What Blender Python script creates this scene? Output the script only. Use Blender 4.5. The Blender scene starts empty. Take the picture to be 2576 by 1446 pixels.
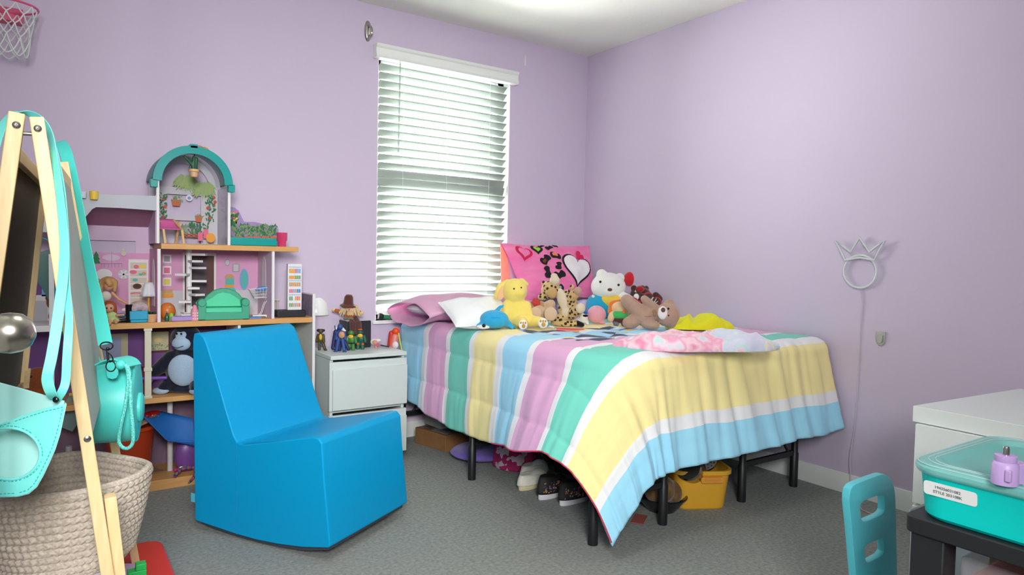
import bpy, bmesh, math, random
from math import sin, cos, pi, radians, sqrt, atan2, hypot
from mathutils import Vector, Matrix, Euler, noise
random.seed(7)
SC = bpy.context.scene
COL = SC.collection
V = Vector

# ------------------------------------------------------------------ camera
YAW, PITCH, ROLL, FPX = 0.601585, 0.041034, 0.019846, 1712.27
CAM = V((0.0, 0.0, 1.05))
_f = V((sin(YAW), cos(YAW), 0)); _r = V((cos(YAW), -sin(YAW), 0)); _u = V((0, 0, 1))
_f2 = _f * cos(PITCH) - _u * sin(PITCH); _u2 = _u * cos(PITCH) + _f * sin(PITCH)
AX_R = _r * cos(ROLL) + _u2 * sin(ROLL); AX_U = _u2 * cos(ROLL) - _r * sin(ROLL); AX_F = _f2
cd = bpy.data.cameras.new('camera'); cam = bpy.data.objects.new('camera', cd); COL.objects.link(cam)
cd.sensor_width = 36.0; cd.lens = FPX / 2576 * 36.0; cd.clip_start = 0.05; cd.clip_end = 50
cam.matrix_world = Matrix(((AX_R.x, AX_U.x, -AX_F.x, CAM.x), (AX_R.y, AX_U.y, -AX_F.y, CAM.y),
                           (AX_R.z, AX_U.z, -AX_F.z, CAM.z), (0, 0, 0, 1)))
SC.camera = cam

# ------------------------------------------------------------------ light and exposure
w = bpy.data.worlds.new('world'); SC.world = w; w.use_nodes = True
bg = w.node_tree.nodes['Background']; bg.inputs[0].default_value = (0.93, 0.97, 1.0, 1); bg.inputs[1].default_value = 1.0
# sky: bright on the window side of the house, dim ambient fill added on the open camera side
_n = w.node_tree.nodes; _l = w.node_tree.links
_tc = _n.new('ShaderNodeTexCoord'); _sp = _n.new('ShaderNodeSeparateXYZ'); _l.new(_tc.outputs['Generated'], _sp.inputs[0])
_mr = _n.new('ShaderNodeMapRange'); _mr.inputs[1].default_value = 0.05; _mr.inputs[2].default_value = 0.35; _mr.inputs[3].default_value = 0.15; _mr.inputs[4].default_value = 6.5
_l.new(_sp.outputs[1], _mr.inputs[0]); _l.new(_mr.outputs[0], bg.inputs[1])

def area(name, loc, target, sx, sy, power, col=(1, 1, 1)):
    l = bpy.data.lights.new(name, 'AREA'); l.shape = 'RECTANGLE'; l.size = sx; l.size_y = sy; l.energy = power; l.color = col
    o = bpy.data.objects.new(name, l); COL.objects.link(o); o.location = loc
    o.rotation_euler = (V(target) - V(loc)).to_track_quat('-Z', 'Y').to_euler()
    return o
area('daylight', (1.75, 4.75, 1.25), (1.95, 3.6, 1.45), 4.8, 2.9, 1550, (1.0, 1.0, 0.96))
area('overhead_fill', (0.5, 1.5, 2.38), (0.5, 1.5, 0), 0.45, 0.45, 9, (1.0, 0.97, 0.92))  # added overhead fill, out of view and without a fixture
cam_fill = area('camera_fill', (-0.20, -0.70, 1.70), (0.80, 2.6, 0.80), 0.7, 0.7, 36, (1.0, 0.98, 0.97)); cam_fill.data.spread = radians(100)  # added fill from behind the camera, lifts the foreground; no real lamp there
sun = bpy.data.lights.new('sun', 'SUN'); sun.energy = 2.2; sun.angle = 0.01
so = bpy.data.objects.new('sun', sun); COL.objects.link(so); so.location = (2, 8, 8)
so.rotation_euler = V((-0.10, -0.52, -0.85)).to_track_quat('-Z', 'Y').to_euler()
SC.view_settings.view_transform = 'Standard'; SC.view_settings.look = 'None'
SC.view_settings.exposure = 0.05; SC.view_settings.gamma = 1.0; SC.view_settings.use_curve_mapping = False

# ------------------------------------------------------------------ helpers: rays, materials
def ray(px, py):
    return AX_R * ((px - 1288) / FPX) - AX_U * ((py - 723) / FPX) + AX_F
def at(px, py, ax, v):
    d = ray(px, py); return CAM + d * ((v - CAM[ax]) / d[ax])
def PX(px, py, v): return at(px, py, 0, v)
def PY(px, py, v): return at(px, py, 1, v)
def PZ(px, py, v): return at(px, py, 2, v)
def PD(px, py, d): return CAM + ray(px, py) * d

def lin(c):
    if isinstance(c, str): c = [int(c[i:i + 2], 16) for i in (0, 2, 4)]
    return tuple(((x / 255) / 12.92 if x / 255 <= .04045 else ((x / 255 + .055) / 1.055) ** 2.4) for x in c) + (1,)

MATS = {}
def mat(name, c, rough=.6, metal=0, c2=None, nscale=30, namt=.5, bump=0, bscale=120, bdist=.002, spec=.5, sheen=0, alpha=1,
        transl=0, trans=0, stretch=None, coat=0):
    if name in MATS: return MATS[name]
    m = bpy.data.materials.new(name); m.use_nodes = True; nt = m.node_tree; b = nt.nodes['Principled BSDF']
    b.inputs['Base Color'].default_value = lin(c); b.inputs['Roughness'].default_value = rough
    b.inputs['Metallic'].default_value = metal; b.inputs['Specular IOR Level'].default_value = spec
    b.inputs['Sheen Weight'].default_value = sheen; b.inputs['Sheen Roughness'].default_value = .5
    b.inputs['Alpha'].default_value = alpha; b.inputs['Transmission Weight'].default_value = trans
    b.inputs['Coat Weight'].default_value = coat
    if c2 is not None or bump:
        tc = nt.nodes.new('ShaderNodeTexCoord'); mp = nt.nodes.new('ShaderNodeMapping')
        nt.links.new(tc.outputs['Object'], mp.inputs[0])
        if stretch: mp.inputs['Scale'].default_value = stretch
    if c2 is not None:
        n = nt.nodes.new('ShaderNodeTexNoise'); n.inputs['Scale'].default_value = nscale; n.inputs['Detail'].default_value = 3
        r = nt.nodes.new('ShaderNodeValToRGB'); r.color_ramp.elements[0].position = .5 - namt / 2; r.color_ramp.elements[1].position = .5 + namt / 2
        r.color_ramp.elements[0].color = lin(c); r.color_ramp.elements[1].color = lin(c2)
        nt.links.new(mp.outputs[0], n.inputs[0]); nt.links.new(n.outputs[0], r.inputs[0]); nt.links.new(r.outputs[0], b.inputs['Base Color'])
    if bump:
        n2 = nt.nodes.new('ShaderNodeTexNoise'); n2.inputs['Scale'].default_value = bscale; n2.inputs['Detail'].default_value = 4
        bp = nt.nodes.new('ShaderNodeBump'); bp.inputs['Strength'].default_value = bump; bp.inputs['Distance'].default_value = bdist
        nt.links.new(mp.outputs[0], n2.inputs[0]); nt.links.new(n2.outputs[0], bp.inputs['Height']); nt.links.new(bp.outputs[0], b.inputs['Normal'])
    if transl:
        t = nt.nodes.new('ShaderNodeBsdfTranslucent'); t.inputs[0].default_value = lin(c)
        mx = nt.nodes.new('ShaderNodeMixShader'); mx.inputs[0].default_value = transl
        out = nt.nodes['Material Output']
        nt.links.new(b.outputs[0], mx.inputs[1]); nt.links.new(t.outputs[0], mx.inputs[2]); nt.links.new(mx.outputs[0], out.inputs[0])
    MATS[name] = m
    return m
def plush(name, c, c2=None, **k):
    return mat(name, c, .95, c2=c2 or c, bump=.55, bscale=k.pop('bscale', 260), bdist=.004, sheen=.35, spec=.1, nscale=k.pop('nscale', 40), **k)
def clear(name, c, vis=.25, rough=.15):
    """thin clear plastic: part see-through, part coloured gloss"""
    if name in MATS: return MATS[name]
    m = bpy.data.materials.new(name); m.use_nodes = True; nt = m.node_tree; b = nt.nodes['Principled BSDF']
    b.inputs['Base Color'].default_value = lin(c); b.inputs['Roughness'].default_value = rough
    t = nt.nodes.new('ShaderNodeBsdfTransparent'); t.inputs[0].default_value = (1, 1, 1, 1)
    mx = nt.nodes.new('ShaderNodeMixShader'); mx.inputs[0].default_value = vis
    nt.links.new(t.outputs[0], mx.inputs[1]); nt.links.new(b.outputs[0], mx.inputs[2])
    nt.links.new(mx.outputs[0], nt.nodes['Material Output'].inputs[0])
    MATS[name] = m
    return m

# ------------------------------------------------------------------ helpers: mesh building
def frame_of(d):
    d = V(d).normalized(); a = V((0, 0, 1)) if abs(d.z) < .95 else V((1, 0, 0))
    x = a.cross(d).normalized(); return x, d.cross(x), d
def rotm(r):
    if r is None: return Matrix.Identity(3)
    if isinstance(r, Matrix): return r.to_3x3()
    return Euler(r).to_matrix()
class MB:
    def __init__(s): s.v = []; s.f = []; s.mi = []; s.k = 0; s.uv = {}
    def add(s, vs, fs):
        n = len(s.v); s.v += [V(p) for p in vs]
        for f in fs: s.f.append(tuple(i + n for i in f)); s.mi.append(s.k)
        return s
    def mat(s, k): s.k = k; return s
    def box(s, c, size, rot=None):
        R = rotm(rot); c = V(c); h = V(size) / 2
        vs = [c + R @ V((x * h.x, y * h.y, z * h.z)) for x in (-1, 1) for y in (-1, 1) for z in (-1, 1)]
        return s.add(vs, [(0, 1, 3, 2), (4, 6, 7, 5), (0, 4, 5, 1), (2, 3, 7, 6), (0, 2, 6, 4), (1, 5, 7, 3)])
    def span(s, a, b):
        a, b = V(a), V(b); return s.box((a + b) / 2, [abs(x) for x in (b - a)])
    def bar(s, p, q, wx, wy, up=None):
        p, q = V(p), V(q); d = (q - p).normalized(); u = V(up) if up else (V((0, 0, 1)) if abs(d.z) < .95 else V((0, 1, 0)))
        x = u.cross(d).normalized(); y = d.cross(x); M = Matrix((x, y, d)).transposed()
        return s.box((p + q) / 2, (wx, wy, (q - p).length), M)
    def tube(s, pts, r, n=8, caps=True, closed=False):
        pts = [V(p) for p in pts]; N = len(pts); rs = r if isinstance(r, (list, tuple)) else [r] * N
        vs = []; fs = []; px = None
        for i, p in enumerate(pts):
            if closed: d = pts[(i + 1) % N] - pts[i - 1]
            else: d = pts[min(i + 1, N - 1)] - pts[max(i - 1, 0)]
            if d.length < 1e-9: d = V((0, 0, 1))
            d.normalize()
            if px is None: px, py, _ = frame_of(d)
            else:
                px = px - d * px.dot(d)
                if px.length < 1e-6: px, _, _ = frame_of(d)
                px.normalize(); py = d.cross(px)
            for k in range(n):
                a = 2 * pi * k / n; vs.append(p + (px * cos(a) + py * sin(a)) * rs[i])
        for i in range(N if closed else N - 1):
            j = (i + 1) % N
            for k in range(n):
                l = (k + 1) % n; fs.append((i * n + k, i * n + l, j * n + l, j * n + k))
        if caps and not closed:
            fs.append(tuple(range(n - 1, -1, -1))); fs.append(tuple((N - 1) * n + k for k in range(n)))
        return s.add(vs, fs)
    def cyl(s, p, q, r, r2=None, n=20): return s.tube([p, q], [r, r if r2 is None else r2], n)
    def ell(s, c, r, rot=None, nu=20, nv=12):
        R = rotm(rot); c = V(c); r = V((r, r, r)) if isinstance(r, (int, float)) else V(r); vs = []; fs = []
        for j in range(1, nv):
            t = pi * j / nv
            for i in range(nu):
                a = 2 * pi * i / nu; vs.append(c + R @ V((r.x * sin(t) * cos(a), r.y * sin(t) * sin(a), r.z * cos(t))))
        top = len(vs); vs.append(c + R @ V((0, 0, r.z))); vs.append(c + R @ V((0, 0, -r.z)))
        for j in range(nv - 2):
            for i in range(nu):
                k = (i + 1) % nu; fs.append((j * nu + i, (j + 1) * nu + i, (j + 1) * nu + k, j * nu + k))
        for i in range(nu):
            k = (i + 1) % nu; fs.append((top, i, k)); fs.append((top + 1, (nv - 2) * nu + k, (nv - 2) * nu + i))
        return s.add(vs, fs)
    def lathe(s, prof, c=(0, 0, 0), rot=None, n=28, sx=1, sy=1):
        R = rotm(rot); c = V(c); vs = []; fs = []
        for r, z in prof:
            for i in range(n):
                a = 2 * pi * i / n; vs.append(c + R @ V((r * cos(a) * sx, r * sin(a) * sy, z)))
        for j in range(len(prof) - 1):
            for i in range(n):
                k = (i + 1) % n; fs.append((j * n + i, j * n + k, (j + 1) * n + k, (j + 1) * n + i))
        if prof[0][0] > 1e-6: fs.append(tuple(range(n - 1, -1, -1)))
        if prof[-1][0] > 1e-6: fs.append(tuple((len(prof) - 1) * n + i for i in range(n)))
        return s.add(vs, fs)
    def prism(s, out, o, ex, ey, ez, depth):
        """outline [(a,b)] in the plane o + a*ex + b*ey, thickened by depth along ez (centred)"""
        o, ex, ey, ez = V(o), V(ex), V(ey), V(ez); n = len(out)
        vs = [o + ex * a + ey * b - ez * depth / 2 for a, b in out] + [o + ex * a + ey * b + ez * depth / 2 for a, b in out]
        fs = [tuple(range(n - 1, -1, -1)), tuple(range(n, 2 * n))]
        fs += [(i, (i + 1) % n, n + (i + 1) % n, n + i) for i in range(n)]
        return s.add(vs, fs)
    def grid(s, fn, nu, nv, cu=False, cv=False, uv=None):
        n0 = len(s.v); vs = [fn(i / (nu if cu else nu - 1), j / (nv if cv else nv - 1)) for i in range(nu) for j in range(nv)]; fs = []
        for i in range(nu if cu else nu - 1):
            for j in range(nv if cv else nv - 1):
                a = (i + 1) % nu; b = (j + 1) % nv; fs.append((i * nv + j, a * nv + j, a * nv + b, i * nv + b))
        s.add(vs, fs)
        if uv:
            for i in range(nu):
                for j in range(nv): s.uv[n0 + i * nv + j] = uv(i / (nu - 1), j / (nv - 1))
        return s
    def ribbon(s, pts, wdir, width, th, n=None):
        """flat strap along pts; wdir: one width direction or one per point"""
        pts = [V(p) for p in pts]; N = len(pts); ws = wdir if isinstance(wdir, list) else [wdir] * N; vs = []; fs = []
        for i, p in enumerate(pts):
            d = (pts[min(i + 1, N - 1)] - pts[max(i - 1, 0)]).normalized(); x = V(ws[i]); x = (x - d * x.dot(d)).normalized(); y = d.cross(x)
            for a, b in ((-1, -1), (1, -1), (1, 1), (-1, 1)): vs.append(p + x * a * width / 2 + y * b * th / 2)
        for i in range(N - 1):
            for k in range(4): l = (k + 1) % 4; fs.append((i * 4 + k, i * 4 + l, i * 4 + 4 + l, i * 4 + 4 + k))
        fs += [(3, 2, 1, 0), tuple((N - 1) * 4 + k for k in range(4))]
        return s.add(vs, fs)
    def cap(s, p, q, r0, r1=None, n=14):
        """round-ended limb"""
        p, q = V(p), V(q); r1 = r0 if r1 is None else r1; d = (q - p).normalized(); pts = []; rs = []
        for t in (-.98, -.8, -.5, 0): pts.append(p + d * t * r0); rs.append(r0 * sqrt(1 - t * t))
        for t in (0, .5, .8, .98): pts.append(q + d * t * r1); rs.append(r1 * sqrt(1 - t * t))
        return s.tube(pts, rs, n)
    def xf(s, M, start=0):
        for i in range(start, len(s.v)): s.v[i] = M @ s.v[i]
        return s

def spline(pts, n=8):
    pts = [V(p) for p in pts]; out = []
    for i in range(len(pts) - 1):
        a, b = pts[max(i - 1, 0)], pts[i]; c, d = pts[i + 1], pts[min(i + 2, len(pts) - 1)]
        for k in range(n):
            t = k / n; out.append(.5 * ((2 * b) + (c - a) * t + (2 * a - 5 * b + 4 * c - d) * t * t + (3 * b - a - 3 * c + d) * t ** 3))
    return out + [pts[-1]]
def rrect(w, h, r, n=5, cx=0, cy=0):
    out = []
    for sx, sy, a0 in ((1, 1, 0), (-1, 1, pi / 2), (-1, -1, pi), (1, -1, 1.5 * pi)):
        for k in range(n + 1):
            a = a0 + pi / 2 * k / n; out.append((cx + sx * (w / 2 - r) + r * cos(a), cy + sy * (h / 2 - r) + r * sin(a)))
    return out
def circ(r, n=20, cx=0, cy=0, ry=None): return [(cx + r * cos(2 * pi * k / n), cy + (ry or r) * sin(2 * pi * k / n)) for k in range(n)]

WM = {}
def tag(o, label, cat, group=None):
    o['label'] = label; o['category'] = cat
    if group: o['group'] = group
    return o
def thing(name, label, cat, loc=(0, 0, 0), rz=0, group=None, rot=None):
    o = bpy.data.objects.new(name, None); COL.objects.link(o); o.location = loc; o.rotation_euler = rot or (0, 0, rz)
    o.empty_display_size = .05
    WM[o.name] = Matrix.Translation(V(loc)) @ Euler(o.rotation_euler).to_matrix().to_4x4()
    return tag(o, label, cat, group)
def obj(name, mb, m, parent=None, bevel=0, seg=2, remesh=0, sub=0, world=False, smooth=True, ang=35, solid=0, smooth_it=0, label=None):
    """one mesh object; geometry in the parent's frame (or in world coordinates with world=True)"""
    me = bpy.data.meshes.new(name)
    if world and parent is not None:
        I = WM[parent.name].inverted(); mb.v = [I @ p for p in mb.v]
    me.from_pydata([tuple(p) for p in mb.v], [], mb.f)
    ms = m if isinstance(m, (list, tuple)) else [m]
    for x in ms: me.materials.append(x)
    if len(ms) > 1: me.polygons.foreach_set('material_index', mb.mi)
    if mb.uv:
        l = me.uv_layers.new(name='UVMap')
        for lp in me.loops: l.data[lp.index].uv = mb.uv.get(lp.vertex_index, (0, 0))
    bm = bmesh.new(); bm.from_mesh(me); bmesh.ops.recalc_face_normals(bm, faces=bm.faces); bm.to_mesh(me); bm.free()
    if smooth:
        me.polygons.foreach_set('use_smooth', [True] * len(me.polygons))
        if not remesh and not sub: me.set_sharp_from_angle(angle=radians(ang))
    o = bpy.data.objects.new(name, me); COL.objects.link(o)
    if parent is not None: o.parent = parent; WM[o.name] = WM[parent.name]
    else: WM[o.name] = Matrix.Identity(4)
    if solid:
        d = o.modifiers.new('solid', 'SOLIDIFY'); d.thickness = solid; d.offset = 0
    if remesh:
        d = o.modifiers.new('remesh', 'REMESH'); d.mode = 'VOXEL'; d.voxel_size = remesh; d.use_smooth_shade = True
        if smooth_it:
            d = o.modifiers.new('smooth', 'SMOOTH'); d.iterations = smooth_it; d.factor = .5
    if bevel:
        d = o.modifiers.new('bevel', 'BEVEL'); d.width = bevel; d.segments = seg; d.limit_method = 'ANGLE'; d.angle_limit = radians(40)
        d.harden_normals = False
    if sub:
        d = o.modifiers.new('sub', 'SUBSURF'); d.levels = sub; d.render_levels = sub
    if label: o['label'] = label
    return o
def single(name, mb, m, label, cat, group=None, base=None, **k):
    """a thing that is one mesh: world geometry, origin put at its base"""
    if base is None:
        xs = [p.x for p in mb.v]; ys = [p.y for p in mb.v]; zs = [p.z for p in mb.v]
        base = V(((min(xs) + max(xs)) / 2, (min(ys) + max(ys)) / 2, min(zs)))
    base = V(base); mb.v = [p - base for p in mb.v]
    o = obj(name, mb, m, **k); o.location = base; WM[o.name] = Matrix.Translation(base)
    return tag(o, label, cat, group)
def struct(name, mb, m, parent=None, **k):
    o = obj(name, mb, m, parent, **k)
    if parent is None: o['kind'] = 'structure'
    return o
def dup(root, loc, rz, label=None, group=None):
    r = root.copy(); COL.objects.link(r); r.location = loc; r.rotation_euler = (0, 0, rz)
    if label: r['label'] = label
    if group: r['group'] = group
    for ch in list(root.children):
        c = ch.copy(); COL.objects.link(c); c.parent = r
        for g in list(ch.children):
            d = g.copy(); COL.objects.link(d); d.parent = c
    return r
def textmesh(body, size, depth=.0004):
    cu = bpy.data.curves.new('t', 'FONT'); cu.body = body; cu.size = size; cu.extrude = depth; cu.align_x = 'CENTER'; cu.align_y = 'CENTER'
    t = bpy.data.objects.new('t', cu); COL.objects.link(t); bpy.context.view_layer.update()
    me = bpy.data.meshes.new_from_object(t.evaluated_get(bpy.context.evaluated_depsgraph_get()))
    mb = MB(); mb.add([v.co.copy() for v in me.vertices], [tuple(p.vertices) for p in me.polygons])
    bpy.data.objects.remove(t); bpy.data.curves.remove(cu); bpy.data.meshes.remove(me)
    return mb
def plate(outline, holes, depth, bevel=0.0):
    """flat plate with holes, in local xy, thickness along z"""
    cu = bpy.data.curves.new('p', 'CURVE'); cu.dimensions = '2D'; cu.fill_mode = 'BOTH'; cu.extrude = depth / 2 - bevel; cu.bevel_depth = bevel; cu.bevel_resolution = 2; cu.offset = -bevel
    for poly in [outline] + holes:
        sp = cu.splines.new('POLY'); sp.points.add(len(poly) - 1); sp.use_cyclic_u = True
        for i, (x, y) in enumerate(poly): sp.points[i].co = (x, y, 0, 1)
    t = bpy.data.objects.new('p', cu); COL.objects.link(t); bpy.context.view_layer.update()
    me = bpy.data.meshes.new_from_object(t.evaluated_get(bpy.context.evaluated_depsgraph_get()))
    bm = bmesh.new(); bm.from_mesh(me); bmesh.ops.remove_doubles(bm, verts=bm.verts, dist=1e-5); bm.to_mesh(me); bm.free()
    mb = MB(); mb.add([v.co.copy() for v in me.vertices], [tuple(p.vertices) for p in me.polygons])
    bpy.data.objects.remove(t); bpy.data.curves.remove(cu); bpy.data.meshes.remove(me)
    return mb
def basis(o, ex, ey, ez):
    return Matrix(((ex[0], ey[0], ez[0], o[0]), (ex[1], ey[1], ez[1], o[1]), (ex[2], ey[2], ez[2], o[2]), (0, 0, 0, 1)))
# ================================================================== the room
XW, YW, ZC = 3.06, 3.60, 2.44
wallm = mat('lavender_paint', 'D0C3DA', .75, bump=.06, bscale=220, bdist=.002, spec=.25)
white_trim = mat('white_trim', 'E6EAE8', .45)
ceilm = mat('ceiling_white', 'EEF0E6', .85, bump=.25, bscale=55, bdist=.004, spec=.1)
carpet = mat('grey_carpet', '838883', .97, c2='A2A5A1', nscale=75, namt=.45, bump=.5, bscale=480, bdist=.004, spec=.05)
struct('floor', MB().span((-2.2, -1.6, -.05), (XW, YW, 0)), carpet)
struct('ceiling', MB().span((-2.2, -1.6, ZC), (XW + .1, YW + .1, ZC + .05)), ceilm)
# window wall, pieces around the opening
WX0, WX1, WZ0, WZ1 = 1.538, 2.430, .69, 2.17
b = MB(); T = .14
b.span((-2.2, YW, 0), (WX0, YW + T, ZC)); b.span((WX1, YW, 0), (XW + T, YW + T, ZC))
b.span((WX0, YW, 0), (WX1, YW + T, WZ0)); b.span((WX0, YW, WZ1), (WX1, YW + T, ZC))
struct('wall_back', b, wallm, smooth=False)
struct('wall_right', MB().span((XW, -1.6, 0), (XW + .1, YW, ZC)), wallm)
struct('wall_left', MB().span((-2.3, -1.6, 0), (-2.2, YW, ZC)), wallm)
def skirting(name, a, c, nrm):
    mb = MB(); n = V(nrm); a, c = V(a), V(c)
    prof = [(0, 0), (.013, 0), (.013, .062), (.009, .075), (.006, .088), (0, .09)]
    d = (c - a); vs = [a + n * p + V((0, 0, q)) for p, q in prof] + [c + n * p + V((0, 0, q)) for p, q in prof]; k = len(prof)
    mb.add(vs, [(i, (i + 1) % k, k + (i + 1) % k, k + i) for i in range(k)] + [tuple(range(k)), tuple(range(2 * k - 1, k - 1, -1))])
    struct(name, mb, white_trim, ang=20)
skirting('baseboard_right', (XW, -1.6, 0), (XW, YW, 0), (-1, 0, 0))
skirting('baseboard_back', (-2.2, YW, 0), (XW - .013, YW, 0), (0, -1, 0))
# window
vinyl = mat('window_vinyl', 'F2F4F2', .4)
b = MB()
for x in (WX0, WX1 - .05): b.span((x, YW + .075, WZ0), (x + .05, YW + .135, WZ1))
b.span((WX0, YW + .075, WZ0), (WX1, YW + .135, WZ0 + .05)); b.span((WX0, YW + .075, WZ1 - .05), (WX1, YW + .135, WZ1))
win = struct('window_1', b, vinyl, bevel=.004)
for x0_, x1_ in ((WX0, WX0 + .004), (WX1 - .004, WX1)): struct('jamb_lining', MB().span((x0_, YW + .001, WZ0), (x1_, YW + .075, WZ1)), vinyl, win)
struct('meeting_rail', MB().span((WX0 + .05, YW + .07, 1.445), (WX1 - .05, YW + .13, 1.52)), vinyl, win, bevel=.004)
struct('window_sill', MB().span((WX0 - .02, YW - .02, WZ0 - .02), (WX1 + .02, YW + .08, WZ0)), vinyl, win, bevel=.005)
gl = bpy.data.materials.new('window_glass'); gl.use_nodes = True; nt = gl.node_tree
tr = nt.nodes.new('ShaderNodeBsdfTransparent'); gs = nt.nodes.new('ShaderNodeBsdfGlossy'); gs.inputs['Roughness'].default_value = .02
fr = nt.nodes.new('ShaderNodeFresnel'); mx = nt.nodes.new('ShaderNodeMixShader')
nt.links.new(fr.outputs[0], mx.inputs[0]); nt.links.new(tr.outputs[0], mx.inputs[1]); nt.links.new(gs.outputs[0], mx.inputs[2])
nt.links.new(mx.outputs[0], nt.nodes['Material Output'].inputs[0])
struct('glass_pane', MB().span((WX0 + .045, YW + .10, WZ0 + .045), (WX1 - .045, YW + .104, WZ1 - .045)), gl, win)

# window blind
slatm = mat('blind_slat', 'B2BDB5', .5, transl=.06)
vb = thing('window_blind', 'white faux wood horizontal blind covering the window, slats nearly closed', 'blind', (1.98, YW, 2.15))
prof = [(0, 0), (-.052, 0), (-.056, .012), (-.05, .03), (-.05, .052), (-.058, .06), (-.062, .074), (0, .074)]
mb = MB(); x0, x1 = 1.505, 2.455; k = len(prof)
mb.add([(x0, YW + p, 2.147 + q) for p, q in prof] + [(x1, YW + p, 2.147 + q) for p, q in prof],
       [(i, (i + 1) % k, k + (i + 1) % k, k + i) for i in range(k)] + [tuple(range(k)), tuple(range(2 * k - 1, k - 1, -1))])
obj('valance', mb, mat('blind_white', 'E9EEE9', .4), vb, world=True, ang=25, bevel=.0015)
mb = MB(); z = 2.118; zs = []
while z > .765:
    zs.append(z); z -= .0457
for i, z in enumerate(zs):
    tl = radians(68 if 1.46 < z < 1.53 else 35)
    yc = YW + .030; hw = .025
    def fn(u, v, z=z, tl=tl):
        a = (v - .5) * 2; crown = .0022 * (1 - a * a)
        return V((1.553 + u * .858, yc - a * hw * cos(tl) - crown * sin(tl), z + a * hw * sin(tl) + crown * cos(tl)))
    mb.grid(fn, 2, 5)
obj('slats', mb, slatm, vb, world=True, solid=.0025, ang=60)
obj('bottom_rail', MB().span((1.553, YW + .012, .722), (2.411, YW + .048, .742)), mat('blind_white', ''), vb, world=True, bevel=.003)
mb = MB()
for x in (1.70, 1.985, 2.285):
    for dy in (.007, .053): mb.tube([(x, YW + dy, 2.14), (x, YW + dy, .74)], .0009, 5)
obj('ladder_cord', mb, mat('cord_white', 'F4F6F2', .7), vb, world=True)
a = PY(1007, 163, YW - .05); c = PY(1002, 383, YW - .05)
obj('tilt_wand', MB().tube([a + V((0, 0, .02)), c], .0042, 8), clear('wand_plastic', 'B9C9C0', .7), vb, world=True)

# wall fittings
chrome = mat('brushed_chrome', 'B9B6B0', .22, 1)
h = thing('metal_hook', 'oval chrome curtain hook plate on wall above window left corner', 'hook', (1.474, YW, 2.29))
obj('backplate', MB().lathe([(0, .012), (.016, .011), (.026, .006), (.028, 0)], rot=(pi / 2, 0, 0), sx=.75, sy=2.05), chrome, h, ang=60)
obj('hook_arm', MB().tube(spline([(0, -.01, .025), (.002, -.04, .012), (.002, -.052, -.018), (.002, -.042, -.036), (.002, -.024, -.03)], 6), .007, 8), chrome, h)
mb = MB(); o = PY(1321, 153, YW - .002); mb.prism(rrect(.012, .066, .004), o, (1, 0, 0), (0, 0, 1), (0, -1, 0), .003)
single('adhesive_strip', mb, mat('strip_white', 'E3E1DC', .6), 'small white adhesive strip left on wall above window right corner', 'strip')
cl = PX(2217, 850, XW)
ck = thing('adhesive_hook', 'grey rounded adhesive clip stuck on right wall below neon light', 'hook', cl)
out = [(-.02, .03), (.02, .03), (.021, 0), (.018, -.02), (.008, -.033), (-.008, -.033), (-.018, -.02), (-.021, 0)]
gcl = mat('clip_grey', 'B5B9B4', .4)
obj('clip_plate', MB().prism(out, (-.005, 0, 0), (0, -1, 0), (0, 0, 1), (-1, 0, 0), .008), gcl, ck, bevel=.002)
obj('clip_tongue', MB().prism([(p * .6, q * .55) for p, q in out], (-.014, 0, -.004), (0, -1, 0), (0, 0, 1), (-1, 0, 0), .007), gcl, ck, bevel=.002)
# neon light: plain ring with a folded bow
neon = mat('neon_tube_off', 'D3DADB', .35, spec=.6)
nl = thing('neon_light', 'unlit white neon tube wall light, round ring under a pointed crown', 'light', PX(2169, 680, XW))
def NP(px, py, off=-.012): p = PX(px, py, XW); p.x += off; return p
ring = []
for k in range(26):
    a = radians(-232 + 284 * k / 25); ring.append(NP(2168 + 41 * cos(a), 683 - 40 * sin(a)))
cc = PX(2168, 683, XW)
obj('ring_tube', MB().tube([NP(2168 + 41 * cos(2 * pi * k / 40), 683 + 41 * sin(2 * pi * k / 40)) for k in range(40)], .0055, 8, closed=True), neon, nl, world=True)
crown = [NP(*p, -.02) for p in [(2132, 654), (2122, 632), (2109, 606), (2128, 620), (2146, 634), (2158, 616), (2169, 598), (2181, 616), (2194, 634), (2212, 620), (2232, 606), (2217, 632), (2206, 654), (2168, 648)]]
obj('crown_tube', MB().tube(crown, .0055, 8, closed=True), neon, nl, world=True)
cord = spline([NP(2169, 725, -.006), NP(2171, 770, -.004), NP(2166, 830, -.004), NP(2163, 900, -.004), NP(2158, 1000, -.006), NP(2150, 1090, -.01), NP(2143, 1150, -.018), NP(2147, 1200, -.024)], 6)
e = PZ(2147, 1214, .006)
cord += [V((XW - .03, 1.66, .02)), V((XW - .05, 1.62, .004)), PZ(2168, 1282, .004), PZ(2205, 1298, .004)]
obj('power_cord', MB().tube(cord, .0022, 6), mat('cord_clear', 'CFC6D2', .4), nl, world=True)

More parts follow.
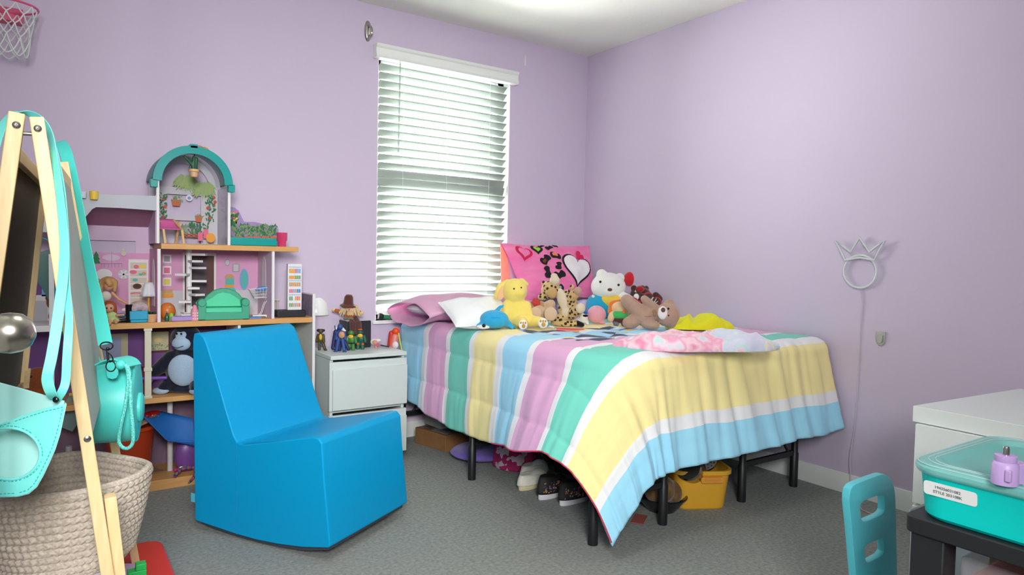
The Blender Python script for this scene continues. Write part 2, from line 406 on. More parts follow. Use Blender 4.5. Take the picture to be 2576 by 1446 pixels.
# basketball hoop net at the top left
hp = thing('basketball_hoop', 'small toy basketball hoop with pink rim and white string net', 'hoop', (-.13, YW, 2.02))
hc = PY(18, 22, 3.44); R_ = .098
obj('rim', MB().tube([(hc.x + R_ * 1.05 * cos(2 * pi * k / 36), hc.y + R_ * sin(2 * pi * k / 36), hc.z + .012) for k in range(36)], .0045, 8, closed=True),
    mat('rim_pink', 'E0527E', .4), hp, world=True)
obj('bracket', MB().span((hc.x - .05, hc.y + R_ - .003, hc.z - .02), (hc.x + .05, YW, hc.z + .035)), mat('rim_pink', ''), hp, world=True, bevel=.003)
obj('backboard', MB().span((hc.x - .19, YW - .008, hc.z - .03), (hc.x - .04, YW, hc.z + .28)), clear('board_clear', 'E5E0EA', .25), hp, world=True)
mb = MB(); rows = 4; cols = 10
def npnt(r, c):
    t = r / rows; rr = R_ * (1.0 - .30 * t); a = 2 * pi * (c + .5 * (r % 2)) / cols; j = noise.noise(V((r * 3.1, c * 1.7, 2))) * .012
    return V((hc.x + (rr + j) * cos(a), hc.y + (rr + j) * sin(a), hc.z + .008 - .165 * t + j * .9 - (.012 if r == rows else 0)))
for r in range(rows):
    for c in range(cols):
        p = npnt(r, c)
        for q in (npnt(r + 1, c if r % 2 == 0 else c + 1), npnt(r + 1, c - 1 if r % 2 == 0 else c)):
            m_ = (p + q) / 2 + V((0, 0, -.006)); mb.tube(spline([p, m_, q], 3), .0026, 6)
for c in range(cols):
    mb.tube(spline([npnt(rows, c), (npnt(rows, c) + npnt(rows, c + 1)) / 2 - V((0, 0, .018)), npnt(rows, c + 1)], 4), .0026, 6)
obj('net', mb, mat('net_white', 'DDE2E0', .9), hp, world=True)

# door with round knob, at the very left (only the knob reaches the picture)
kp = PD(-8, 838, .93)
dd = V((AX_F.x, AX_F.y, 0)).normalized(); dd = (Matrix.Rotation(radians(24), 3, 'Z') @ dd)
dn = V((dd.y, -dd.x, 0))
mb = MB(); dbase = kp - dn * .035
M = basis((dbase.x, dbase.y, 0), dd, V((0, 0, 1)), dn)
mb.span((-.75, .01, -.035), (.065, 2.03, 0)); mb.xf(M)
door = struct('door_1', mb, mat('door_white', 'EDEDEA', .4), bevel=.003)
kn = MB().lathe([(.032, 0), (.032, .006), (.014, .010), (.012, .024), (.020, .030), (.027, .040), (.0285, .052), (.026, .064), (.018, .074), (.008, .079), (0, .080)], n=36)
kn.xf(basis(dbase + V((0, 0, 0)), dd, V((0, 0, 1)), dn))
struct('door_knob', kn, mat('satin_nickel', 'A39E94', .26, 1), door, ang=50)
# ================================================================== bed
X0, X1, YF, YH, ZT = 1.66, 3.03, 1.775, 3.575, .712
steel = mat('black_steel', '17181B', .45, bump=.1, bscale=400, bdist=.0006)
bed = thing('bed_frame', 'black steel platform bed frame on tall legs along the right wall', 'bed', (2.33, 2.7, 0))
ZL = .345
LX, LY = (1.67, 2.04, 2.54, 2.93), (1.87, 2.74, 3.50)
for y in LY:
    for x in LX:
        mb = MB().tube([(x, y, .0), (x, y, .16), (x, y, .165), (x, y, ZL)], [.019, .019, .0155, .0155], 16)
        obj('leg', mb, steel, bed, world=True)
mb = MB()
for x in LX: mb.span((x - .016, LY[0] - .01, ZL - .005), (x + .016, YH - .02, ZL + .03))
for y in (LY[0] - .01, 2.3, 2.74, 3.2, YH - .02): mb.span((LX[0] - .016, y - .016, ZL), (LX[3] + .016, y + .016, ZL + .03))
obj('side_rail', mb, steel, bed, world=True, bevel=.003)
mb = MB()
for x in [LX[0] + (LX[3] - LX[0]) * k / 14 for k in range(1, 14)]: mb.tube([(x, LY[0] - .01, ZL + .03), (x, YH - .02, ZL + .03)], .004, 6)
obj('wire_deck', mb, steel, bed, world=True)
for y in LY:
    for a, c in ((0, 1), (2, 3)):
        obj('crossbar', MB().span((LX[a], y - .008, .150), (LX[c], y + .008, .176)), steel, bed, world=True, bevel=.003)
        xm = (LX[a] + LX[c]) / 2
        obj('strut', MB().tube([(LX[a] + .06 if a == 0 else LX[c] - .05, y, .17), (xm, y, ZL)], .006, 8), steel, bed, world=True)
single('mattress', MB().prism(rrect(X1 - X0 - .06, YH - YF - .07, .25, 8), ((X0 + X1) / 2 + .01, (YF + YH) / 2 + .03, (ZL + ZT) / 2), (1, 0, 0), (0, 1, 0), (0, 0, 1), ZT - ZL - .072), mat('mattress_blue', '8FC3E6', .85, bump=.2),
       'mattress on the steel bed frame under the striped comforter', 'mattress', bevel=.05, seg=4)

# striped comforter
cm = bpy.data.materials.new('comforter_stripes'); cm.use_nodes = True; nt = cm.node_tree; N = nt.nodes; L = nt.links; bs = N['Principled BSDF']
bs.inputs['Roughness'].default_value = .85; bs.inputs['Sheen Weight'].default_value = .15; bs.inputs['Specular IOR Level'].default_value = .15
uvn = N.new('ShaderNodeUVMap'); sep = N.new('ShaderNodeSeparateXYZ'); L.new(uvn.outputs[0], sep.inputs[0])
PK, TE, YE, BL, WH = 'E8B2DA', '79D8C6', 'FFF0AC', 'A6E4FF', 'F2F3F6'
ed = [(3.236, BL), (3.178, WH), (2.983, PK), (2.943, WH), (2.764, TE), (2.717, WH), (2.525, YE), (2.475, WH), (2.294, BL), (2.25, WH), (2.045, PK), (1.998, WH), (1.838, TE), (1.792, WH), (1.565, YE), (1.515, WH), (1.0, BL)]
SL = 2.6
rp = N.new('ShaderNodeValToRGB'); rp.color_ramp.interpolation = 'CONSTANT'; el = rp.color_ramp.elements
s = 0
cols = [(0.0, ed[0][1])] + [((3.6 - ed[i - 1][0]) / SL, ed[i][1]) for i in range(1, len(ed))]
el[0].position = 0; el[0].color = lin(cols[0][1]); el[1].position = cols[1][0]; el[1].color = lin(cols[1][1])
for p, c in cols[2:]:
    e = el.new(p); e.color = lin(c)
# slightly wavy stripe edges
nz = N.new('ShaderNodeTexNoise'); nz.inputs['Scale'].default_value = 9; L.new(uvn.outputs[0], nz.inputs[0])
ma = N.new('ShaderNodeMath'); ma.operation = 'MULTIPLY_ADD'; ma.inputs[1].default_value = .004; L.new(nz.outputs[0], ma.inputs[0]); L.new(sep.outputs[0], ma.inputs[2])
L.new(ma.outputs[0], rp.inputs[0])
# loose printed blots in the middle of the cover (plain stand-in for the printed picture)
def m2(op, a, b_=None, v=None):
    n = N.new('ShaderNodeMath'); n.operation = op
    if hasattr(a, 'links') or a.__class__.__name__.startswith('NodeSocket'): L.new(a, n.inputs[0])
    else: n.inputs[0].default_value = a
    if b_ is not None: L.new(b_, n.inputs[1])
    if v is not None: n.inputs[1].default_value = v
    return n.outputs[0]
n1 = N.new('ShaderNodeTexNoise'); n1.inputs['Scale'].default_value = 11; n1.inputs['Detail'].default_value = 1; n1.inputs['Roughness'].default_value = .4
mpn = N.new('ShaderNodeMapping'); mpn.inputs['Scale'].default_value = (2.6, 1.0, 1.0); L.new(uvn.outputs[0], mpn.inputs[0]); L.new(mpn.outputs[0], n1.inputs[0])
n2 = N.new('ShaderNodeTexNoise'); n2.inputs['Scale'].default_value = 13; n2.inputs['Detail'].default_value = 1
mp2 = N.new('ShaderNodeMapping'); mp2.inputs['Scale'].default_value = (2.6, 1.0, 1.0); mp2.inputs['Location'].default_value = (7, 3, 2); L.new(uvn.outputs[0], mp2.inputs[0]); L.new(mp2.outputs[0], n2.inputs[0])
du = m2('ABSOLUTE', m2('SUBTRACT', sep.outputs[0], v=(3.6 - 2.38) / SL)); dv = m2('ABSOLUTE', m2('SUBTRACT', sep.outputs[1], v=.47))
ins = m2('MULTIPLY', m2('LESS_THAN', du, v=.085), m2('LESS_THAN', dv, v=.17))
mskN = m2('MULTIPLY', ins, m2('GREATER_THAN', n1.outputs[0], v=.585)); mskL = m2('MULTIPLY', ins, m2('GREATER_THAN', n1.outputs[0], v=.53)); mskO = m2('MULTIPLY', ins, m2('GREATER_THAN', n2.outputs[0], v=.63))
cur = rp.outputs[0]
for msk, c in ((mskL, '9CC6EE'), (mskO, 'F0B866'), (mskN, '2E3350')):
    mx = N.new('ShaderNodeMix'); mx.data_type = 'RGBA'; L.new(msk, mx.inputs[0]); L.new(cur, mx.inputs[6]); mx.inputs[7].default_value = lin(c); cur = mx.outputs[2]
L.new(cur, bs.inputs['Base Color'])
wv = N.new('ShaderNodeTexNoise'); wv.inputs['Scale'].default_value = 900; bp = N.new('ShaderNodeBump'); bp.inputs['Strength'].default_value = .25; bp.inputs['Distance'].default_value = .001
L.new(uvn.outputs[0], wv.inputs[0]); L.new(wv.outputs[0], bp.inputs['Height']); L.new(bp.outputs[0], bs.inputs['Normal'])

RR, RC = .075, .27
def prof(d):                       # d: overhang past the edge -> (outward, down)
    if d <= -RR: return d, 0
    q = d + RR
    if q < RR * pi / 2: t = q / RR; return -RR + RR * sin(t), RR * (1 - cos(t))
    return 0, RR + (q - RR * pi / 2)
S0 = 3.52                          # head end of the cover
def interp(tab, x):
    for (a, p), (c, q) in zip(tab, tab[1:]):
        if x <= c or (c, q) == tab[-1]:
            t = max(0, min(1, (x - a) / (c - a))); t = t * t * (3 - 2 * t); return p + (q - p) * t
def dl(y): return interp([(1.7, .35), (1.95, .365), (2.27, .42), (2.7, .465), (3.14, .455), (3.3, .42), (3.6, .40)], y)
def df(x): return interp([(1.66, .405), (1.8, .41), (1.96, .41), (2.33, .40), (2.84, .395), (3.03, .385)], x)
def nrm_noise(a, b_, k): return noise.noise(V((a, b_, k)))
def cover(u, v):
    # s runs head -> foot hem, t runs left hem -> right wall
    s = YF
    if u < .78: s = S0 - (S0 - YF) * (u / .78); a = YF - s
    else: a = None
    if v < .28: tb = 1 - v / .28
    else: tb = None
    x = X0 if tb is not None else X0 + (X1 - X0) * ((v - .28) / .72)
    y = YF if a is None else s
    DL = dl(y); DF = df(x)
    if a is None: a = DF * (u - .78) / .22
    b_ = DL * tb if tb is not None else -(x - X0)
    aa, bb = a, b_                                   # overhang at foot, overhang at left
    uvs = (YF - a if a > 0 else s, X0 - b_ if b_ > 0 else x)
    if aa > -RC and bb > -RC:
        p, q = aa + RC, bb + RC; rho = hypot(p, q); ph = atan2(p, q)
        o, dn = prof(rho - RC); over = max(0, rho - RC - .043)
        kf = .38 * cos(ph) ** 2 + .04 * sin(2 * ph) ** 2 + .14 * sin(ph) ** 2
        if over > 0: dn = RR + over * sqrt(1 - kf * kf)
        r_ = o + RC + kf * over
        P = V((X0 + RC - cos(ph) * r_, YF + RC - sin(ph) * r_, ZT - dn)); nr = V((-cos(ph), -sin(ph), .25)).normalized() if dn > RR * .6 else V((-cos(ph) * .5, -sin(ph) * .5, 1)).normalized()
        if dn <= 0: nr = V((0, 0, 1))
        mixf = sin(ph) ** 2
    elif aa > -RR:
        o, dn = prof(aa); over = max(0, aa - .043); q = max(0, min(1, (2.35 - x) / .42)); kf = .24 - .10 * q * q * (3 - 2 * q)
        if over > 0: dn = RR + over * sqrt(1 - kf * kf)
        P = V((x, YF - o - kf * over, ZT - dn)); nr = V((0, -1, .2)).normalized() if dn > RR * .6 else V((0, -.5, 1)).normalized(); mixf = 1
    elif bb > -RR:
        o, dn = prof(bb); over = max(0, bb - .043); q = max(0, min(1, (2.6 - y) / .55)); kf = .05 + .33 * q * q * (3 - 2 * q)
        if over > 0: dn = RR + over * sqrt(1 - kf * kf)
        P = V((X0 - o - kf * over, y, ZT - dn)); nr = V((-1, 0, .2)).normalized() if dn > RR * .6 else V((-.5, 0, 1)).normalized(); mixf = 0
    else: P = V((x, y, ZT)); nr = V((0, 0, 1)); dn = 0; mixf = .5
    # quilting: seams run head to foot, padding swells between them
    d_hem = (X0 - dl(2.3) * 1.0); tt = (uvs[1] - (X0 - .47)) / .185
    if tt < 1: amp = .014
    else: amp = .012
    sw = abs(sin(pi * tt)) ** .28
    P += nr * (amp * sw - .008)
    # soft gathers
    if dn > .01:
        k = min(1, dn / .3)
        if mixf > .3:
            X_ = uvs[1]; g = (.5 * sin(X_ * 46 + 2.5 * nrm_noise(X_ * 3, dn * 1.5, 1) * 2) + .8 * nrm_noise(X_ * 17, dn * 2.0, 5) + .5 * nrm_noise(X_ * 38, dn * 3.0, 9))
            P += nr * g * .016 * (.35 + .65 * k) * mixf
        Y_ = uvs[0]; g2 = .7 * nrm_noise(Y_ * 16, dn * 2.2, 3) + .4 * nrm_noise(Y_ * 42, dn * 4, 7)
        P += nr * g2 * .013 * k * (1 - mixf * .7)
        P.z += .012 * nrm_noise(uvs[0] * 5, uvs[1] * 5, 11) * k
    else:
        P.z += .008 * nrm_noise(uvs[0] * 4, uvs[1] * 4, 13) + .004 * nrm_noise(uvs[0] * 14, uvs[1] * 14, 15)
    P.x = min(P.x, 3.042); P.z = max(P.z, .02)
    return P, uvs
_cache = {}
def cfn(u, v):
    k = (round(u, 5), round(v, 5))
    if k not in _cache: _cache[k] = cover(u, v)
    return _cache[k][0]
def cuv(u, v):
    uvs = cover(u, v)[1]; return ((3.6 - uvs[0]) / SL, (uvs[1] - 1.9) / .9 * .55 + .35)
mb = MB().grid(cfn, 190, 170, uv=cuv)
cv = obj('comforter', mb, cm, smooth=True, ang=80)
d = cv.modifiers.new('solid', 'SOLIDIFY'); d.thickness = .012; d.offset = -1
tag(cv, 'quilted comforter with wide pink, teal, yellow and blue stripes draped over the bed', 'comforter')
# red piping along the hem
pts = [cfn(.45 + .33 * k / 60, 0) for k in range(61)] + [cfn(.78 + .22 * k / 24, 0) for k in range(1, 24)]
obj('hem_piping', MB().tube([p + V((.001, .0, .0)) for p in pts], .003, 6), mat('piping_red', 'C93A55', .7), cv, label='red piping along the comforter hem')
# ================================================================== on the bed: pillows, plush toys, throws
FACE = -YAW
class Fr:
    """local frame of a thing that faces the camera: authored from outline points, depth f towards the viewer"""
    def __init__(s, px, py, loc):
        s.bx, s.by, s.loc = px, py, V(loc); s.s = (s.loc - CAM).dot(AX_F) / FPX
    def __call__(s, px, py, f=0): return V(((px - s.bx) * s.s, -f * s.s, (s.by - py) * s.s))
    def mb(s, parts):
        m = MB(); k = s.s
        for p in parts:
            if p[0] == 'e':
                _, px, py, f, rx, ry, rz = p[:7]; m.ell(s(px, py, f), (rx * k, ry * k, rz * k), p[7] if len(p) > 7 else None)
            else:
                _, a, b_, f, c, d_, g, r0, r1 = p[:9]; m.cap(s(a, b_, f), s(c, d_, g), r0 * k, r1 * k)
        return m
def fthing(name, label, cat, px, py, loc, group=None, rz=None):
    t = thing(name, label, cat, loc, FACE if rz is None else rz, group); return t, Fr(px, py, loc)
def soft(name, fr, parts, m, t, vox=.0045, it=4): return obj(name, fr.mb(parts), m, t, remesh=vox, smooth_it=it)
black = mat('black_bead', '0C0C0E', .2)
white_pl = plush('white_plush', 'EDEDEA'); tan_pl = plush('tan_plush', 'B39480', 'BB9C88'); cream_pl = plush('cream_plush', 'D9CBB2')

def pillow(name, m, c00, c10, c11, c01, th, label, cat='pillow', n=36, wr=.006, seed=1, group=None, flat=.0):
    """puffed cushion with the four corners c00 c10 c11 c01"""
    c00, c10, c11, c01 = map(V, (c00, c10, c11, c01)); nn = (c10 - c00).cross(c01 - c00).normalized()
    if nn.dot(CAM - c00) < 0: nn = -nn
    def S(u, v, side=1):
        p = c00.lerp(c10, u).lerp(c01.lerp(c11, u), v); a, b_ = 2 * u - 1, 2 * v - 1
        e = max(0, (1 - abs(a) ** 2.6)) ** .55 * max(0, (1 - abs(b_) ** 2.6)) ** .55
        pin = .045 * ((a * a) * (1 - b_ * b_)); pin2 = .045 * ((b_ * b_) * (1 - a * a))
        p = p + (c00.lerp(c01, v) - c10.lerp(c11, v)) * a * pin * .5 * 1 + (c00.lerp(c10, u) - c01.lerp(c11, u)) * b_ * pin2 * .5
        w_ = noise.noise(p * 9 + V((seed, 0, 0))) * wr * 1.6 + noise.noise(p * 24 + V((0, seed, 0))) * wr * .7
        return p + nn * (side * (th / 2 * e) + (w_ if side > 0 else 0))
    mb = MB().grid(lambda u, v: S(u, v, 1), n, n).grid(lambda u, v: S(u, v, -1), n, n)
    bm_v = mb.v; base = V((sum(p.x for p in (c00, c10, c11, c01)) / 4, sum(p.y for p in (c00, c10, c11, c01)) / 4, min(p.z for p in (c00, c10, c11, c01))))
    t = single(name, mb, m, label, cat, group, base=base, ang=80)
    return t, S, nn

Zb = ZT + .008
cot_white = mat('white_cotton', 'EEF1F2', .9, bump=.15, bscale=30, bdist=.004)
cot_pink = mat('pink_cotton', 'F3C3E0', .85, c2='F6CBE4', bump=.25, bscale=25, bdist=.005, transl=.3)
# pink pillowcase, open end towards the nightstand
pc = thing('pink_pillow', 'pale pink pillowcase with open end showing a grey-white pillow, by the window', 'pillow', (1.62, 3.3, Zb))
def sleeve(u, v):
    a = 2 * pi * v; x = 1.585 + u * .80; k = 1 - .55 * max(0, (u - .62) / .38) ** 2
    yy = 3.29 + .255 * cos(a) * (1 if u < .9 else 1); zz = sin(a); hz = (.054 + .008 * sin(u * 5)) * k
    wob = noise.noise(V((x * 6, cos(a) * 2, sin(a) * 2))) * .022
    droop = -.032 * max(0, (.16 - u) / .16) ** 1.3
    lens = abs(zz) ** .8 * (1 if zz > 0 else -1) * (1 - .55 * abs(cos(a)) ** 3)
    return V((x + wob * .6, yy + wob, Zb + .062 + hz * lens * 1.12 + wob * .5 + droop))
mb = MB().grid(sleeve, 40, 48, cv=True)
obj('pillowcase', mb, cot_pink, pc, world=True, solid=.004, ang=80)
mb = MB().ell((1.95, 3.29, Zb + .056), (.352, .235, .050), nu=32, nv=16)
obj('inner_pillow', mb, mat('ticking_grey', 'D5D3DC', .9, bump=.3, bscale=20, bdist=.006), pc, world=True)
# white pillow leaning
p0, p1 = PZ(1147, 822, Zb + .01), PZ(1303, 821, Zb + .01)
q0, q1 = at(1101, 760, 1, p0.y + .20), at(1257, 748, 1, p1.y + .20)
pillow('white_pillow', cot_white, p0, p1, q1, q0, .10, 'plain white pillow propped behind the blue dolphin toy', seed=4)
# hot pink printed pillow in the corner
hp_m = mat('hot_pink_fleece', 'F06AA8', .9, c2='F58EBF', nscale=7, namt=.5, stretch=(1, 1, 3), bump=.3, bscale=28, bdist=.006, sheen=.3)
c00 = at(1322, 757, 1, 3.36); c10 = PX(1502, 748, 2.95); c11 = PX(1483, 618, 3.0); c01 = at(1258, 612, 1, 3.52)
hpil, HS, Hn = pillow('printed_pillow', hp_m, c00, c10, c11, c01, .12, 'large hot pink pillow with hearts and black spots standing in the corner', seed=9, wr=.010)
def on_pillow(cx, cy, poly, s=1, rot=0, lift=.0035):
    """outline in pillow units (u,v) lifted off the cloth: returns a thin mesh following the surface"""
    m = MB(); base = [(cx + s * (a * cos(rot) - b_ * sin(rot)) * .62, cy + s * (a * sin(rot) + b_ * cos(rot))) for a, b_ in poly]
    n = len(base); vs = [HS(cx, cy) + Hn * lift]; R_ = 9
    for k in range(1, R_ + 1):
        for a, b_ in base:
            u = min(.985, max(.015, cx + (a - cx) * k / R_)); v = min(.985, max(.015, cy + (b_ - cy) * k / R_)); vs.append(HS(u, v) + Hn * lift)
    fs = [(0, 1 + i, 1 + (i + 1) % n) for i in range(n)]
    for k in range(R_ - 1): fs += [(1 + k * n + i, 1 + (k + 1) * n + i, 1 + (k + 1) * n + (i + 1) % n, 1 + k * n + (i + 1) % n) for i in range(n)]
    return m.add(vs, fs)
HEART = [(.95 * sin(t) ** 3, .8125 * cos(t) * 1.06 - .3125 * cos(2 * t) - .125 * cos(3 * t) - .0625 * cos(4 * t) - .05) for t in [2 * pi * k / 36 for k in range(36)]]
BEAN = [(p.x, p.y) for p in spline([V((a, b_, 0)) for a, b_ in [(-.9, -.3), (-.5, -.7), (.2, -.5), (.9, -.5), (1, 0), (.5, .5), (0, .2), (-.4, .5), (-.9, .3), (-.9, -.3)]], 4)[:-1]]
blk = mat('print_black', '1E1B22', .9)
prints = MB()
def addp(mb, k): n0 = len(prints.v); prints.mat(k); prints.add(mb.v, mb.f)
addp(on_pillow(.17, .80, HEART, .15, -.35), 1); addp(on_pillow(.17, .805, HEART, .10, -.35, .0065), 0)
addp(on_pillow(.33, .87, HEART, .105, -.2), 2); addp(on_pillow(.33, .875, HEART, .062, -.2, .0065), 3)
for cx, cy, s_, r_ in ((.46, .90, .07, .3), (.50, .74, .10, -.4), (.36, .66, .12, .6), (.49, .54, .085, 1), (.335, .43, .11, 1.4), (.47, .38, .12, .2), (.44, .17, .10, 0), (.55, .95, .05, -.3), (.40, .955, .05, .2)):
    addp(on_pillow(cx, cy, BEAN, s_, r_), 2)
addp(on_pillow(.495, .755, BEAN, .05, -.4, .0065), 4); addp(on_pillow(.345, .63, BEAN, .05, .6, .0065), 5); addp(on_pillow(.445, .165, BEAN, .04, 0, .0065), 6)
addp(on_pillow(.735, .50, HEART, .33, -.25, .0035), 2); addp(on_pillow(.735, .505, HEART, .29, -.25, .0065), 7); addp(on_pillow(.80, .74, HEART, .10, -.9, .0095), 1)
obj('pillow_print', prints, [hp_m, mat('print_red', 'D81E52', .9), blk, mat('print_lime', '9BD63C', .9), mat('print_orange', 'F08A4A', .9), mat('print_brown', '7A3F22', .9), mat('print_mint', '7FCFC0', .9), mat('print_white', 'F1EFF2', .9)], hpil, world=True, label='printed hearts and black spots')
# peach reverse of the pillowcase hanging at its left
mb = MB(); a0, a1, a2, a3 = at(1257, 614, 1, 3.535), at(1272, 613, 1, 3.545), at(1282, 705, 1, 3.545), at(1259, 712, 1, 3.545)
mb.grid(lambda u, v: a0.lerp(a1, u).lerp(a3.lerp(a2, u), v) + V((0, -.006 * sin(u * 18 + v * 2) - .004, 0)), 14, 10)
obj('case_flap', mb, mat('peach_cloth', 'F2B9A6', .85, transl=.35), hpil, world=True, solid=.004, label='peach cloth flap of the pillowcase')

# ---- dolphin
t, F = fthing('dolphin_plush', 'blue dolphin plush lying before the white pillow', 'toy', 1243, 827, PZ(1243, 827, Zb))
bl_pl = plush('blue_plush', '2FA6D8', '36AEDF')
soft('body', F, [('e', 1243, 803, 0, 37, 30, 24), ('c', 1222, 812, 6, 1204, 819, 10, 11, 6), ('c', 1268, 808, -4, 1284, 818, -4, 14, 7), ('c', 1284, 818, -4, 1296, 824, -8, 6, 3), ('c', 1284, 818, -4, 1290, 825, 8, 6, 3)], bl_pl, t)
soft('dorsal_fin', F, [('c', 1247, 786, 0, 1256, 772, 0, 8, 4), ('c', 1256, 772, 0, 1265, 768, 0, 4, 2.5)], bl_pl, t, .003)
soft('belly', F, [('e', 1216, 821, 16, 18, 10, 6)], white_pl, t)
obj('eye', F.mb([('e', 1218, 817, 25, 4.5, 3, 4.5)]), black, t)
mb = MB()
for i in range(11): mb.tube([F(1237 + i * 2, 796, 31.5), F(1238 + i * 2, 796 - 2.5 * (i % 3 == 0) + 1.2, 31.5)], .0006, 5)
obj('embroidery', mb, mat('navy_thread', '16305A', .8), t)

# ---- yellow rabbit
t, F = fthing('rabbit_plush', 'pale yellow plush rabbit with long ear and white paw pads', 'toy', 1310, 825, PZ(1310, 825, Zb))
ye_pl = plush('yellow_plush', 'F1D867', 'F4DF7E')
soft('body', F, [('e', 1293, 732, 0, 32, 28, 32), ('e', 1303, 735, 16, 17, 14, 14), ('e', 1300, 788, -2, 31, 25, 40), ('c', 1276, 768, 6, 1270, 800, 14, 14, 11), ('c', 1322, 768, 4, 1330, 792, 12, 13, 10),
                 ('c', 1300, 806, 6, 1314, 806, 34, 17, 14), ('c', 1322, 806, 4, 1358, 806, 28, 16, 13)], ye_pl, t)
soft('ear', F, [('c', 1276, 712, -4, 1256, 722, -2, 10, 9), ('c', 1256, 722, -2, 1247, 748, 0, 9, 7)], ye_pl, t)
soft('ear', F, [('c', 1310, 708, -10, 1322, 716, -16, 9, 7)], ye_pl, t)
obj('ear_lining', F.mb([('e', 1260, 738, 8, 9, 2.5, 19, (0, .35, 0))]), plush('ear_peach', 'F4C08E'), t)
obj('eye', F.mb([('e', 1291, 725, 29, 2.2, 1.5, 2.2)]), black, t); obj('eye', F.mb([('e', 1309, 722, 28, 2, 1.5, 2)]), black, t)
for cx, cy, f, r_ in ((1315, 812, 47, 11), (1364, 808, 40, 12)):
    pp = obj('paw_pad', F.mb([('e', cx, cy, f, r_, 3, r_ * 1.1)]), white_pl, t)
    mb = F.mb([('e', cx + 1, cy + 3, f + 3, r_ * .42, 1.5, r_ * .45)] + [('e', cx + dx * r_, cy - r_ * .45, f + 2.6, r_ * .2, 1.4, r_ * .28) for dx in (-.5, 0, .5)])
    obj('pad_spot', mb, plush('pad_tan', 'C99A4E'), pp)

# ---- spotted cheetah, lying back
sp_m = bpy.data.materials.new('spotted_plush'); sp_m.use_nodes = True; nt = sp_m.node_tree; b_ = nt.nodes['Principled BSDF']; b_.inputs['Roughness'].default_value = .95; b_.inputs['Sheen Weight'].default_value = .3
tc = nt.nodes.new('ShaderNodeTexCoord'); vo = nt.nodes.new('ShaderNodeTexVoronoi'); vo.inputs['Scale'].default_value = 52; vo.inputs['Randomness'].default_value = .75
r = nt.nodes.new('ShaderNodeValToRGB'); r.color_ramp.elements[0].position = .36; r.color_ramp.elements[0].color = lin('2A211C'); r.color_ramp.elements[1].position = .42; r.color_ramp.elements[1].color = lin('C9AC74')
nt.links.new(tc.outputs['Object'], vo.inputs[0]); nt.links.new(vo.outputs['Distance'], r.inputs[0]); nt.links.new(r.outputs[0], b_.inputs['Base Color'])
t, F = fthing('cheetah_plush', 'black-spotted tan cheetah plush lolling back with cream muzzle up', 'toy', 1420, 818, PZ(1420, 818, Zb))
soft('body', F, [('e', 1384, 729, -6, 24, 24, 24), ('e', 1428, 770, -14, 26, 20, 42), ('c', 1432, 752, -4, 1446, 738, 8, 13, 12), ('c', 1372, 744, -8, 1360, 748, -2, 12, 9), ('c', 1436, 790, 0, 1452, 776, 22, 16, 14),
                 ('c', 1420, 800, -4, 1404, 802, 6, 15, 12)], sp_m, t)
soft('muzzle', F, [('e', 1393, 706, 4, 13, 14, 13), ('e', 1391, 694, 6, 9, 9, 7)], cream_pl, t)
soft('belly', F, [('e', 1412, 752, 6, 13, 8, 30, (0, -.3, 0)), ('e', 1422, 785, 6, 12, 8, 14)], cream_pl, t)
obj('paw', F.mb([('e', 1450, 731, 16, 10, 9, 11)]), tan_pl, t); obj('paw', F.mb([('e', 1456, 772, 34, 12, 8, 13)]), cream_pl, t); obj('paw', F.mb([('e', 1386, 736, 16, 13, 8, 14)]), plush('ochre_plush', 'C2A06A'), t)
obj('ear', F.mb([('e', 1437, 722, -6, 6, 4, 7)]), sp_m, t); obj('ear', F.mb([('e', 1366, 714, -12, 6, 4, 7)]), sp_m, t)
soft('tail', F, [('c', 1392, 810, 10, 1420, 812, 18, 8, 8), ('c', 1420, 812, 18, 1448, 811, 20, 8, 8)], sp_m, t, .004)
obj('tail_tip', F.mb([('c', 1450, 811, 20, 1462, 814, 20, 8, 6)]), plush('black_plush', '1A191B'), t)

# ---- tan monkey with big round feet
t, F = fthing('monkey_plush', 'tan plush monkey sitting feet first between rabbit and cheetah', 'toy', 1368, 820, PZ(1368, 820, Zb))
t.location.y += .02
soft('body', F, [('e', 1366, 792, 2, 26, 22, 26), ('c', 1352, 788, 18, 1350, 786, 34, 15, 16), ('c', 1386, 788, 18, 1388, 786, 34, 15, 17), ('c', 1378, 770, 6, 1390, 764, 12, 11, 12)], plush('fawn_plush', 'C2A585', 'C9AE90'), t)
obj('sole', F.mb([('e', 1351, 786, 48, 15, 4, 16)]), plush('sole_tan', 'D3B99B'), t); obj('sole', F.mb([('e', 1388, 786, 49, 16, 4, 17)]), plush('sole_tan', ''), t)
obj('arm', F.mb([('c', 1344, 780, -2, 1332, 772, 4, 11, 13)]), plush('arm_brown', 'A98764'), t); obj('arm', F.mb([('c', 1366, 766, 0, 1376, 772, 6, 9, 11)]), plush('arm_brown', ''), t)
soft('scarf', F, [('c', 1346, 764, 0, 1366, 766, 4, 7, 6), ('c', 1350, 756, -4, 1360, 760, 0, 6, 5)], mat('red_felt', 'B33A35', .9), t, .004)

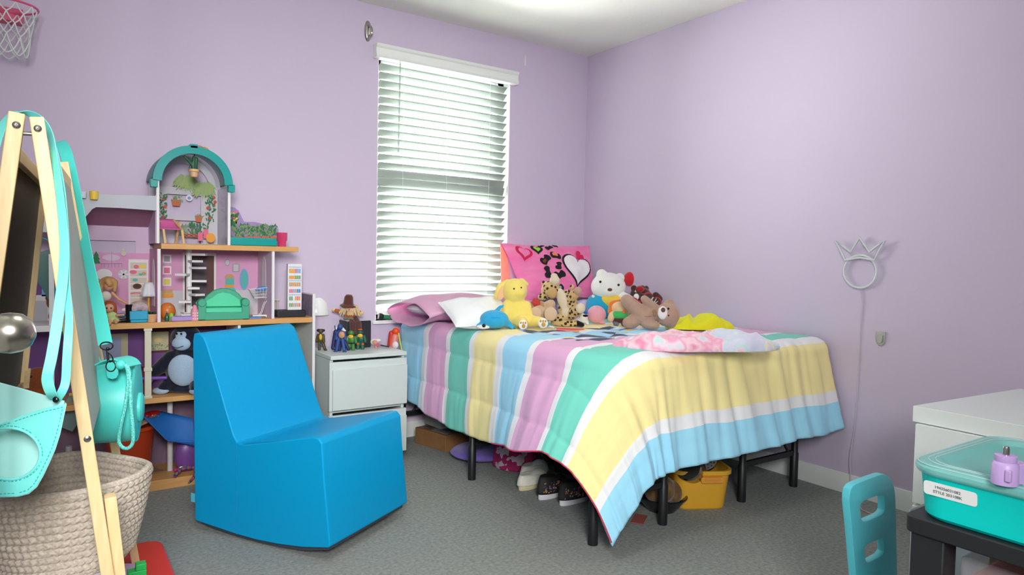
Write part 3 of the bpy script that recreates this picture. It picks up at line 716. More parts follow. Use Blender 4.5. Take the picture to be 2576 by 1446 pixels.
# ---- small penguin, balls
t, F = fthing('penguin_plush', 'tiny white penguin plush with blue cap beside cheetah tail', 'toy', 1466, 814, PZ(1466, 814, Zb))
soft('body', F, [('e', 1466, 797, 0, 13, 12, 16), ('c', 1474, 806, 0, 1477, 812, 6, 5, 4), ('c', 1456, 804, 2, 1450, 810, 4, 5, 4)], white_pl, t, .003)
obj('cap', F.mb([('e', 1470, 787, 2, 8, 8, 6)]), plush('cap_blue', '2E63C0'), t); obj('visor', F.mb([('e', 1471, 793, 11, 7, 2, 3)]), plush('black_plush', ''), t)
t, F = fthing('ball_plush', 'round pink plush ball next to the tiny penguin', 'toy', 1500, 814, PZ(1500, 814, Zb))
soft('body', F, [('e', 1500, 791, 0, 24, 23, 23), ('e', 1514, 810, 8, 9, 7, 4)], plush('ball_pink', 'E2A3B4'), t)
t, F = fthing('lilac_cushion', 'small lilac and pale blue cushion wedged below the hot pink pillow', 'cushion', 1478, 786, PZ(1478, 786, Zb) + V((0, .02, 0)))
soft('body', F, [('e', 1476, 770, 0, 28, 14, 17)], plush('lilac_plush', 'D9BFE6', 'BFD4F0', nscale=14), t)

# ---- doll with orange hair
t, F = fthing('rag_doll', 'soft doll with orange hair, green shirt and brown shorts lying against white bear', 'doll', 1546, 817, PZ(1546, 817, Zb) + V((-.012, -.05, 0)))
skin_pl = plush('doll_skin', 'E5C39A')
soft('body', F, [('e', 1547, 772, 0, 23, 18, 17), ('c', 1526, 790, 4, 1521, 800, 12, 9, 8), ('c', 1566, 786, 4, 1572, 800, 8, 7, 6)], skin_pl, t)
soft('hair', F, [('c', 1522, 782, -4, 1527, 762, -6, 7, 8), ('c', 1527, 762, -6, 1552, 755, -8, 8, 6), ('e', 1553, 781, 15, 6, 4, 5), ('e', 1538, 764, -10, 20, 12, 12)], plush('hair_orange', 'E07B3A'), t)
soft('shirt', F, [('e', 1545, 790, 4, 24, 15, 11), ('e', 1545, 783, 6, 17, 12, 7)], plush('shirt_green', '45B864'), t)
soft('shorts', F, [('e', 1546, 802, 4, 21, 14, 8)], plush('shorts_brown', '5A3328'), t)
for cx in (1536, 1556): soft('leg', F, [('c', cx, 806, 4, cx, 811, 8, 9, 8)], plush('leg_grey', '6C7384'), t)

# ---- white bear (plain) with blue and yellow tummy
t, F = fthing('bear_plush', 'big white plush bear with blue and yellow tummy in the corner', 'toy', 1540, 800, PZ(1540, 800, Zb) + V((.0, .03, 0)))
soft('head', F, [('e', 1537, 722, 0, 44, 34, 36), ('e', 1536, 733, 20, 20, 16, 15), ('e', 1520, 692, -4, 14, 9, 14), ('e', 1566, 700, -8, 13, 9, 13)], white_pl, t)
soft('body', F, [('e', 1526, 768, -4, 44, 32, 34)], plush('tummy_blue', '2CA4CF'), t)
soft('bib', F, [('e', 1548, 758, 20, 32, 13, 18, (0, .25, 0))], plush('bib_yellow', 'EFC94B'), t)
soft('arm', F, [('c', 1570, 745, 14, 1588, 752, 18, 13, 11)], white_pl, t)
obj('nose', F.mb([('e', 1536, 728, 36, 6, 3, 4)]), plush('nose_brown', '6B4A3A'), t)
for cx, cy in ((1513, 709), (1558, 716)): obj('eye', F.mb([('e', cx, cy, 30, 3, 2, 3)]), black, t)
obj('button', F.mb([('e', 1497, 746, 22, 4, 2, 4)]), white_pl, t)
t, F = fthing('pompom_toy', 'bright red plush pompom ball on a stalk behind the white bear', 'toy', 1585, 740, at(1585, 740, 1, 3.14))
soft('pompom', F, [('e', 1586, 702, 0, 19, 15, 19), ('c', 1590, 716, -6, 1592, 738, -8, 6, 6)], plush('pom_red', 'D92C38'), t)
# ---- brown dog and brown bear with heart
br_pl = plush('brown_plush', '5B3A30', '4C3028')
t, F = fthing('moose_plush', 'dark brown plush head with white cheek and red bow, right of white bear', 'toy', 1602, 800, PZ(1602, 800, Zb) + V((.01, .0, 0)))
soft('body', F, [('e', 1604, 750, 0, 18, 14, 15), ('e', 1604, 784, -4, 20, 14, 22), ('c', 1602, 728, -4, 1612, 724, -6, 8, 7)], br_pl, t)
obj('cheek', F.mb([('e', 1594, 746, 12, 7, 4, 8)]), white_pl, t)
soft('bow', F, [('e', 1590, 754, 16, 9, 4, 6, (0, .5, 0)), ('e', 1600, 760, 16, 6, 4, 5)], mat('red_satin', 'C01F33', .4), t, .003)
obj('hat', F.mb([('e', 1604, 727, 4, 11, 9, 8)]), plush('hat_red', 'A8242C'), t)
t, F = fthing('bear_plush', 'chocolate brown plush bear hugging a heart cushion by the wall', 'toy', 1650, 800, PZ(1650, 800, Zb) + V((-.02, .06, 0)))
soft('body', F, [('e', 1634, 742, 0, 26, 20, 18), ('e', 1652, 775, -6, 36, 20, 28), ('e', 1617, 727, 0, 8, 6, 8), ('e', 1649, 727, -4, 7, 6, 7), ('c', 1672, 744, 4, 1680, 752, 6, 9, 9), ('c', 1700, 780, 0, 1703, 770, 2, 7, 6)], br_pl, t)
obj('eye_spot', F.mb([('e', 1622, 734, 18, 6, 3, 3.5)]), white_pl, t)
t, F = fthing('heart_cushion', 'dark heart cushion with red rim and white script, held by the brown bear', 'cushion', 1648, 768, PZ(1650, 800, Zb) + V((-.020, .035, .064)))
def heart_pts(cx, cy, s_, rot): return [(cx + s_ * (a * cos(rot) - b2 * sin(rot)), cy - s_ * (a * sin(rot) + b2 * cos(rot))) for a, b2 in HEART]
for nm, s_, dpt, f0, mm in (('rim', 27, 10, 12, mat('red_satin', '')), ('face', 23, 9, 17, mat('choc_satin', '33211F', .5))):
    mb = MB(); hp2 = [F(a, c_, 0) for a, c_ in heart_pts(1648, 754, s_, -.5)]
    mb.prism([(p.x, p.z) for p in hp2], (0, -f0 * F.s, 0), (1, 0, 0), (0, 0, 1), (0, -1, 0), dpt * F.s)
    obj(nm, mb, mm, t, bevel=.004, seg=3)
sc = spline([F(1632, 760, 23.5), F(1638, 752, 23.5), F(1640, 745, 23.5), F(1637, 752, 23.5), F(1642, 758, 23.5), F(1648, 746, 23.5), F(1652, 742, 23.5), F(1646, 756, 23.5), F(1652, 758, 23.5), F(1660, 744, 23.5), F(1655, 756, 23.5), F(1664, 752, 23.5)], 5)
obj('script', MB().tube(sc, .0018, 6), mat('script_white', 'ECE6E2', .7), t)

# ---- tan bear on its side
t, F = fthing('bear_plush', 'tan teddy bear lying on its side with white muzzle, feet to the left', 'toy', 1630, 826, PZ(1630, 826, Zb))
tb = plush('teddy_tan', 'AF907C', 'B89986')
soft('body', F, [('e', 1677, 790, 4, 31, 28, 30), ('e', 1620, 795, 0, 32, 24, 25), ('c', 1604, 782, 4, 1573, 756, 10, 19, 16), ('c', 1645, 775, 0, 1618, 752, 6, 13, 10), ('c', 1590, 808, 10, 1577, 811, 18, 18, 15), ('c', 1622, 814, 16, 1644, 816, 20, 12, 11),
                 ('e', 1682, 763, 0, 14, 10, 13), ('e', 1690, 814, 4, 12, 9, 11)], tb, t)
soft('muzzle', F, [('e', 1660, 784, 26, 13, 9, 17)], white_pl, t, .0035)
obj('nose', F.mb([('e', 1659, 776, 36, 5.5, 4, 6)]), plush('nose_brown', ''), t)
for cx, cy in ((1673, 773), (1674, 790)): obj('eye', F.mb([('e', cx, cy, 30, 2.8, 2, 2.8)]), black, t)
soft('ribbon_bow', F, [('e', 1640, 780, 26, 6, 3, 5, (0, .5, 0)), ('e', 1641, 788, 26, 5, 3, 5), ('c', 1634, 793, 24, 1616, 793, 24, 1.5, 1.5)], plush('ribbon_tan', 'A07A58'), t, .003)

# ---- crumpled cloths
def crumple(name, m, c, r, rz, amp, fq, label, cat, seed=0, nu=110, nv=56, flat=.0):
    mb = MB().ell((0, 0, 0), 1, nu=nu, nv=nv); R = Matrix.Rotation(rz, 3, 'Z'); out = []
    for p in mb.v:
        q = V((abs(p.x) ** .8 * (1 if p.x > 0 else -1), abs(p.y) ** .8 * (1 if p.y > 0 else -1), p.z)); h = V((q.x * r[0], q.y * r[1], 0)); s_ = V((seed * 3.7, seed, 0))
        n1 = 1 - abs(noise.noise(h * fq + s_)) * 2; n2 = noise.noise(h * fq * 2.3 + s_); n3 = noise.noise(h * fq * .6 + s_)
        z = max(p.z, -.15); edge = 1 + .16 * noise.noise(V((p.x * 2.2, p.y * 2.2, seed)))
        fo = flat * sin(h.x * 55 + h.y * 30 + 5 * noise.noise(h * 7 + s_)) ; zz = (z + .15) * r[2] * (1 + amp * (n1 * .6 + n2 * .4) + .5 * n3 + fo) if z > -.15 else 0
        out.append(V(c) + R @ V((h.x * edge, h.y * edge, max(0, zz))))
    mb.v = out
    return single(name, mb, m, label, cat, base=c, ang=80)
crumple('yellow_towel', mat('yellow_towel', 'E3E21E', .95, bump=.5, bscale=300, bdist=.003, sheen=.2), PZ(1757, 826, Zb), (.175, .085, .040), FACE + .05, .8, 9, 'bright yellow towel crumpled beside the wall, right of tan teddy', 'towel', 3, flat=.35)
fm = bpy.data.materials.new('rainbow_fleece'); fm.use_nodes = True; nt = fm.node_tree; b_ = nt.nodes['Principled BSDF']; b_.inputs['Roughness'].default_value = .95; b_.inputs['Sheen Weight'].default_value = .4
tc = nt.nodes.new('ShaderNodeTexCoord'); n1 = nt.nodes.new('ShaderNodeTexNoise'); n1.inputs['Scale'].default_value = 12; n1.inputs['Detail'].default_value = 2; n1.inputs['Roughness'].default_value = .45
sx = nt.nodes.new('ShaderNodeSeparateXYZ'); md = nt.nodes.new('ShaderNodeMath'); md.operation = 'MULTIPLY_ADD'; md.inputs[1].default_value = .75
r = nt.nodes.new('ShaderNodeValToRGB'); stops = [(.0, 'F6C3D4'), (.24, 'EE93B6'), (.34, 'F8D5E0'), (.42, 'F2A6C4'), (.50, 'F4DCEA'), (.57, 'C4E8EA'), (.63, 'E3DCF4'), (.70, 'CFE3F6'), (.78, 'F4F0D2'), (.86, 'D6C8EE'), (.97, 'F4C4B8')]
r.color_ramp.elements[0].position = 0; r.color_ramp.elements[0].color = lin(stops[0][1]); r.color_ramp.elements[1].position = stops[1][0]; r.color_ramp.elements[1].color = lin(stops[1][1])
for p, c in stops[2:]: e_ = r.color_ramp.elements.new(p); e_.color = lin(c)
nt.links.new(tc.outputs['Object'], n1.inputs[0]); nt.links.new(tc.outputs['Object'], sx.inputs[0]); nt.links.new(sx.outputs[0], md.inputs[0]); nt.links.new(n1.outputs[0], md.inputs[2]); nt.links.new(md.outputs[0], r.inputs[0]); nt.links.new(r.outputs[0], b_.inputs['Base Color'])
n2 = nt.nodes.new('ShaderNodeTexNoise'); n2.inputs['Scale'].default_value = 140; bp = nt.nodes.new('ShaderNodeBump'); bp.inputs['Strength'].default_value = .45; bp.inputs['Distance'].default_value = .004
nt.links.new(tc.outputs['Object'], n2.inputs[0]); nt.links.new(n2.outputs[0], bp.inputs['Height']); nt.links.new(bp.outputs[0], b_.inputs['Normal'])
fc = (PZ(1560, 868, Zb) + PZ(1930, 868, Zb)) / 2
crumple('fleece_throw', fm, (fc.x - .0, fc.y - .01, Zb - .010), (.335, .125, .050), FACE + .10, .45, 9, 'fluffy pink and rainbow fleece throw bunched at the foot of the bed', 'blanket', 8, nu=170, nv=72, flat=.05)
# red card and white stick on the cover
p = PZ(1425, 828, Zb + .004)
single('felt_flag', MB().prism([(-.05, -.03), (.015, -.035), (.085, .02), (.0, .03), (-.045, .028)], p, (cos(FACE), sin(FACE), 0), (-sin(FACE), cos(FACE), 0), (0, 0, 1), .006), mat('coral_felt', 'E4606A', .9), 'flat red felt triangle lying on the comforter by the cheetah tail', 'cloth')
p = PZ(1388, 823, Zb + .01)
single('lollipop_stick', MB().tube([p + V((-.006, .012, .004)), p + V((.006, -.012, -.001))], .003, 8), mat('stick_white', 'F0F2EE', .5), 'short white stick on the comforter in front of monkey', 'stick')
# ================================================================== blue foam rocker
cl_o = V((.463, 2.777, 0)); cu, cw = V((.522, -.853, 0)), V((.866, .500, 0))
cu.normalize(); cw = V((-cu.y, cu.x, 0)).normalized()
rk = thing('rocking_chair', 'bright blue vinyl foam rocker chair standing in the middle of the carpet', 'chair', cl_o + cu * .32 + cw * .245)
vin = mat('blue_vinyl', '009BD2', .45, bump=.05, bscale=350, bdist=.0008, spec=.22)
prof = [(0.0, .035), (-.012, .72), (-.006, .748), (.018, .752), (.044, .738), (.06, .712), (.102, .615), (.162, .465), (.196, .385), (.212, .362), (.236, .358), (.27, .362), (.41, .392), (.56, .424), (.586, .424), (.602, .408), (.612, .29), (.640, .058), (.634, .05), (.52, .030), (.41, .020), (.31, .0165), (.21, .019), (.1, .027), (.012, .033)]
CW = .485; mb = MB(); n = len(prof); NS = 18
for k in range(NS + 1):
    t = k / NS
    for d, z in prof:
        mb.v.append(cl_o + cu * d + cw * (CW * t) + V((0, 0, z)))
for k in range(NS):
    for i in range(n): mb.f.append((k * n + i, k * n + (i + 1) % n, (k + 1) * n + (i + 1) % n, (k + 1) * n + i))
mb.f.append(tuple(range(n))); mb.f.append(tuple(NS * n + i for i in range(n))); mb.mi = [0] * len(mb.f)
obj('foam_body', mb, vin, rk, world=True, bevel=.018, seg=4, ang=70)
mb = MB(); bp = [(.02, .036), (.1, .028), (.21, .019), (.31, .016), (.41, .019), (.52, .029), (.625, .049), (.625, .036), (.52, .013), (.41, .003), (.31, 0), (.21, .003), (.1, .012), (.02, .022)]
mb.prism([(a, b_) for a, b_ in bp], cl_o + cw * (CW / 2), cu, (0, 0, 1), cw, CW - .03)
obj('rocker_base', mb, mat('base_grey', '3B424C', .6), rk, world=True)
mb = MB()
for off in (0.0,):
    pts = [(.212, .357), (.213, .3), (.214, .2), (.215, .1), (.216, .021)]
    mb.tube([cl_o + cu * d - cw * .0008 + V((0, 0, z)) for d, z in pts], .0014, 6)
mb.tube(spline([cl_o + cu * d - cw * -.003 + V((0, 0, z)) for d, z in [(.214, .352), (.3, .372), (.42, .393), (.56, .418), (.592, .412), (.603, .38)]], 4), .0014, 6)
obj('seam', mb, mat('seam_blue', '0C87BC', .5), rk, world=True)
mb = MB().box(cl_o + cu * -.018 + cw * .012 + V((0, 0, .115)), (.030, .002, .034), Matrix((cu, cw, (0, 0, 1))).transposed())
obj('brand_tag', mb, mat('tag_cyan', '58C3E0', .6), rk, world=True, label='small pale cyan cloth tag')

# ================================================================== white nightstand
nsm = mat('white_laminate', 'D2DDDB', .4, spec=.4)
nx0, nx1, ny0, ny1, nz = 1.148, 1.556, 3.225, 3.575, .56
ns = thing('nightstand', 'white two-drawer nightstand between dollhouse and bed', 'nightstand', ((nx0 + nx1) / 2, (ny0 + ny1) / 2, 0))
mb = MB(); mb.span((nx0 + .004, ny0 + .022, 0), (nx0 + .02, ny1, nz - .022)); mb.span((nx1 - .02, ny0 + .022, 0), (nx1 - .004, ny1, nz - .022))
mb.span((nx0 + .02, ny1 - .008, .02), (nx1 - .02, ny1, nz - .022)); mb.span((nx0 + .02, ny0 + .03, .02), (nx1 - .02, ny1 - .008, .035)); mb.span((nx0 + .02, ny0 + .03, .27), (nx1 - .02, ny1 - .008, .28))
obj('carcass', mb, nsm, ns, world=True, bevel=.0015)
obj('top', MB().span((nx0, ny0, nz - .02), (nx1, ny1, nz)), nsm, ns, world=True, bevel=.0025)
for k, (a, b_) in enumerate(((.285, .528), (.035, .262))):
    y0 = ny0 - .002
    mb = MB().span((nx0 - .004, y0 + .006, a), (nx1 + .002, y0 + .022, b_))
    dr = obj('drawer', mb, nsm, ns, world=True, bevel=.001)
    obj('raised_panel', MB().span((nx0 + .010, y0 - .004, a + .004), (nx1 + .002, y0 + .007, b_ - .036)), nsm, dr, world=True, bevel=.002)

# ---------------------------------------------------------------- things on the nightstand
ZN = nz
def figurine(name, label, px, py, loc, spec, mats, group=None, rz=None):
    t, F = fthing(name, label, 'figurine', px, py, loc, group, rz)
    for nm, parts, mk, vox in spec: soft(nm, F, parts, mats[mk], t, vox, 2)
    return t, F
ft = {'green': mat('toy_green', '3F7A3A', .45), 'dgreen': mat('toy_dark_green', '1F5A45', .45), 'olive': mat('toy_olive', '4A4526', .5), 'yell': mat('toy_yellow', 'E2B32E', .5), 'or': mat('toy_orange', 'E8642A', .5),
      'navy': mat('toy_navy', '26265E', .55), 'blue': mat('toy_blue', '264C8C', .5), 'skin': mat('toy_skin', 'C98E66', .5), 'blk': mat('toy_black', '1C1B1C', .5), 'pink': mat('toy_pink', 'EC7FA8', .45), 'red': mat('toy_red', 'D23B2C', .4)}
# brown-olive figure at the left
figurine('action_figure', 'olive toy action figure with yellow chest standing near the lamp stem', 806, 872, (at(806, 860, 1, 3.46).x, 3.46, ZN),
    [('body', [('e', 807, 824, 0, 6, 5, 6), ('e', 806, 842, 0, 9, 6, 12), ('c', 800, 834, 0, 796, 850, 3, 3.5, 3), ('c', 813, 834, 0, 816, 850, 3, 3.5, 3), ('c', 803, 852, 0, 804, 870, 2, 4, 3.5), ('c', 812, 852, 0, 818, 869, 2, 4, 3.5), ('c', 818, 870, 2, 822, 870, 6, 3, 3)], 'olive', .002),
     ('chest', [('e', 808, 838, 6, 4, 2, 8)], 'yell', .0015), ('hood', [('c', 800, 822, 0, 814, 822, 0, 4, 3.5)], 'blk', .002), ('knee_pad', [('e', 807, 858, 4, 3, 2, 3)], 'blue', .0015)], ft)
t_, F = figurine('action_figure', 'navy caped action figure with bare chest standing at nightstand front left', 855, 884, PZ(855, 884, ZN),
    [('body', [('e', 855, 822, 0, 7, 6, 7), ('e', 858, 840, 2, 11, 7, 10), ('c', 866, 836, 2, 869, 852, 4, 4, 3.5), ('c', 848, 836, 2, 846, 852, 2, 4, 3.5), ('c', 852, 854, 2, 848, 880, 4, 5, 4), ('c', 862, 854, 2, 867, 880, 4, 5, 4), ('e', 846, 883, 8, 5, 6, 2.5), ('e', 869, 883, 8, 5, 6, 2.5)], 'blue', .002),
     ('chest', [('e', 861, 841, 7, 8, 3.5, 9)], 'skin', .0015),
     ('cape', [('c', 842, 834, -6, 836, 876, -6, 5, 5), ('c', 850, 832, -8, 852, 880, -8, 6, 5), ('c', 856, 840, -8, 874, 878, -8, 6, 4), ('c', 836, 876, -6, 852, 881, -8, 5, 4)], 'navy', .002),
     ('blade', [('c', 840, 820, -6, 842, 834, -6, 1.5, 1.5), ('c', 850, 816, -6, 846, 832, -6, 1.5, 1.5)], 'blue', .0012)], ft)
for nm, px, py, g1, lab in (('a', 884, 868, 'green', 'mid green toy action figure with yellow chest, left of the dark green one'), ('b', 910, 868, 'dgreen', 'dark green toy action figure with orange knee pads leaning on the black speaker box')):
    loc = V((at(px, 860, 1, 3.40).x, 3.40 if nm == 'a' else 3.415, ZN + .001)); X_ = px
    sp = [('body', [('e', X_ - 1, 826, 0, 8, 7, 7), ('e', X_, 843, 0, 11, 8, 12), ('c', X_ - 9, 836, 2, X_ - 13, 850, 6, 4, 4), ('c', X_ + 9, 836, 2, X_ + 13, 848, 6, 4, 4), ('c', X_ - 5, 854, 2, X_ - 6, 866, 6, 5, 5), ('c', X_ + 5, 854, 2, X_ + 6, 866, 6, 5, 5)], g1, .002),
          ('chest', [('e', X_, 834, 7, 7, 3, 5)], 'yell', .0015)]
    if nm == 'b': sp += [('knee_pad', [('e', X_ - 6, 855, 8, 3.5, 2, 2.5)], 'or', .0015), ('knee_pad', [('e', X_ + 7, 855, 8, 3.5, 2, 2.5)], 'or', .0015), ('headband', [('e', X_ - 1, 819, 3, 6, 5, 2)], 'or', .0015)]
    else: sp += [('belt', [('e', X_ + 1, 851, 2, 10, 7, 2)], 'blk', .0015)]
    figurine('action_figure', lab, px, py, loc, sp, ft)
# orange helmet-like toy piece
t, F = fthing('toy_shell', 'small orange plastic toy shell beside the green figures', 'toy', 875, 864, PZ(875, 864, ZN))
soft('shell', F, [('e', 875, 858, 0, 10, 7, 6)], ft['or'], t, .002)
# black speaker box
bx0 = PZ(882, 868, ZN); bxm = mat('speaker_black', '1F232B', .5)
sb = thing('speaker_box', 'black box speaker with white top at nightstand back, the scarecrow sits on it', 'speaker', (1.345, 3.5, ZN))
obj('box_body', MB().span((1.315, 3.46, ZN), (1.455, 3.57, ZN + .145)), bxm, sb, world=True, bevel=.004)
obj('top_plate', MB().span((1.318, 3.463, ZN + .145), (1.452, 3.567, ZN + .149)), mat('speaker_top', 'C9CDD2', .3), sb, world=True, bevel=.001)
# scarecrow doll
t, F = fthing('scarecrow_doll', 'scarecrow rag doll in brown hat and orange bib sitting on the black box', 'doll', 911, 808, (1.345, 3.49, ZN + .149))
straw = mat('straw_wool', 'E0CFA0', .95, c2='C9B482', nscale=120, bump=.6, bscale=300)
soft('head', F, [('e', 914, 779, 4, 13, 11, 12)], plush('doll_face', 'E9BE9C'), t, .003)
soft('body', F, [('e', 911, 795, 0, 14, 10, 13), ('c', 898, 790, 0, 876, 784, 4, 5, 5), ('c', 926, 790, 0, 938, 788, 4, 5, 5)], plush('orange_bib', 'B5622C'), t, .003)
for cx, cy in ((872, 783), (942, 789)): obj('hand', F.mb([('e', cx, cy, 4, 6, 5, 5)]), plush('doll_face', ''), t)
mb = MB()
for sgn, cx in ((-1, 901), (1, 927)):
    for k in range(16):
        a = random.uniform(-6, 6); p = [F(cx + a, 770, 6 + random.uniform(-3, 3)), F(cx + a * 1.3 + sgn * 3, 782, 8), F(cx + a * 1.5 + sgn * 7, 793 + random.uniform(-5, 5), 8)]
        mb.tube(spline(p, 3), .0026, 5)
for k in range(10): mb.tube([F(908 + k * 1.6, 787, 12), F(907 + k * 1.8, 794 + (k % 3), 12)], .002, 5)
obj('hair', mb, straw, t)
mb = MB().lathe([(0, 30), (7, 29), (10.5, 24), (12, 10), (13, 6), (20, 2), (21, 0), (19, 0), (12, 3)], n=28); mb.v = [V((p.x, p.y, p.z)) * F.s for p in mb.v]
mb.xf(Matrix.Translation(F(907, 773, 2)) @ Euler((.12, .10, 0)).to_matrix().to_4x4())
obj('hat', mb, plush('hat_brown', '5E3930', bscale=300), t)
obj('eye', F.mb([('e', 910, 776, 14.6, 1.3, .8, 1.5)]), black, t); obj('eye', F.mb([('e', 918, 775, 14.6, 1.3, .8, 1.5)]), black, t); obj('nose', F.mb([('e', 913, 781, 15, 1.4, 1, 2)]), ft['red'], t)
for cx, c2 in ((916, 922), (930, 936)): soft('boot', F, [('c', cx - 4, 804, 2, c2, 815, 14, 8, 7), ('c', c2, 815, 14, c2 + 1, 838, 16, 8, 8)], plush('boot_brown', '5B3A34'), t, .003)
for cx in (902, 908): soft('trousers', F, [('c', cx, 804, 4, cx + 10, 806, 8, 6, 6)], plush('trouser_grey', '5F5A55', '8A7F74'), t, .003)
# white card
t0, F = fthing('gift_card', 'blank white square card tilted on its corner in front of scarecrow', 'card', 886, 817, (1.245, 3.425, ZN + .06))
t0.location = V((1.262, 3.418, ZN + .068))
mb = MB().prism([(0, 0), (17, 17), (1, 34), (-16, 17)], (0, -.002, 0), (F.s, 0, 0), (0, 0, F.s), (0, -1, 0), .0015)
obj('card', mb, mat('card_white', 'F0F1EC', .5), t0)
# troll doll, pen
t, F = fthing('troll_doll', 'tiny white-haired troll doll in pink lying on nightstand right of the speaker', 'doll', 945, 874, PZ(945, 874, ZN))
soft('hair', F, [('e', 941, 860, -2, 10, 8, 8), ('e', 950, 856, -4, 8, 6, 4)], plush('troll_white', 'ECE8E4'), t, .0025)
soft('face', F, [('e', 944, 860, 5, 7, 5, 6), ('c', 946, 871, 4, 948, 873, 10, 4, 3)], plush('troll_skin', 'D89B80'), t, .002)
soft('dress', F, [('e', 949, 867, 2, 8, 6, 5)], plush('troll_pink', 'C85D92'), t, .002)
a, c = PZ(958, 868, ZN + .006), PZ(978, 872, ZN + .006)
pn = thing('pen', 'thin dark pen lying on the nightstand beside the troll doll', 'pen', a)
obj('barrel', MB().cyl(a, c, .0035, n=10), mat('pen_dark', '3A3F46', .4), pn, world=True); obj('clip', MB().cyl(c + V((-.012, .002, .003)), c + V((-.002, 0, .003)), .0022, n=8), mat('pen_dark', ''), pn, world=True)
# flashlight on the sill edge / bed head
a, c = at(953, 795, 1, 3.52), at(985, 799, 1, 3.50)
fl = thing('flashlight', 'green and black flashlight lying on the window sill left end', 'flashlight', (a + c) / 2)
d = (c - a).normalized(); M_ = basis(a, *frame_of(d))
obj('head', MB().lathe([(.016, 0), (.0185, .002), (.0185, .014), (.013, .026)], n=22).xf(M_), mat('torch_black', '15241F', .35), fl, world=True)
obj('lens', MB().lathe([(0, -.001), (.0155, -.001), (.0155, .001)], n=22).xf(M_), mat('torch_lens', 'F4F7F4', .1), fl, world=True)
obj('barrel', MB().lathe([(.013, .024), (.013, .085), (.012, .088)], n=18).xf(M_), mat('torch_green', '2B7A4B', .35), fl, world=True)
# red and orange toy beyond the nightstand
t, F = fthing('toy_rocket', 'red and orange toy with white wheel wedged between nightstand and bed', 'toy', 990, 884, at(990, 884, 1, 3.50))
soft('shell', F, [('c', 984, 838, 0, 981, 878, 0, 7, 8)], ft['red'], t, .003)
soft('cap', F, [('e', 996, 832, 2, 10, 8, 9)], mat('toy_bright_orange', 'F3591E', .4), t, .003)
soft('body', F, [('c', 994, 846, 0, 990, 878, 2, 9, 10)], mat('toy_clear_red', 'E98F80', .35), t, .003)
obj('wheel', F.mb([('e', 996, 866, 10, 8, 4, 9)]), mat('toy_wheel', 'EFE6DE', .5), t)
obj('stick', F.mb([('c', 1002, 834, 4, 1012, 882, 6, 1.6, 1.6)]), mat('toy_lime', 'D9E64A', .5), t)
# dome lamp (plain)
t, F = fthing('desk_lamp', 'white dome desk lamp on pink stem with pink rosette, at nightstand left', 'lamp', 800, 872, PZ(800, 872, ZN) + V((-.004, .05, 0)))
sh = MB(); R_ = 34 * F.s
sh.lathe([(R_, 0), (R_ * 1.0, R_ * .12), (R_ * .96, R_ * .45), (R_ * .84, R_ * .85), (R_ * .62, R_ * 1.22), (R_ * .32, R_ * 1.46), (0, R_ * 1.52)], n=36); sh.xf(Matrix.Translation(F(803, 793, 0)))
obj('shade', sh, mat('lamp_white', 'EEF1EF', .2, coat=.4), t, solid=.003, ang=60)
obj('shade_rosette', F.mb([('e', 813 + 7 * cos(k * 1.256), 748 + 6 * sin(k * 1.256), 6, 4.5, 3, 4.5) for k in range(5)] + [('e', 813, 748, 9, 3, 3, 3)]), ft['pink'], t)
obj('finial', F.mb([('e', 796, 742, 2, 3.2, 3, 3.2)]), ft['red'], t)
mb = MB(); mb.tube(spline([F(800, 872, 0), F(800, 840, 0), F(802, 810, 0), F(806, 790, 0)], 5), 2.1 * F.s, 10)
obj('stem', mb, ft['pink'], t)
mb = MB().lathe([(0, 0), (8 * F.s, 0), (8 * F.s, 8 * F.s), (6.5 * F.s, 22 * F.s), (0, 23 * F.s)], n=24)
obj('base', mb, ft['pink'], t, bevel=.001)
# ================================================================== dollhouse
DF, DB = 3.32, 3.585
dh = thing('dollhouse', 'large open wooden dollhouse with orange shelves and teal arched roof against the wall', 'dollhouse', (.45, 3.45, 0))
owood = mat('orange_wood', 'CE985A', .5, c2='DBA768', nscale=14, stretch=(.6, 6, 6))
wht = mat('house_white', 'E3E2E4', .45); creamy = mat('house_cream', 'D9D5C0', .5)
pinkw = mat('house_pink', 'DDA6CB', .7, c2='D396C0', nscale=4); lavw = mat('house_lavender', 'D9C0DB', .7); mauve = mat('house_mauve', 'A9768F', .7)
purp = mat('house_purple', '7A4E8F', .7); greyr = mat('house_grey', 'B7BBC4', .55); teal = mat('house_teal', '1FA3A0', .3, transl=.35)
mint = mat('house_mint', '6FAE97', .7)
def H(name, mb, m, parent=None, **k): return obj(name, mb, m, parent or dh, world=True, **k)
def sp(*a): return MB().span(*a)
H('shelf', sp((.418, DF, 1.066), (1.016, DB, 1.09)), owood, bevel=.002)
H('shelf', sp((.10, DF, .72), (1.087, DB, .745)), owood, bevel=.002)
H('shelf', sp((-.36, DF + .005, .72), (.099, DB, .745)), wht, bevel=.002)
H('shelf', sp((-.36, DF, .389), (1.087, DB, .412)), owood, bevel=.002)
H('base_board', sp((-.36, DF, 0), (1.087, DB, .045)), owood, bevel=.002)
H('end_panel', sp((1.088, DF, 0), (1.102, DB, .862)), [wht], bevel=.001)
H('end_panel_print', sp((1.0865, DF + .006, .748), (1.0879, DB, .855)), mat('print_stone', '8E8596', .7, c2='6F617F', nscale=30))
H('divider', sp((.404, DF, .745), (.416, DB, 1.066)), wht)
H('divider', sp((.892, DF, .745), (.903, DB, 1.066)), wht)
H('divider_print', sp((.8905, DF + .005, .745), (.8918, DB, 1.066)), lavw)
H('divider_print', sp((.4025, DF + .005, .745), (.4038, DB, 1.066)), pinkw)
H('divider', sp((.40, DF, 1.09), (.4115, DF + .02, 1.372)), wht)
H('divider', sp((.692, DF, 1.09), (.7035, DF + .02, 1.378)), wht)
H('divider', sp((.74, DF + .01, .412), (.752, DB, .72)), wht)
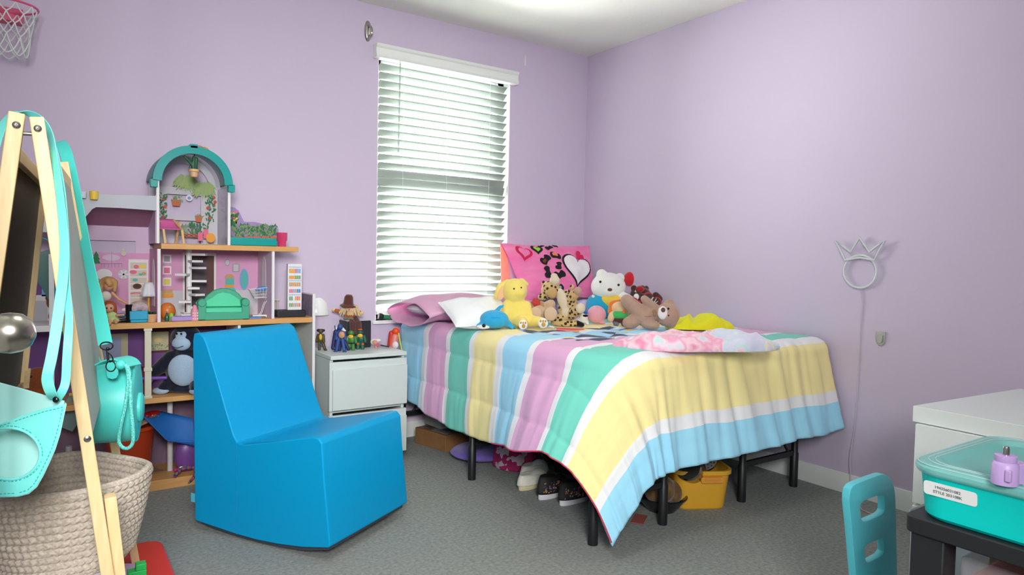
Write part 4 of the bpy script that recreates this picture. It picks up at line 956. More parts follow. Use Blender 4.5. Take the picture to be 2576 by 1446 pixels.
# post with moulded foot
def post(x, z0, z1, w_, m):
    mb = MB().span((x - w_ / 2, DF + .002, z0), (x + w_ / 2, DF + .022, z1)).span((x - w_ * .62, DF, z0), (x + w_ * .62, DF + .026, z0 + .012)).span((x - w_ * .62, DF, z0 + .12), (x + w_ * .62, DF + .026, z0 + .135)).span((x - w_ * .62, DF, z1 - .012), (x + w_ * .62, DF + .026, z1))
    H('post', mb, m, bevel=.0015)
post(.367, .412, .72, .026, creamy)
H('post', MB().cyl((.47, 3.45, .045), (.47, 3.45, .389), .012), wht)
for x in (.02, .115): H('post', sp((x - .008, DF, .412), (x + .008, DF + .02, .72)), wht)
H('post', sp((.012, DF + .02, .745), (.03, DF + .04, 1.035)), wht)

def quad(mb, x0, y0, x1, y1, k, y=3.5815):
    a, c = at(x0, y0, 1, y), at(x1, y1, 1, y); mb.mat(k); mb.span((a.x, y - .0006, c.z), (c.x, y + .0006, a.z))
def disc(mb, px, py, r, k, y=3.581, ry=None, n=14):
    c = at(px, py, 1, y); s_ = (c - CAM).dot(AX_F) / FPX; mb.mat(k); mb.prism(circ(r * s_, n, ry=(ry or r) * s_), c, (1, 0, 0), (0, 0, 1), (0, -1, 0), .0008)
def leafclump(mb, px, py, w_, h_, k, n=40, y=3.579, seed=1, droop=False):
    rd = random.Random(seed); c = at(px, py, 1, y); s_ = (c - CAM).dot(AX_F) / FPX; mb.mat(k)
    for i in range(n):
        if droop:
            a = rd.uniform(-1, 1); q = c + V((a * w_ * .28 * s_, -rd.uniform(0, .006), (rd.uniform(.0, .4)) * h_ * s_)); d = V((a * .8 + rd.uniform(-.2, .2), -.05, -.9 + .5 * (1 - abs(a)) * rd.uniform(-.5, 1)))
            l = rd.uniform(.35, .75) * h_ * s_
        else:
            q = c + V((rd.uniform(-.5, .5) * w_ * s_, -rd.uniform(0, .006), rd.uniform(-.5, .3) * h_ * s_)); d = V((rd.uniform(-.7, .7), -.1, rd.uniform(.2, 1))); l = rd.uniform(.15, .3) * h_ * s_
        d.normalize(); sd = V((-d.z, 0, d.x)) * l * (.07 if droop else .22)
        mb.add([q, q + d * l * .5 + sd, q + d * l, q + d * l * .5 - sd], [(0, 1, 2, 3)])
# back wall of the left room (hole shows the room wall)
pm = [pinkw, lavw, mat('pr_white', 'E6E1E4', .6), mat('pr_cream', 'CFC6B4', .6), mat('pr_brown', '5A3730', .6), mat('pr_grey', '9A98A2', .6), mat('pr_teal', '58B8B4', .6), mat('pr_pink', 'E06A8E', .6),
      mat('pr_yellow', 'E3CF5C', .6), mat('pr_tan', 'C79A6A', .6), mat('pr_green', '2F7A4A', .7), mat('pr_sage', '7FA06A', .8), mat('pr_red', 'C8473C', .6), mat('pr_blue', '7EA6D6', .6), mat('pr_terra', 'C4643E', .6), mat('pr_orange', 'E59A35', .6), mat('pr_dk', '4A4048', .6), mat('pr_stone', 'B7A78E', .7, c2='8F7F6A', nscale=60), mat('pr_wallgrey', 'C6C4CC', .6), mat('pr_fern', 'A3B879', .7)]
mb = MB(); yb = DB
mb.mat(0); a, c = at(205, 565, 1, yb), at(352, 620, 1, yb)
mb.mat(1); mb.span((-.05, yb - .003, 1.10), (.404, yb, 1.18)); mb.mat(0); mb.span((-.05, yb - .003, .745), (.404, yb, 1.045)); mb.mat(1); mb.span((.345, yb - .003, 1.045), (.404, yb, 1.10)); mb.span((-.05, yb - .003, 1.045), (.105, yb, 1.10))
quad(mb, 323, 652, 373, 800, 2, 3.579)
for k_, (a_, b_) in enumerate(((660, 676), (679, 695), (698, 712), (715, 729), (733, 747), (750, 775))): quad(mb, 328, a_, 369, b_, 3, 3.578)
for (x, y_, r, ry, k_) in ((343, 671, 6, 5, 7), (358, 670, 8, 5, 8), (335, 684, 8, 5, 7), (354, 690, 5, 3, 6), (340, 704, 6, 4, 6), (362, 688, 5, 4, 9), (345, 720, 10, 7, 4), (345, 719, 7, 5, 6), (343, 738, 14, 3, 7), (343, 742, 14, 4, 3)): disc(mb, x, y_, r, k_, 3.577, ry)
disc(mb, 280, 648, 20, 1, 3.58, 8)
for dx in (-26, -18, -8, 0, 8, 18, 26): mb.mat(5); a = at(281 + dx, 662, 1, 3.578); mb.tube([a, a + V((0, 0, -.02))], .0008, 5)
a, c = at(255, 663, 1, 3.578), at(307, 663, 1, 3.578); mb.tube([a, c], .0009, 5); a, c = at(281, 632, 1, 3.578), at(281, 663, 1, 3.578); mb.tube([a, c], .0009, 5)
for k_ in range(6):
    a = at(311, 690, 1, 3.577); an = k_ * pi / 3; d = V((cos(an), 0, sin(an))); mb.mat(2); mb.bar(a - d * .02, a + d * .02, .006, .001, (0, 1, 0)) if k_ < 3 else None
disc(mb, 311, 690, 13, 18, 3.579)
p = at(242, 662, 1, 3.577); mb.mat(10); s_ = .0021
mb.prism([(-8 * s_, 0), (8 * s_, 0), (4 * s_, 8 * s_), (7 * s_, 8 * s_), (3 * s_, 16 * s_), (5 * s_, 16 * s_), (0, 26 * s_), (-5 * s_, 16 * s_), (-3 * s_, 16 * s_), (-7 * s_, 8 * s_), (-4 * s_, 8 * s_)], p, (1, 0, 0), (0, 0, 1), (0, -1, 0), .001)
disc(mb, 311, 637, 6, 3, 3.577, 7); disc(mb, 310, 628, 4, 3, 3.577, 4); quad(mb, 203, 642, 215, 661, 9, 3.577)
disc(mb, 262, 690, 18, 2, 3.578, 14)
H('back_panel', mb, pm, smooth=False)
# back wall of the middle room
mb = MB(); mb.mat(0); mb.span((.416, yb - .003, .87), (.892, yb, 1.066)); mb.mat(18); mb.span((.416, yb - .0032, .745), (.892, yb, .87))
quad(mb, 460, 635, 543, 800, 2); quad(mb, 465, 642, 538, 800, 4, 3.5795); quad(mb, 482, 642, 520, 800, 16, 3.579)
for y_ in (640, 669, 698): quad(mb, 409, y_, 431, y_ + 21, 2, 3.581)
for y_, k_ in ((645, 5), (674, 7), (703, 8)): quad(mb, 413, y_ - 1, 427, y_ + 13, k_, 3.5795)
disc(mb, 572, 660, 6, 5, 3.581, 9); disc(mb, 572, 660, 5, 18, 3.5795, 7); quad(mb, 585, 663, 602, 684, 5, 3.581); quad(mb, 587, 665, 600, 682, 18, 3.5795)
disc(mb, 577, 697, 11, 9, 3.581, 8); quad(mb, 567, 700, 589, 716, 6, 3.58); quad(mb, 565, 716, 588, 723, 15, 3.5795); disc(mb, 578, 733, 15, 6, 3.58, 12)
disc(mb, 614, 703, 11, 13, 3.58, 27); disc(mb, 615, 703, 8, 6, 3.579, 23)
quad(mb, 408, 728, 434, 736, 9, 3.579); quad(mb, 408, 738, 436, 748, 15, 3.579)
H('back_panel', mb, pm, smooth=False)
# arched opening print on the right divider
H('arch_print', MB().prism([(-.035, -.11), (.035, -.11), (.035, .05), (.025, .085), (0, .105), (-.025, .085), (-.035, .05)], (.8898, 3.46, .94), (0, 1, 0), (0, 0, 1), (-1, 0, 0), .001), wht)
H('arch_print', MB().prism([(-.05, -.11), (.03, -.11), (.03, .05), (.02, .085), (-.01, .105), (-.035, .085), (-.05, .05)], (.4018, 3.45, .92), (0, 1, 0), (0, 0, 1), (-1, 0, 0), .001), wht)
# roof of the left room
mb = MB(); fa = [(60, 484), (205, 487), (392, 493), (398, 530), (300, 523), (242, 521), (232, 526), (214, 547), (196, 566), (178, 584), (60, 584)]
pts = [at(px, py, 1, DF + .004) for px, py in fa]
mb.prism([(p.x, p.z) for p in pts], (0, DF + .004, 0), (1, 0, 0), (0, 0, 1), (0, -1, 0), .006)
H('roof_fascia', mb, greyr)
mb = MB(); mb.add([(-.15, DF + .008, 1.262), (.40, DF + .008, 1.262), (.40, yb, 1.165), (-.15, yb, 1.165), (-.15, DF + .008, 1.27), (.40, DF + .008, 1.27), (.40, yb, 1.172), (-.15, yb, 1.172)], [(0, 1, 2, 3), (4, 7, 6, 5), (0, 4, 5, 1), (2, 6, 7, 3), (1, 5, 6, 2), (0, 3, 7, 4)])
H('roof_slope', mb, mauve)
H('side_wall', sp((.398, DF + .02, 1.09), (.402, yb, 1.30)), lavw)
# greenhouse
def ROOFRIM():
    m = MB(); n = 30
    for q in range(n + 1):
        a = pi * q / n
        for r, y in ((.128, DF - .016), (.163, DF - .016), (.163, DF - .006), (.128, DF - .006)): m.v.append(V((gx + r * cos(a), y, gz + r * sin(a))))
    for q in range(n):
        for k in range(4): m.f.append((q * 4 + k, q * 4 + (k + 1) % 4, q * 4 + 4 + (k + 1) % 4, q * 4 + 4 + k)); m.mi.append(0)
    m.f += [(0, 1, 2, 3), (n * 4 + 3, n * 4 + 2, n * 4 + 1, n * 4)]; m.mi += [0, 0]
    H('roof_rim', m, teals)
gx, gz, gr = .5475, 1.362, .160
H('greenhouse_floor', sp((.418, DF + .01, 1.0905), (.70, yb, 1.0925)), pm[17])
mb = MB(); mb.mat(2)
arch = [(gx - .148, 1.0925), (gx + .148, 1.0925)] + [(gx + .148 * cos(pi * k / 24), gz + .148 * sin(pi * k / 24)) for k in range(25)]
inn = lambda r, x0=gx: [(x0 + r * cos(pi * k / 24), gz + r * sin(pi * k / 24)) for k in range(25)]
def ringband(r0, r1, y, k, d=.004):
    mb.mat(k); o, i = inn(r0), inn(r1)
    for q in range(24): mb.prism([i[q], o[q], o[q + 1], i[q + 1]], (0, y, 0), (1, 0, 0), (0, 0, 1), (0, -1, 0), d)
ringband(.150, .112, 3.575, 18, .008)
for x0, x1 in ((gx - .150, gx - .112), (gx + .112, gx + .150)): mb.mat(18); mb.span((x0, 3.571, 1.0925), (x1, 3.579, gz))
mb.span((gx - .112, 3.5725, gz - .035), (gx + .112, 3.5785, gz - .001)); mb.span((gx - .085, 3.5735, 1.205), (gx + .085, 3.578, 1.225)); mb.span((gx - .1125, 3.5715, 1.093), (gx - .075, 3.5787, gz - .002)); mb.span((gx + .075, 3.5715, 1.093), (gx + .1125, 3.5787, gz - .002))
leafclump(mb, 466, 455, 46, 46, 19, 150, 3.565, 3, True); leafclump(mb, 513, 472, 40, 44, 19, 130, 3.565, 4, True)
disc(mb, 462, 453, 3, 9, 3.56, 6); disc(mb, 513, 470, 3, 9, 3.56, 5)
leafclump(mb, 444, 500, 22, 26, 11, 30, 3.569, 5); leafclump(mb, 500, 546, 16, 18, 11, 24, 3.569, 6)
for px, py, w_ in ((443, 510, 10), (500, 551, 8)):
    c_ = at(px, py, 1, 3.568); s_ = .0021; mb.mat(14); mb.prism([(-w_ * .7 * s_, -7 * s_), (w_ * .7 * s_, -7 * s_), (w_ * s_, 7 * s_), (-w_ * s_, 7 * s_)], c_, (1, 0, 0), (0, 0, 1), (0, -1, 0), .004)
disc(mb, 476, 498, 8, 2, 3.568); disc(mb, 476, 498, 4, 13, 3.567)
for i, (px, py) in enumerate(((408, 495), (408, 520), (409, 542), (526, 500), (532, 520), (528, 545))): leafclump(mb, px, py, 16, 30, 10, 26, 3.565, 20 + i)
for px, py in ((412, 500), (415, 520), (411, 545), (523, 523), (538, 497), (538, 516), (527, 548), (541, 508)): disc(mb, px, py, 4, 12, 3.562)
leafclump(mb, 466, 575, 46, 34, 11, 60, 3.562, 31); leafclump(mb, 500, 575, 44, 36, 10, 70, 3.56, 32)
mb.mat(14); a, c = at(463, 588, 1, 3.556), at(512, 598, 1, 3.556); mb.span((a.x, 3.553, c.z), (c.x, 3.56, a.z))
mb.mat(16)
for q in range(4):
    x0 = a.x + (c.x - a.x) * q / 4; x1 = a.x + (c.x - a.x) * (q + 1) / 4; mb.tube([(x0, 3.552, c.z), (x1, 3.552, a.z)], .0012, 5); mb.tube([(x0, 3.552, a.z), (x1, 3.552, c.z)], .0012, 5)
disc(mb, 530, 598, 11, 15, 3.50, 12); quad(mb, 498, 584, 510, 606, 7, 3.52); quad(mb, 512, 576, 523, 600, 7, 3.53)
H('greenhouse_back', mb, pm, smooth=False)
H('clear_panel', sp((.6985, DF + .012, 1.0925), (.7000, yb, gz)), clear('clear_side', 'AEB9C6', .30, .05))
mb = MB()
def shell(u, v, r): a = pi * (.02 + .96 * u); return V((gx + r * cos(a), DF - .012 + v * .24, gz + r * sin(a)))
H('arched_roof', MB().grid(lambda u, v: shell(u, v, gr), 36, 6), teal, solid=.006, ang=60)
H('arch_glazing', MB().grid(lambda u, v: shell(u, v * 1.02 + .08, gr - .018), 30, 5), clear('clear_arch', 'C9DDE6', .22, .05), solid=.002, ang=60)
teals = mat('house_teal_solid', '159A98', .3)
ROOFRIM()
H('roof_trim', MB().span((gx - gr - .012, DF - .016, gz - .03), (gx - gr + .016, DF + .02, gz + .004)), teals, bevel=.002); H('roof_trim', MB().span((gx + gr - .016, DF - .016, gz - .03), (gx + gr + .012, DF + .02, gz + .004)), teals, bevel=.002)
H('roof_trim', MB().span((gx - .016, DF - .016, gz + gr - .008), (gx + .016, DF + .225, gz + gr + .010)), teals, bevel=.002)
# planter board on the roof terrace
mb = MB(); mb.mat(1)
pl = [(579, 520), (590, 522), (600, 530), (607, 545), (614, 558), (640, 558), (660, 563), (690, 570), (700, 577), (700, 618), (579, 614)]
pts = [at(px, py, 1, 3.56) for px, py in pl]; mb.mat(0)
mb.prism([(p.x, p.z) for p in pts], (0, 3.56, 0), (1, 0, 0), (0, 0, 1), (0, -1, 0), .008)
for i in range(8): leafclump(mb, 590 + i * 14, 578 + 2 * (i % 2), 22, 36, 1 + i % 2, 34, 3.552, 50 + i)
rd = random.Random(5)
for i in range(9): disc(mb, 588 + rd.uniform(-8, 9), 548 + rd.uniform(-18, 14), 3.6, 3 + i % 2, 3.55)
leafclump(mb, 588, 552, 20, 40, 2, 40, 3.553, 70)
for i in range(5): a = at(592 + 22 * i, 594, 1, 3.55); mb.mat(5); mb.span((a.x, 3.546, a.z - .02), (a.x + .034, 3.552, a.z))
H('garden_board', mb, [mat('board_lilac', 'A58BBE', .7), pm[11], pm[10], pm[8], pm[7], pm[14]], smooth=False)
a, c = at(578, 596, 1, DF + .03), at(696, 619, 1, DF + .03)
H('planter_box', MB().span((a.x, DF + .02, 1.0905), (c.x, DF + .11, a.z)), teals, bevel=.004)
# spiral stair
st = obj('stair_post', MB().cyl((.553, 3.47, .745), (.553, 3.47, 1.066), .0125), wht, dh, world=True)
for k in range(10):
    a = radians(-60 + 205 * ((k * .37) % 1.0)) if False else radians(-100 + (62 if k % 2 else 0) + 30 * sin(k * 1.7)); z = .765 + k * .031
    d = V((cos(a), sin(a) * .8, 0)).normalized(); q = V((.553, 3.47, z)); s2 = V((-d.y, d.x, 0)); m_ = MB()
    o = [q + d * .008 - s2 * .010, q + d * .075 - s2 * .026, q + d * .075 + s2 * .026, q + d * .008 + s2 * .010]
    m_.add([p + V((0, 0, -.005)) for p in o] + [p + V((0, 0, .005)) for p in o], [(3, 2, 1, 0), (4, 5, 6, 7)] + [(i, (i + 1) % 4, 4 + (i + 1) % 4, 4 + i) for i in range(4)])
    obj('stair_step', m_, wht, st, world=True)
# terrace railing
mb = MB().span((.905, 3.55, .742 + .075), (.99, 3.56, .742 + .083)).span((.905, 3.55, .752), (.99, 3.56, .760))
for k in range(5): mb.cyl((.912 + k * .018, 3.555, .757), (.912 + k * .018, 3.555, .82), .003, n=8)
H('terrace_railing', mb, creamy)
# lower storey walls
mb = MB(); mb.mat(0); mb.span((-.36, yb - .003, .412), (.74, yb, .72)); mb.mat(1); mb.span((.752, yb - .003, .412), (1.087, yb, .72))
for x0, x1, y0, y1, k_ in ((222, 322, 842, 935, 2), (240, 305, 850, 932, 3), (376, 428, 828, 885, 5), (380, 424, 835, 880, 2), (540, 620, 835, 860, 3), (580, 600, 840, 900, 2)): quad(mb, x0, y0, x1, y1, k_, 3.5805 - .0012 * (k_ == 3) - .001 * (x0 == 380))
leafclump(mb, 400, 872, 40, 18, 6, 40, 3.577, 80); disc(mb, 398, 855, 10, 7, 3.577, 5)
H('back_panel', mb, [purp, mint, mat('win_cream', 'C9C3A0', .6), mat('win_blue', 'A5ABD0', .6), wht, mat('win_maroon', '5E2430', .6), pm[11], mat('win_flower', 'E8C98A', .6)], smooth=False)
mb = MB(); mb.span((-.36, yb - .003, .045), (1.087, yb, .389))
H('back_panel', mb, mat('lower_wall', '6A5268', .8, c2='8C7488', nscale=9), smooth=False)
# left wing: little teal cupola, column, slide
wc = at(96, 640, 1, 3.42)
H('cupola_roof', MB().grid(lambda u, v: V((wc.x + .062 * cos(pi * u) * 1, 3.42 - .07 + v * .14, wc.z - .005 + .075 * sin(pi * u))), 20, 3), teals, solid=.005, ang=60)
mb = MB(); quad(mb, 84, 660, 104, 742, 0, 3.57); quad(mb, 104, 645, 118, 745, 1, 3.57); quad(mb, 60, 742, 128, 820, 2, 3.57); quad(mb, 66, 757, 120, 806, 3, 3.569)
H('back_panel', mb, [purp, pm[13], wht, pm[18]], smooth=False)
a, c = at(88, 645, 1, 3.36), at(150, 752, 1, 3.36)
H('slide', MB().bar(a, c, .07, .012, (0, 1, 0)).bar(a + V((.018, 0, .018)), c + V((.018, 0, .018)), .07, .003, (0, 1, 0)), mat('slide_teal', '1F5F5A', .35))

# ------------------------------------------------------------------ loose things in the dollhouse
def sh(px, y, z): p = at(px, 700, 1, y); return V((p.x, y, z + .0005))
ZM, ZU, ZL1, ZB = .745, 1.0925, .412, .045
# pink garden chair
t, F = fthing('toy_chair', 'pink sling deck chair with wooden frame inside the toy greenhouse', 'toy chair', 438, 612, sh(438, 3.40, ZU), rz=0)
F = Fr(438, 612, t.location); wd = mat('toy_wood', 'D9AE72', .5); pk = mat('sling_pink', 'D564A4', .7)
for px, dx in ((413, 4), (455, 4)):
    obj('frame_leg', MB().bar(F(px, 577, 6), F(px + dx, 612, 8), .009, .006), wd, t); obj('frame_leg', MB().bar(F(px - 2, 556, -22), F(px - 8, 612, -40), .009, .006), wd, t)
q = [F(402, 577, 8), F(455, 578, 8), F(443, 551, -30), F(402, 550, -30)]
mb = MB().grid(lambda u, v: q[0].lerp(q[1], u).lerp(q[3].lerp(q[2], u), v) + V((0, 0, -.008 * sin(pi * v))), 6, 8)
obj('sling', mb, pk, t, solid=.002)
obj('back_rail', MB().bar(F(440, 551, -30), F(455, 578, 8), .006, .006), wd, t)
# cactus pot
t, F = fthing('hanging_planter', 'tan toy pot with dark green cactus hanging under the teal arch', 'plant pot', 488, 445, at(488, 445, 1, DF + .03), rz=0)
obj('pot', MB().lathe([(0, 0), (8 * F.s, 0), (10 * F.s, 12 * F.s), (12.5 * F.s, 13 * F.s), (12.5 * F.s, 19 * F.s), (10 * F.s, 19 * F.s), (9 * F.s, 16 * F.s), (0, 16 * F.s)], n=24), mat('pot_tan', 'DDB185', .5), t)
soft('cactus', F, [('c', 486, 427, 0, 488, 396, 0, 6, 4), ('c', 486, 418, 0, 474, 404, 2, 4, 4), ('c', 474, 404, 2, 466, 396, 2, 4, 3), ('c', 492, 424, 0, 494, 398, 0, 4, 3.5)], mat('cactus_green', '1F5A3A', .5), t, .002)
obj('hanger', MB().tube([F(488, 396, 0), F(490, 372, 0)], .002, 6).tube([F(476, 427, 0), F(482, 405, 0)], .0012, 6), mat('hanger_black', '22252A', .5), t)
# pink cup, roof bits
t, F = fthing('toy_cup', 'shiny raspberry pink toy tumbler at the right end of the top shelf', 'cup', 709, 618, sh(709, 3.345, 1.09), rz=0)
obj('tumbler', MB().lathe([(0, 0), (10 * F.s, 0), (10.5 * F.s, 13 * F.s), (12.5 * F.s, 16 * F.s), (13 * F.s, 35 * F.s), (12 * F.s, 35 * F.s), (11 * F.s, 18 * F.s), (0, 16 * F.s)], n=28), mat('cup_pink', 'D2406E', .15), t, ang=50)
p = at(510, 372, 1, DF + .04)
single('toy_bow', MB().ell(p + V((-.014, 0, .003)), (.014, .008, .007)).ell(p + V((.014, 0, -.004)), (.016, .008, .007), (0, .5, 0)), mat('bow_orange', 'D08A3A', .6), 'small orange toy bow lying on the teal arched roof', 'toy', base=p - V((0, 0, .008)))
p = at(236, 492, 1, DF + .0)
single('toy_cup', MB().lathe([(0, 0), (.014, 0), (.017, .034), (.015, .034), (.012, .004), (0, .004)], p + V((0, -.012, -.017)), n=20), mat('cup_yellow', 'E5C441', .4), 'small yellow toy cup on the grey dollhouse roof edge', 'cup')
p = at(208, 490, 1, DF + .0)
single('toy_cup', MB().lathe([(0, 0), (.012, 0), (.014, .026), (.012, .026), (.010, .004), (0, .004)], p + V((0, -.012, -.014)), n=20), mat('cup_pale', 'C6D2E2', .4), 'pale blue-white toy cup on the roof edge left of the yellow one', 'cup')
# green sofa
t, F = fthing('toy_sofa', 'mint green moulded toy sofa with arched back, middle room of dollhouse', 'toy sofa', 561, 803, sh(561, 3.375, ZM), rz=-.12)
sg = mat('sofa_green', '2FA07E', .45); sl = mat('sofa_mint', '47CFA0', .5)
bo = [(503, 802), (503, 772), (498, 762), (505, 754), (519, 752), (526, 742), (540, 731), (556, 726), (572, 726), (588, 731), (600, 740), (607, 750), (620, 752), (626, 761), (620, 772), (618, 802)]
mb = MB().prism([(F(a, b_).x, F(a, b_).z) for a, b_ in bo], (0, .028, 0), (1, 0, 0), (0, 0, 1), (0, -1, 0), .022); obj('sofa_back', mb, sg, t, bevel=.004)
for cx in (512, 612): obj('sofa_arm', MB().span(F(cx - 9, 802, 24), F(cx + 9, 764, -14)).cyl(F(cx, 760, 26), F(cx, 760, -14), .018, n=16), sg, t, bevel=.003)
obj('sofa_base', MB().span(F(518, 803, 24), F(606, 784, -14)), sg, t, bevel=.003)
bi = [(518, 772), (522, 756), (536, 748), (548, 738), (562, 735), (578, 738), (590, 746), (602, 755), (605, 772)]
obj('back_cushion', MB().prism([(F(a, b_).x, F(a, b_).z) for a, b_ in bi], (0, .012, 0), (1, 0, 0), (0, 0, 1), (0, -1, 0), .014), sl, t, bevel=.004)
obj('seat_cushion', MB().span(F(519, 786, 20), F(607, 773, -8)), sl, t, bevel=.004)
# shopping cart
t, F = fthing('toy_shopping_cart', 'white wire toy shopping cart with blue cloth, right of the green sofa', 'toy cart', 655, 800, sh(655, 3.43, ZM), rz=-.1)
wr = mat('wire_white', 'DCDDE2', .4); mb = MB()
rim_ = [F(628, 731, 14), F(676, 724, 14), F(676, 724, -14), F(628, 731, -14)]; bot = [F(640, 752, 10), F(672, 750, 10), F(672, 750, -10), F(640, 752, -10)]
mb.tube(rim_, .0016, 6, closed=True); mb.tube(bot, .0014, 6, closed=True)
for i in range(4):
    A_, B_, C_, D_ = rim_[i], rim_[(i + 1) % 4], bot[i], bot[(i + 1) % 4]
    for k in range(7): mb.tube([A_.lerp(B_, k / 6), C_.lerp(D_, k / 6)], .0009, 5)
    for k in (1, 2): mb.tube([A_.lerp(C_, k / 3), B_.lerp(D_, k / 3)], .0009, 5)
obj('basket', mb, wr, t)
mb = MB()
for f in (9, -9): mb.tube(spline([F(674, 752, f), F(664, 768, f), F(656, 792, f), F(640, 797, f), F(672, 797, f)], 4), .0018, 6)
obj('push_handle', MB().tube([F(676, 724, 14), F(680, 718, 14), F(680, 718, -14), F(676, 724, -14)], .002, 6), wr, t); mb.span(F(636, 798, 10), F(672, 794, -10))
obj('chassis', mb, wr, t)
for px in (640, 668):
    for f in (9, -9): obj('wheel', MB().cyl(F(px, 798.5, f - 1), F(px, 798.5, f + 1), .003, n=10), wr, t)
single('toy_cloth', MB().ell(t.location + Euler((0, 0, -.1)).to_matrix() @ F(660, 729, 0), (.034, .02, .012), (0, -.15, 0)), mat('cloth_blue', '5F9BD8', .8), 'blue toy cloth heaped in the shopping cart basket', 'cloth')
single('toy_mat', MB().span(sh(628, 3.36, ZM) - V((.02, .02, 0)), sh(650, 3.40, ZM) + V((0, 0, .006))), mat('mat_blue', '6C8FCB', .7), 'flat blue toy mat under the shopping cart', 'toy')
# grocery rack on a black block
b0 = sh(722, 3.40, ZM)
single('toy_block', MB().span((b0.x - .055, 3.37, ZM), (b0.x + .085, 3.45, ZM + .034)), mat('block_black', '1F222B', .5), 'black oblong toy block supporting the grocery rack', 'toy', bevel=.004)
t, F = fthing('toy_grocery_rack', 'tall white toy grocery rack with printed food shelves at dollhouse right', 'toy shelf', 740, 783, (at(740, 700, 1, 3.40).x, 3.40, ZM + .0345), rz=-.1)
obj('rack_body', MB().span(F(723, 783, 8), F(757, 668, -10)), wht, t, bevel=.001)
mb = MB(); fk = [mat('food_white', 'DDE6EC', .6), pm[15], pm[7], pm[13], pm[11], mat('food_blue', '4A7FC0', .6), pm[9]]
for r_, (y0, y1) in enumerate(((676, 692), (693, 707), (710, 725), (727, 741), (745, 760), (762, 776))):
    mb.mat(0); mb.span(F(725, y1, 8.6), F(755, y0, 8))
    for k in range(6): mb.mat((1, 1, 1, 2, 3, 3, 1, 1, 1, 4, 4, 4, 6, 6, 1, 6, 6, 6, 2, 2, 3, 6, 5, 5, 4, 4, 0, 1, 2, 1, 4, 4, 6, 3, 1, 2)[r_ * 6 + k]); mb.span(F(726.5 + k * 4.7, y1 - 1, 9.2), F(730.3 + k * 4.7, y0 + 4, 8.5))
    mb.mat(5); mb.span(F(725, y0 + .6, 9), F(755, y0 - .4, 8.5)) if r_ in (0, 2, 4) else None
obj('food_print', mb, fk, t, smooth=False)
# toy lamp, plant pot, boxes, boots
t, F = fthing('toy_lamp', 'toy floor lamp with white scalloped shade on orange turned post', 'toy lamp', 374, 803, sh(374, 3.42, ZM), rz=0)
mb = MB().grid(lambda u, v: F(374, 707, 0) + V((cos(2 * pi * u) * (.016 + .018 * v) * (1 + .06 * v * cos(16 * pi * u)), sin(2 * pi * u) * (.016 + .018 * v) * (1 + .06 * v * cos(16 * pi * u)), -.062 * v)), 48, 6, cu=True)
obj('lamp_shade', mb, mat('shade_white', 'DCDEE4', .6), t, solid=.002)
obj('lamp_post', MB().lathe([(.009 * .6, 0), (.0075, .02), (.0085, .035), (.005, .05), (.0045, .09), (.0055, .1), (.004, .13)], (0, 0, .0), n=16).cyl((0, 0, 0), (0, 0, .18), .003), mat('post_orange', 'E0A638', .4), t)
t, F = fthing('toy_plant', 'tan toy flower pot with dark green leaves standing before the lamp', 'plant pot', 381, 807, sh(381, 3.355, ZM), rz=0)
obj('pot', MB().lathe([(0, 0), (10 * F.s, 0), (15 * F.s, 20 * F.s), (13.5 * F.s, 20 * F.s), (0, 18 * F.s)], n=24), mat('pot_tan', ''), t, ang=50)
mb = MB()
for k in range(9):
    a = k * 2.4; d = V((cos(a), sin(a) * .6, .25)).normalized(); q0 = F(381, 789, 0); sd = V((-d.y, d.x, 0)) * .006
    mb.add([q0, q0 + d * .018 + sd + V((0, 0, .006)), q0 + d * .036, q0 + d * .018 - sd + V((0, 0, .006))], [(0, 1, 2, 3)])
obj('leaves', mb, mat('leaf_dark', '24664A', .5), t, solid=.0015)
p = sh(348, 3.36, ZM)
tb_ = thing('toy_tub', 'bright blue toy tub holding a crumpled doll dress, left of the plant pot', 'toy box', p)
obj('tub', MB().span((-.036, -.03, .012), (.034, .03, .05)).span((-.033, -.028, 0), (.031, .028, .012)), mat('tub_blue', '22A6CF', .4), tb_, bevel=.003)
soft_ = MB().ell(p + V((.0, .0, .07)), (.034, .02, .022)).ell(p + V((-.02, -.006, .06)), (.016, .012, .02)).ell(p + V((.026, -.004, .058)), (.014, .012, .022))
single('doll_dress', soft_, mat('dress_lilac', 'C9B9CC', .8, c2='A07C5A', nscale=38), 'crumpled lilac and brown doll dress in the blue tub', 'clothes', remesh=.003)
p = sh(322, 3.355, ZM)
bt = thing('toy_boot', 'tall black doll boot standing left of the blue tub', 'toy boot', p)
obj('shaft', MB().tube([(0.004, 0, .0), (.004, 0, .078)], [.013, .015], 14), black, bt); obj('foot', MB().cap((.0, 0, .010), (-.034, -.004, .008), .010, .007), black, bt)
t, F = fthing('toy_dog', 'small blue and green plastic toy lying beside the doll boot', 'toy', 304, 800, sh(304, 3.40, ZM), rz=0)
soft('body', F, [('e', 305, 784, 0, 10, 7, 7), ('e', 297, 781, 4, 6, 5, 4)], mat('toy_sky', '3F8FD0', .4), t, .0025); obj('base', F.mb([('e', 313, 794, 0, 9, 6, 4)]), mat('toy_leaf', '86C33C', .5), t)
soft('paper', F, [('e', 312, 770, 4, 8, 3, 5)], wht, t, .0025)
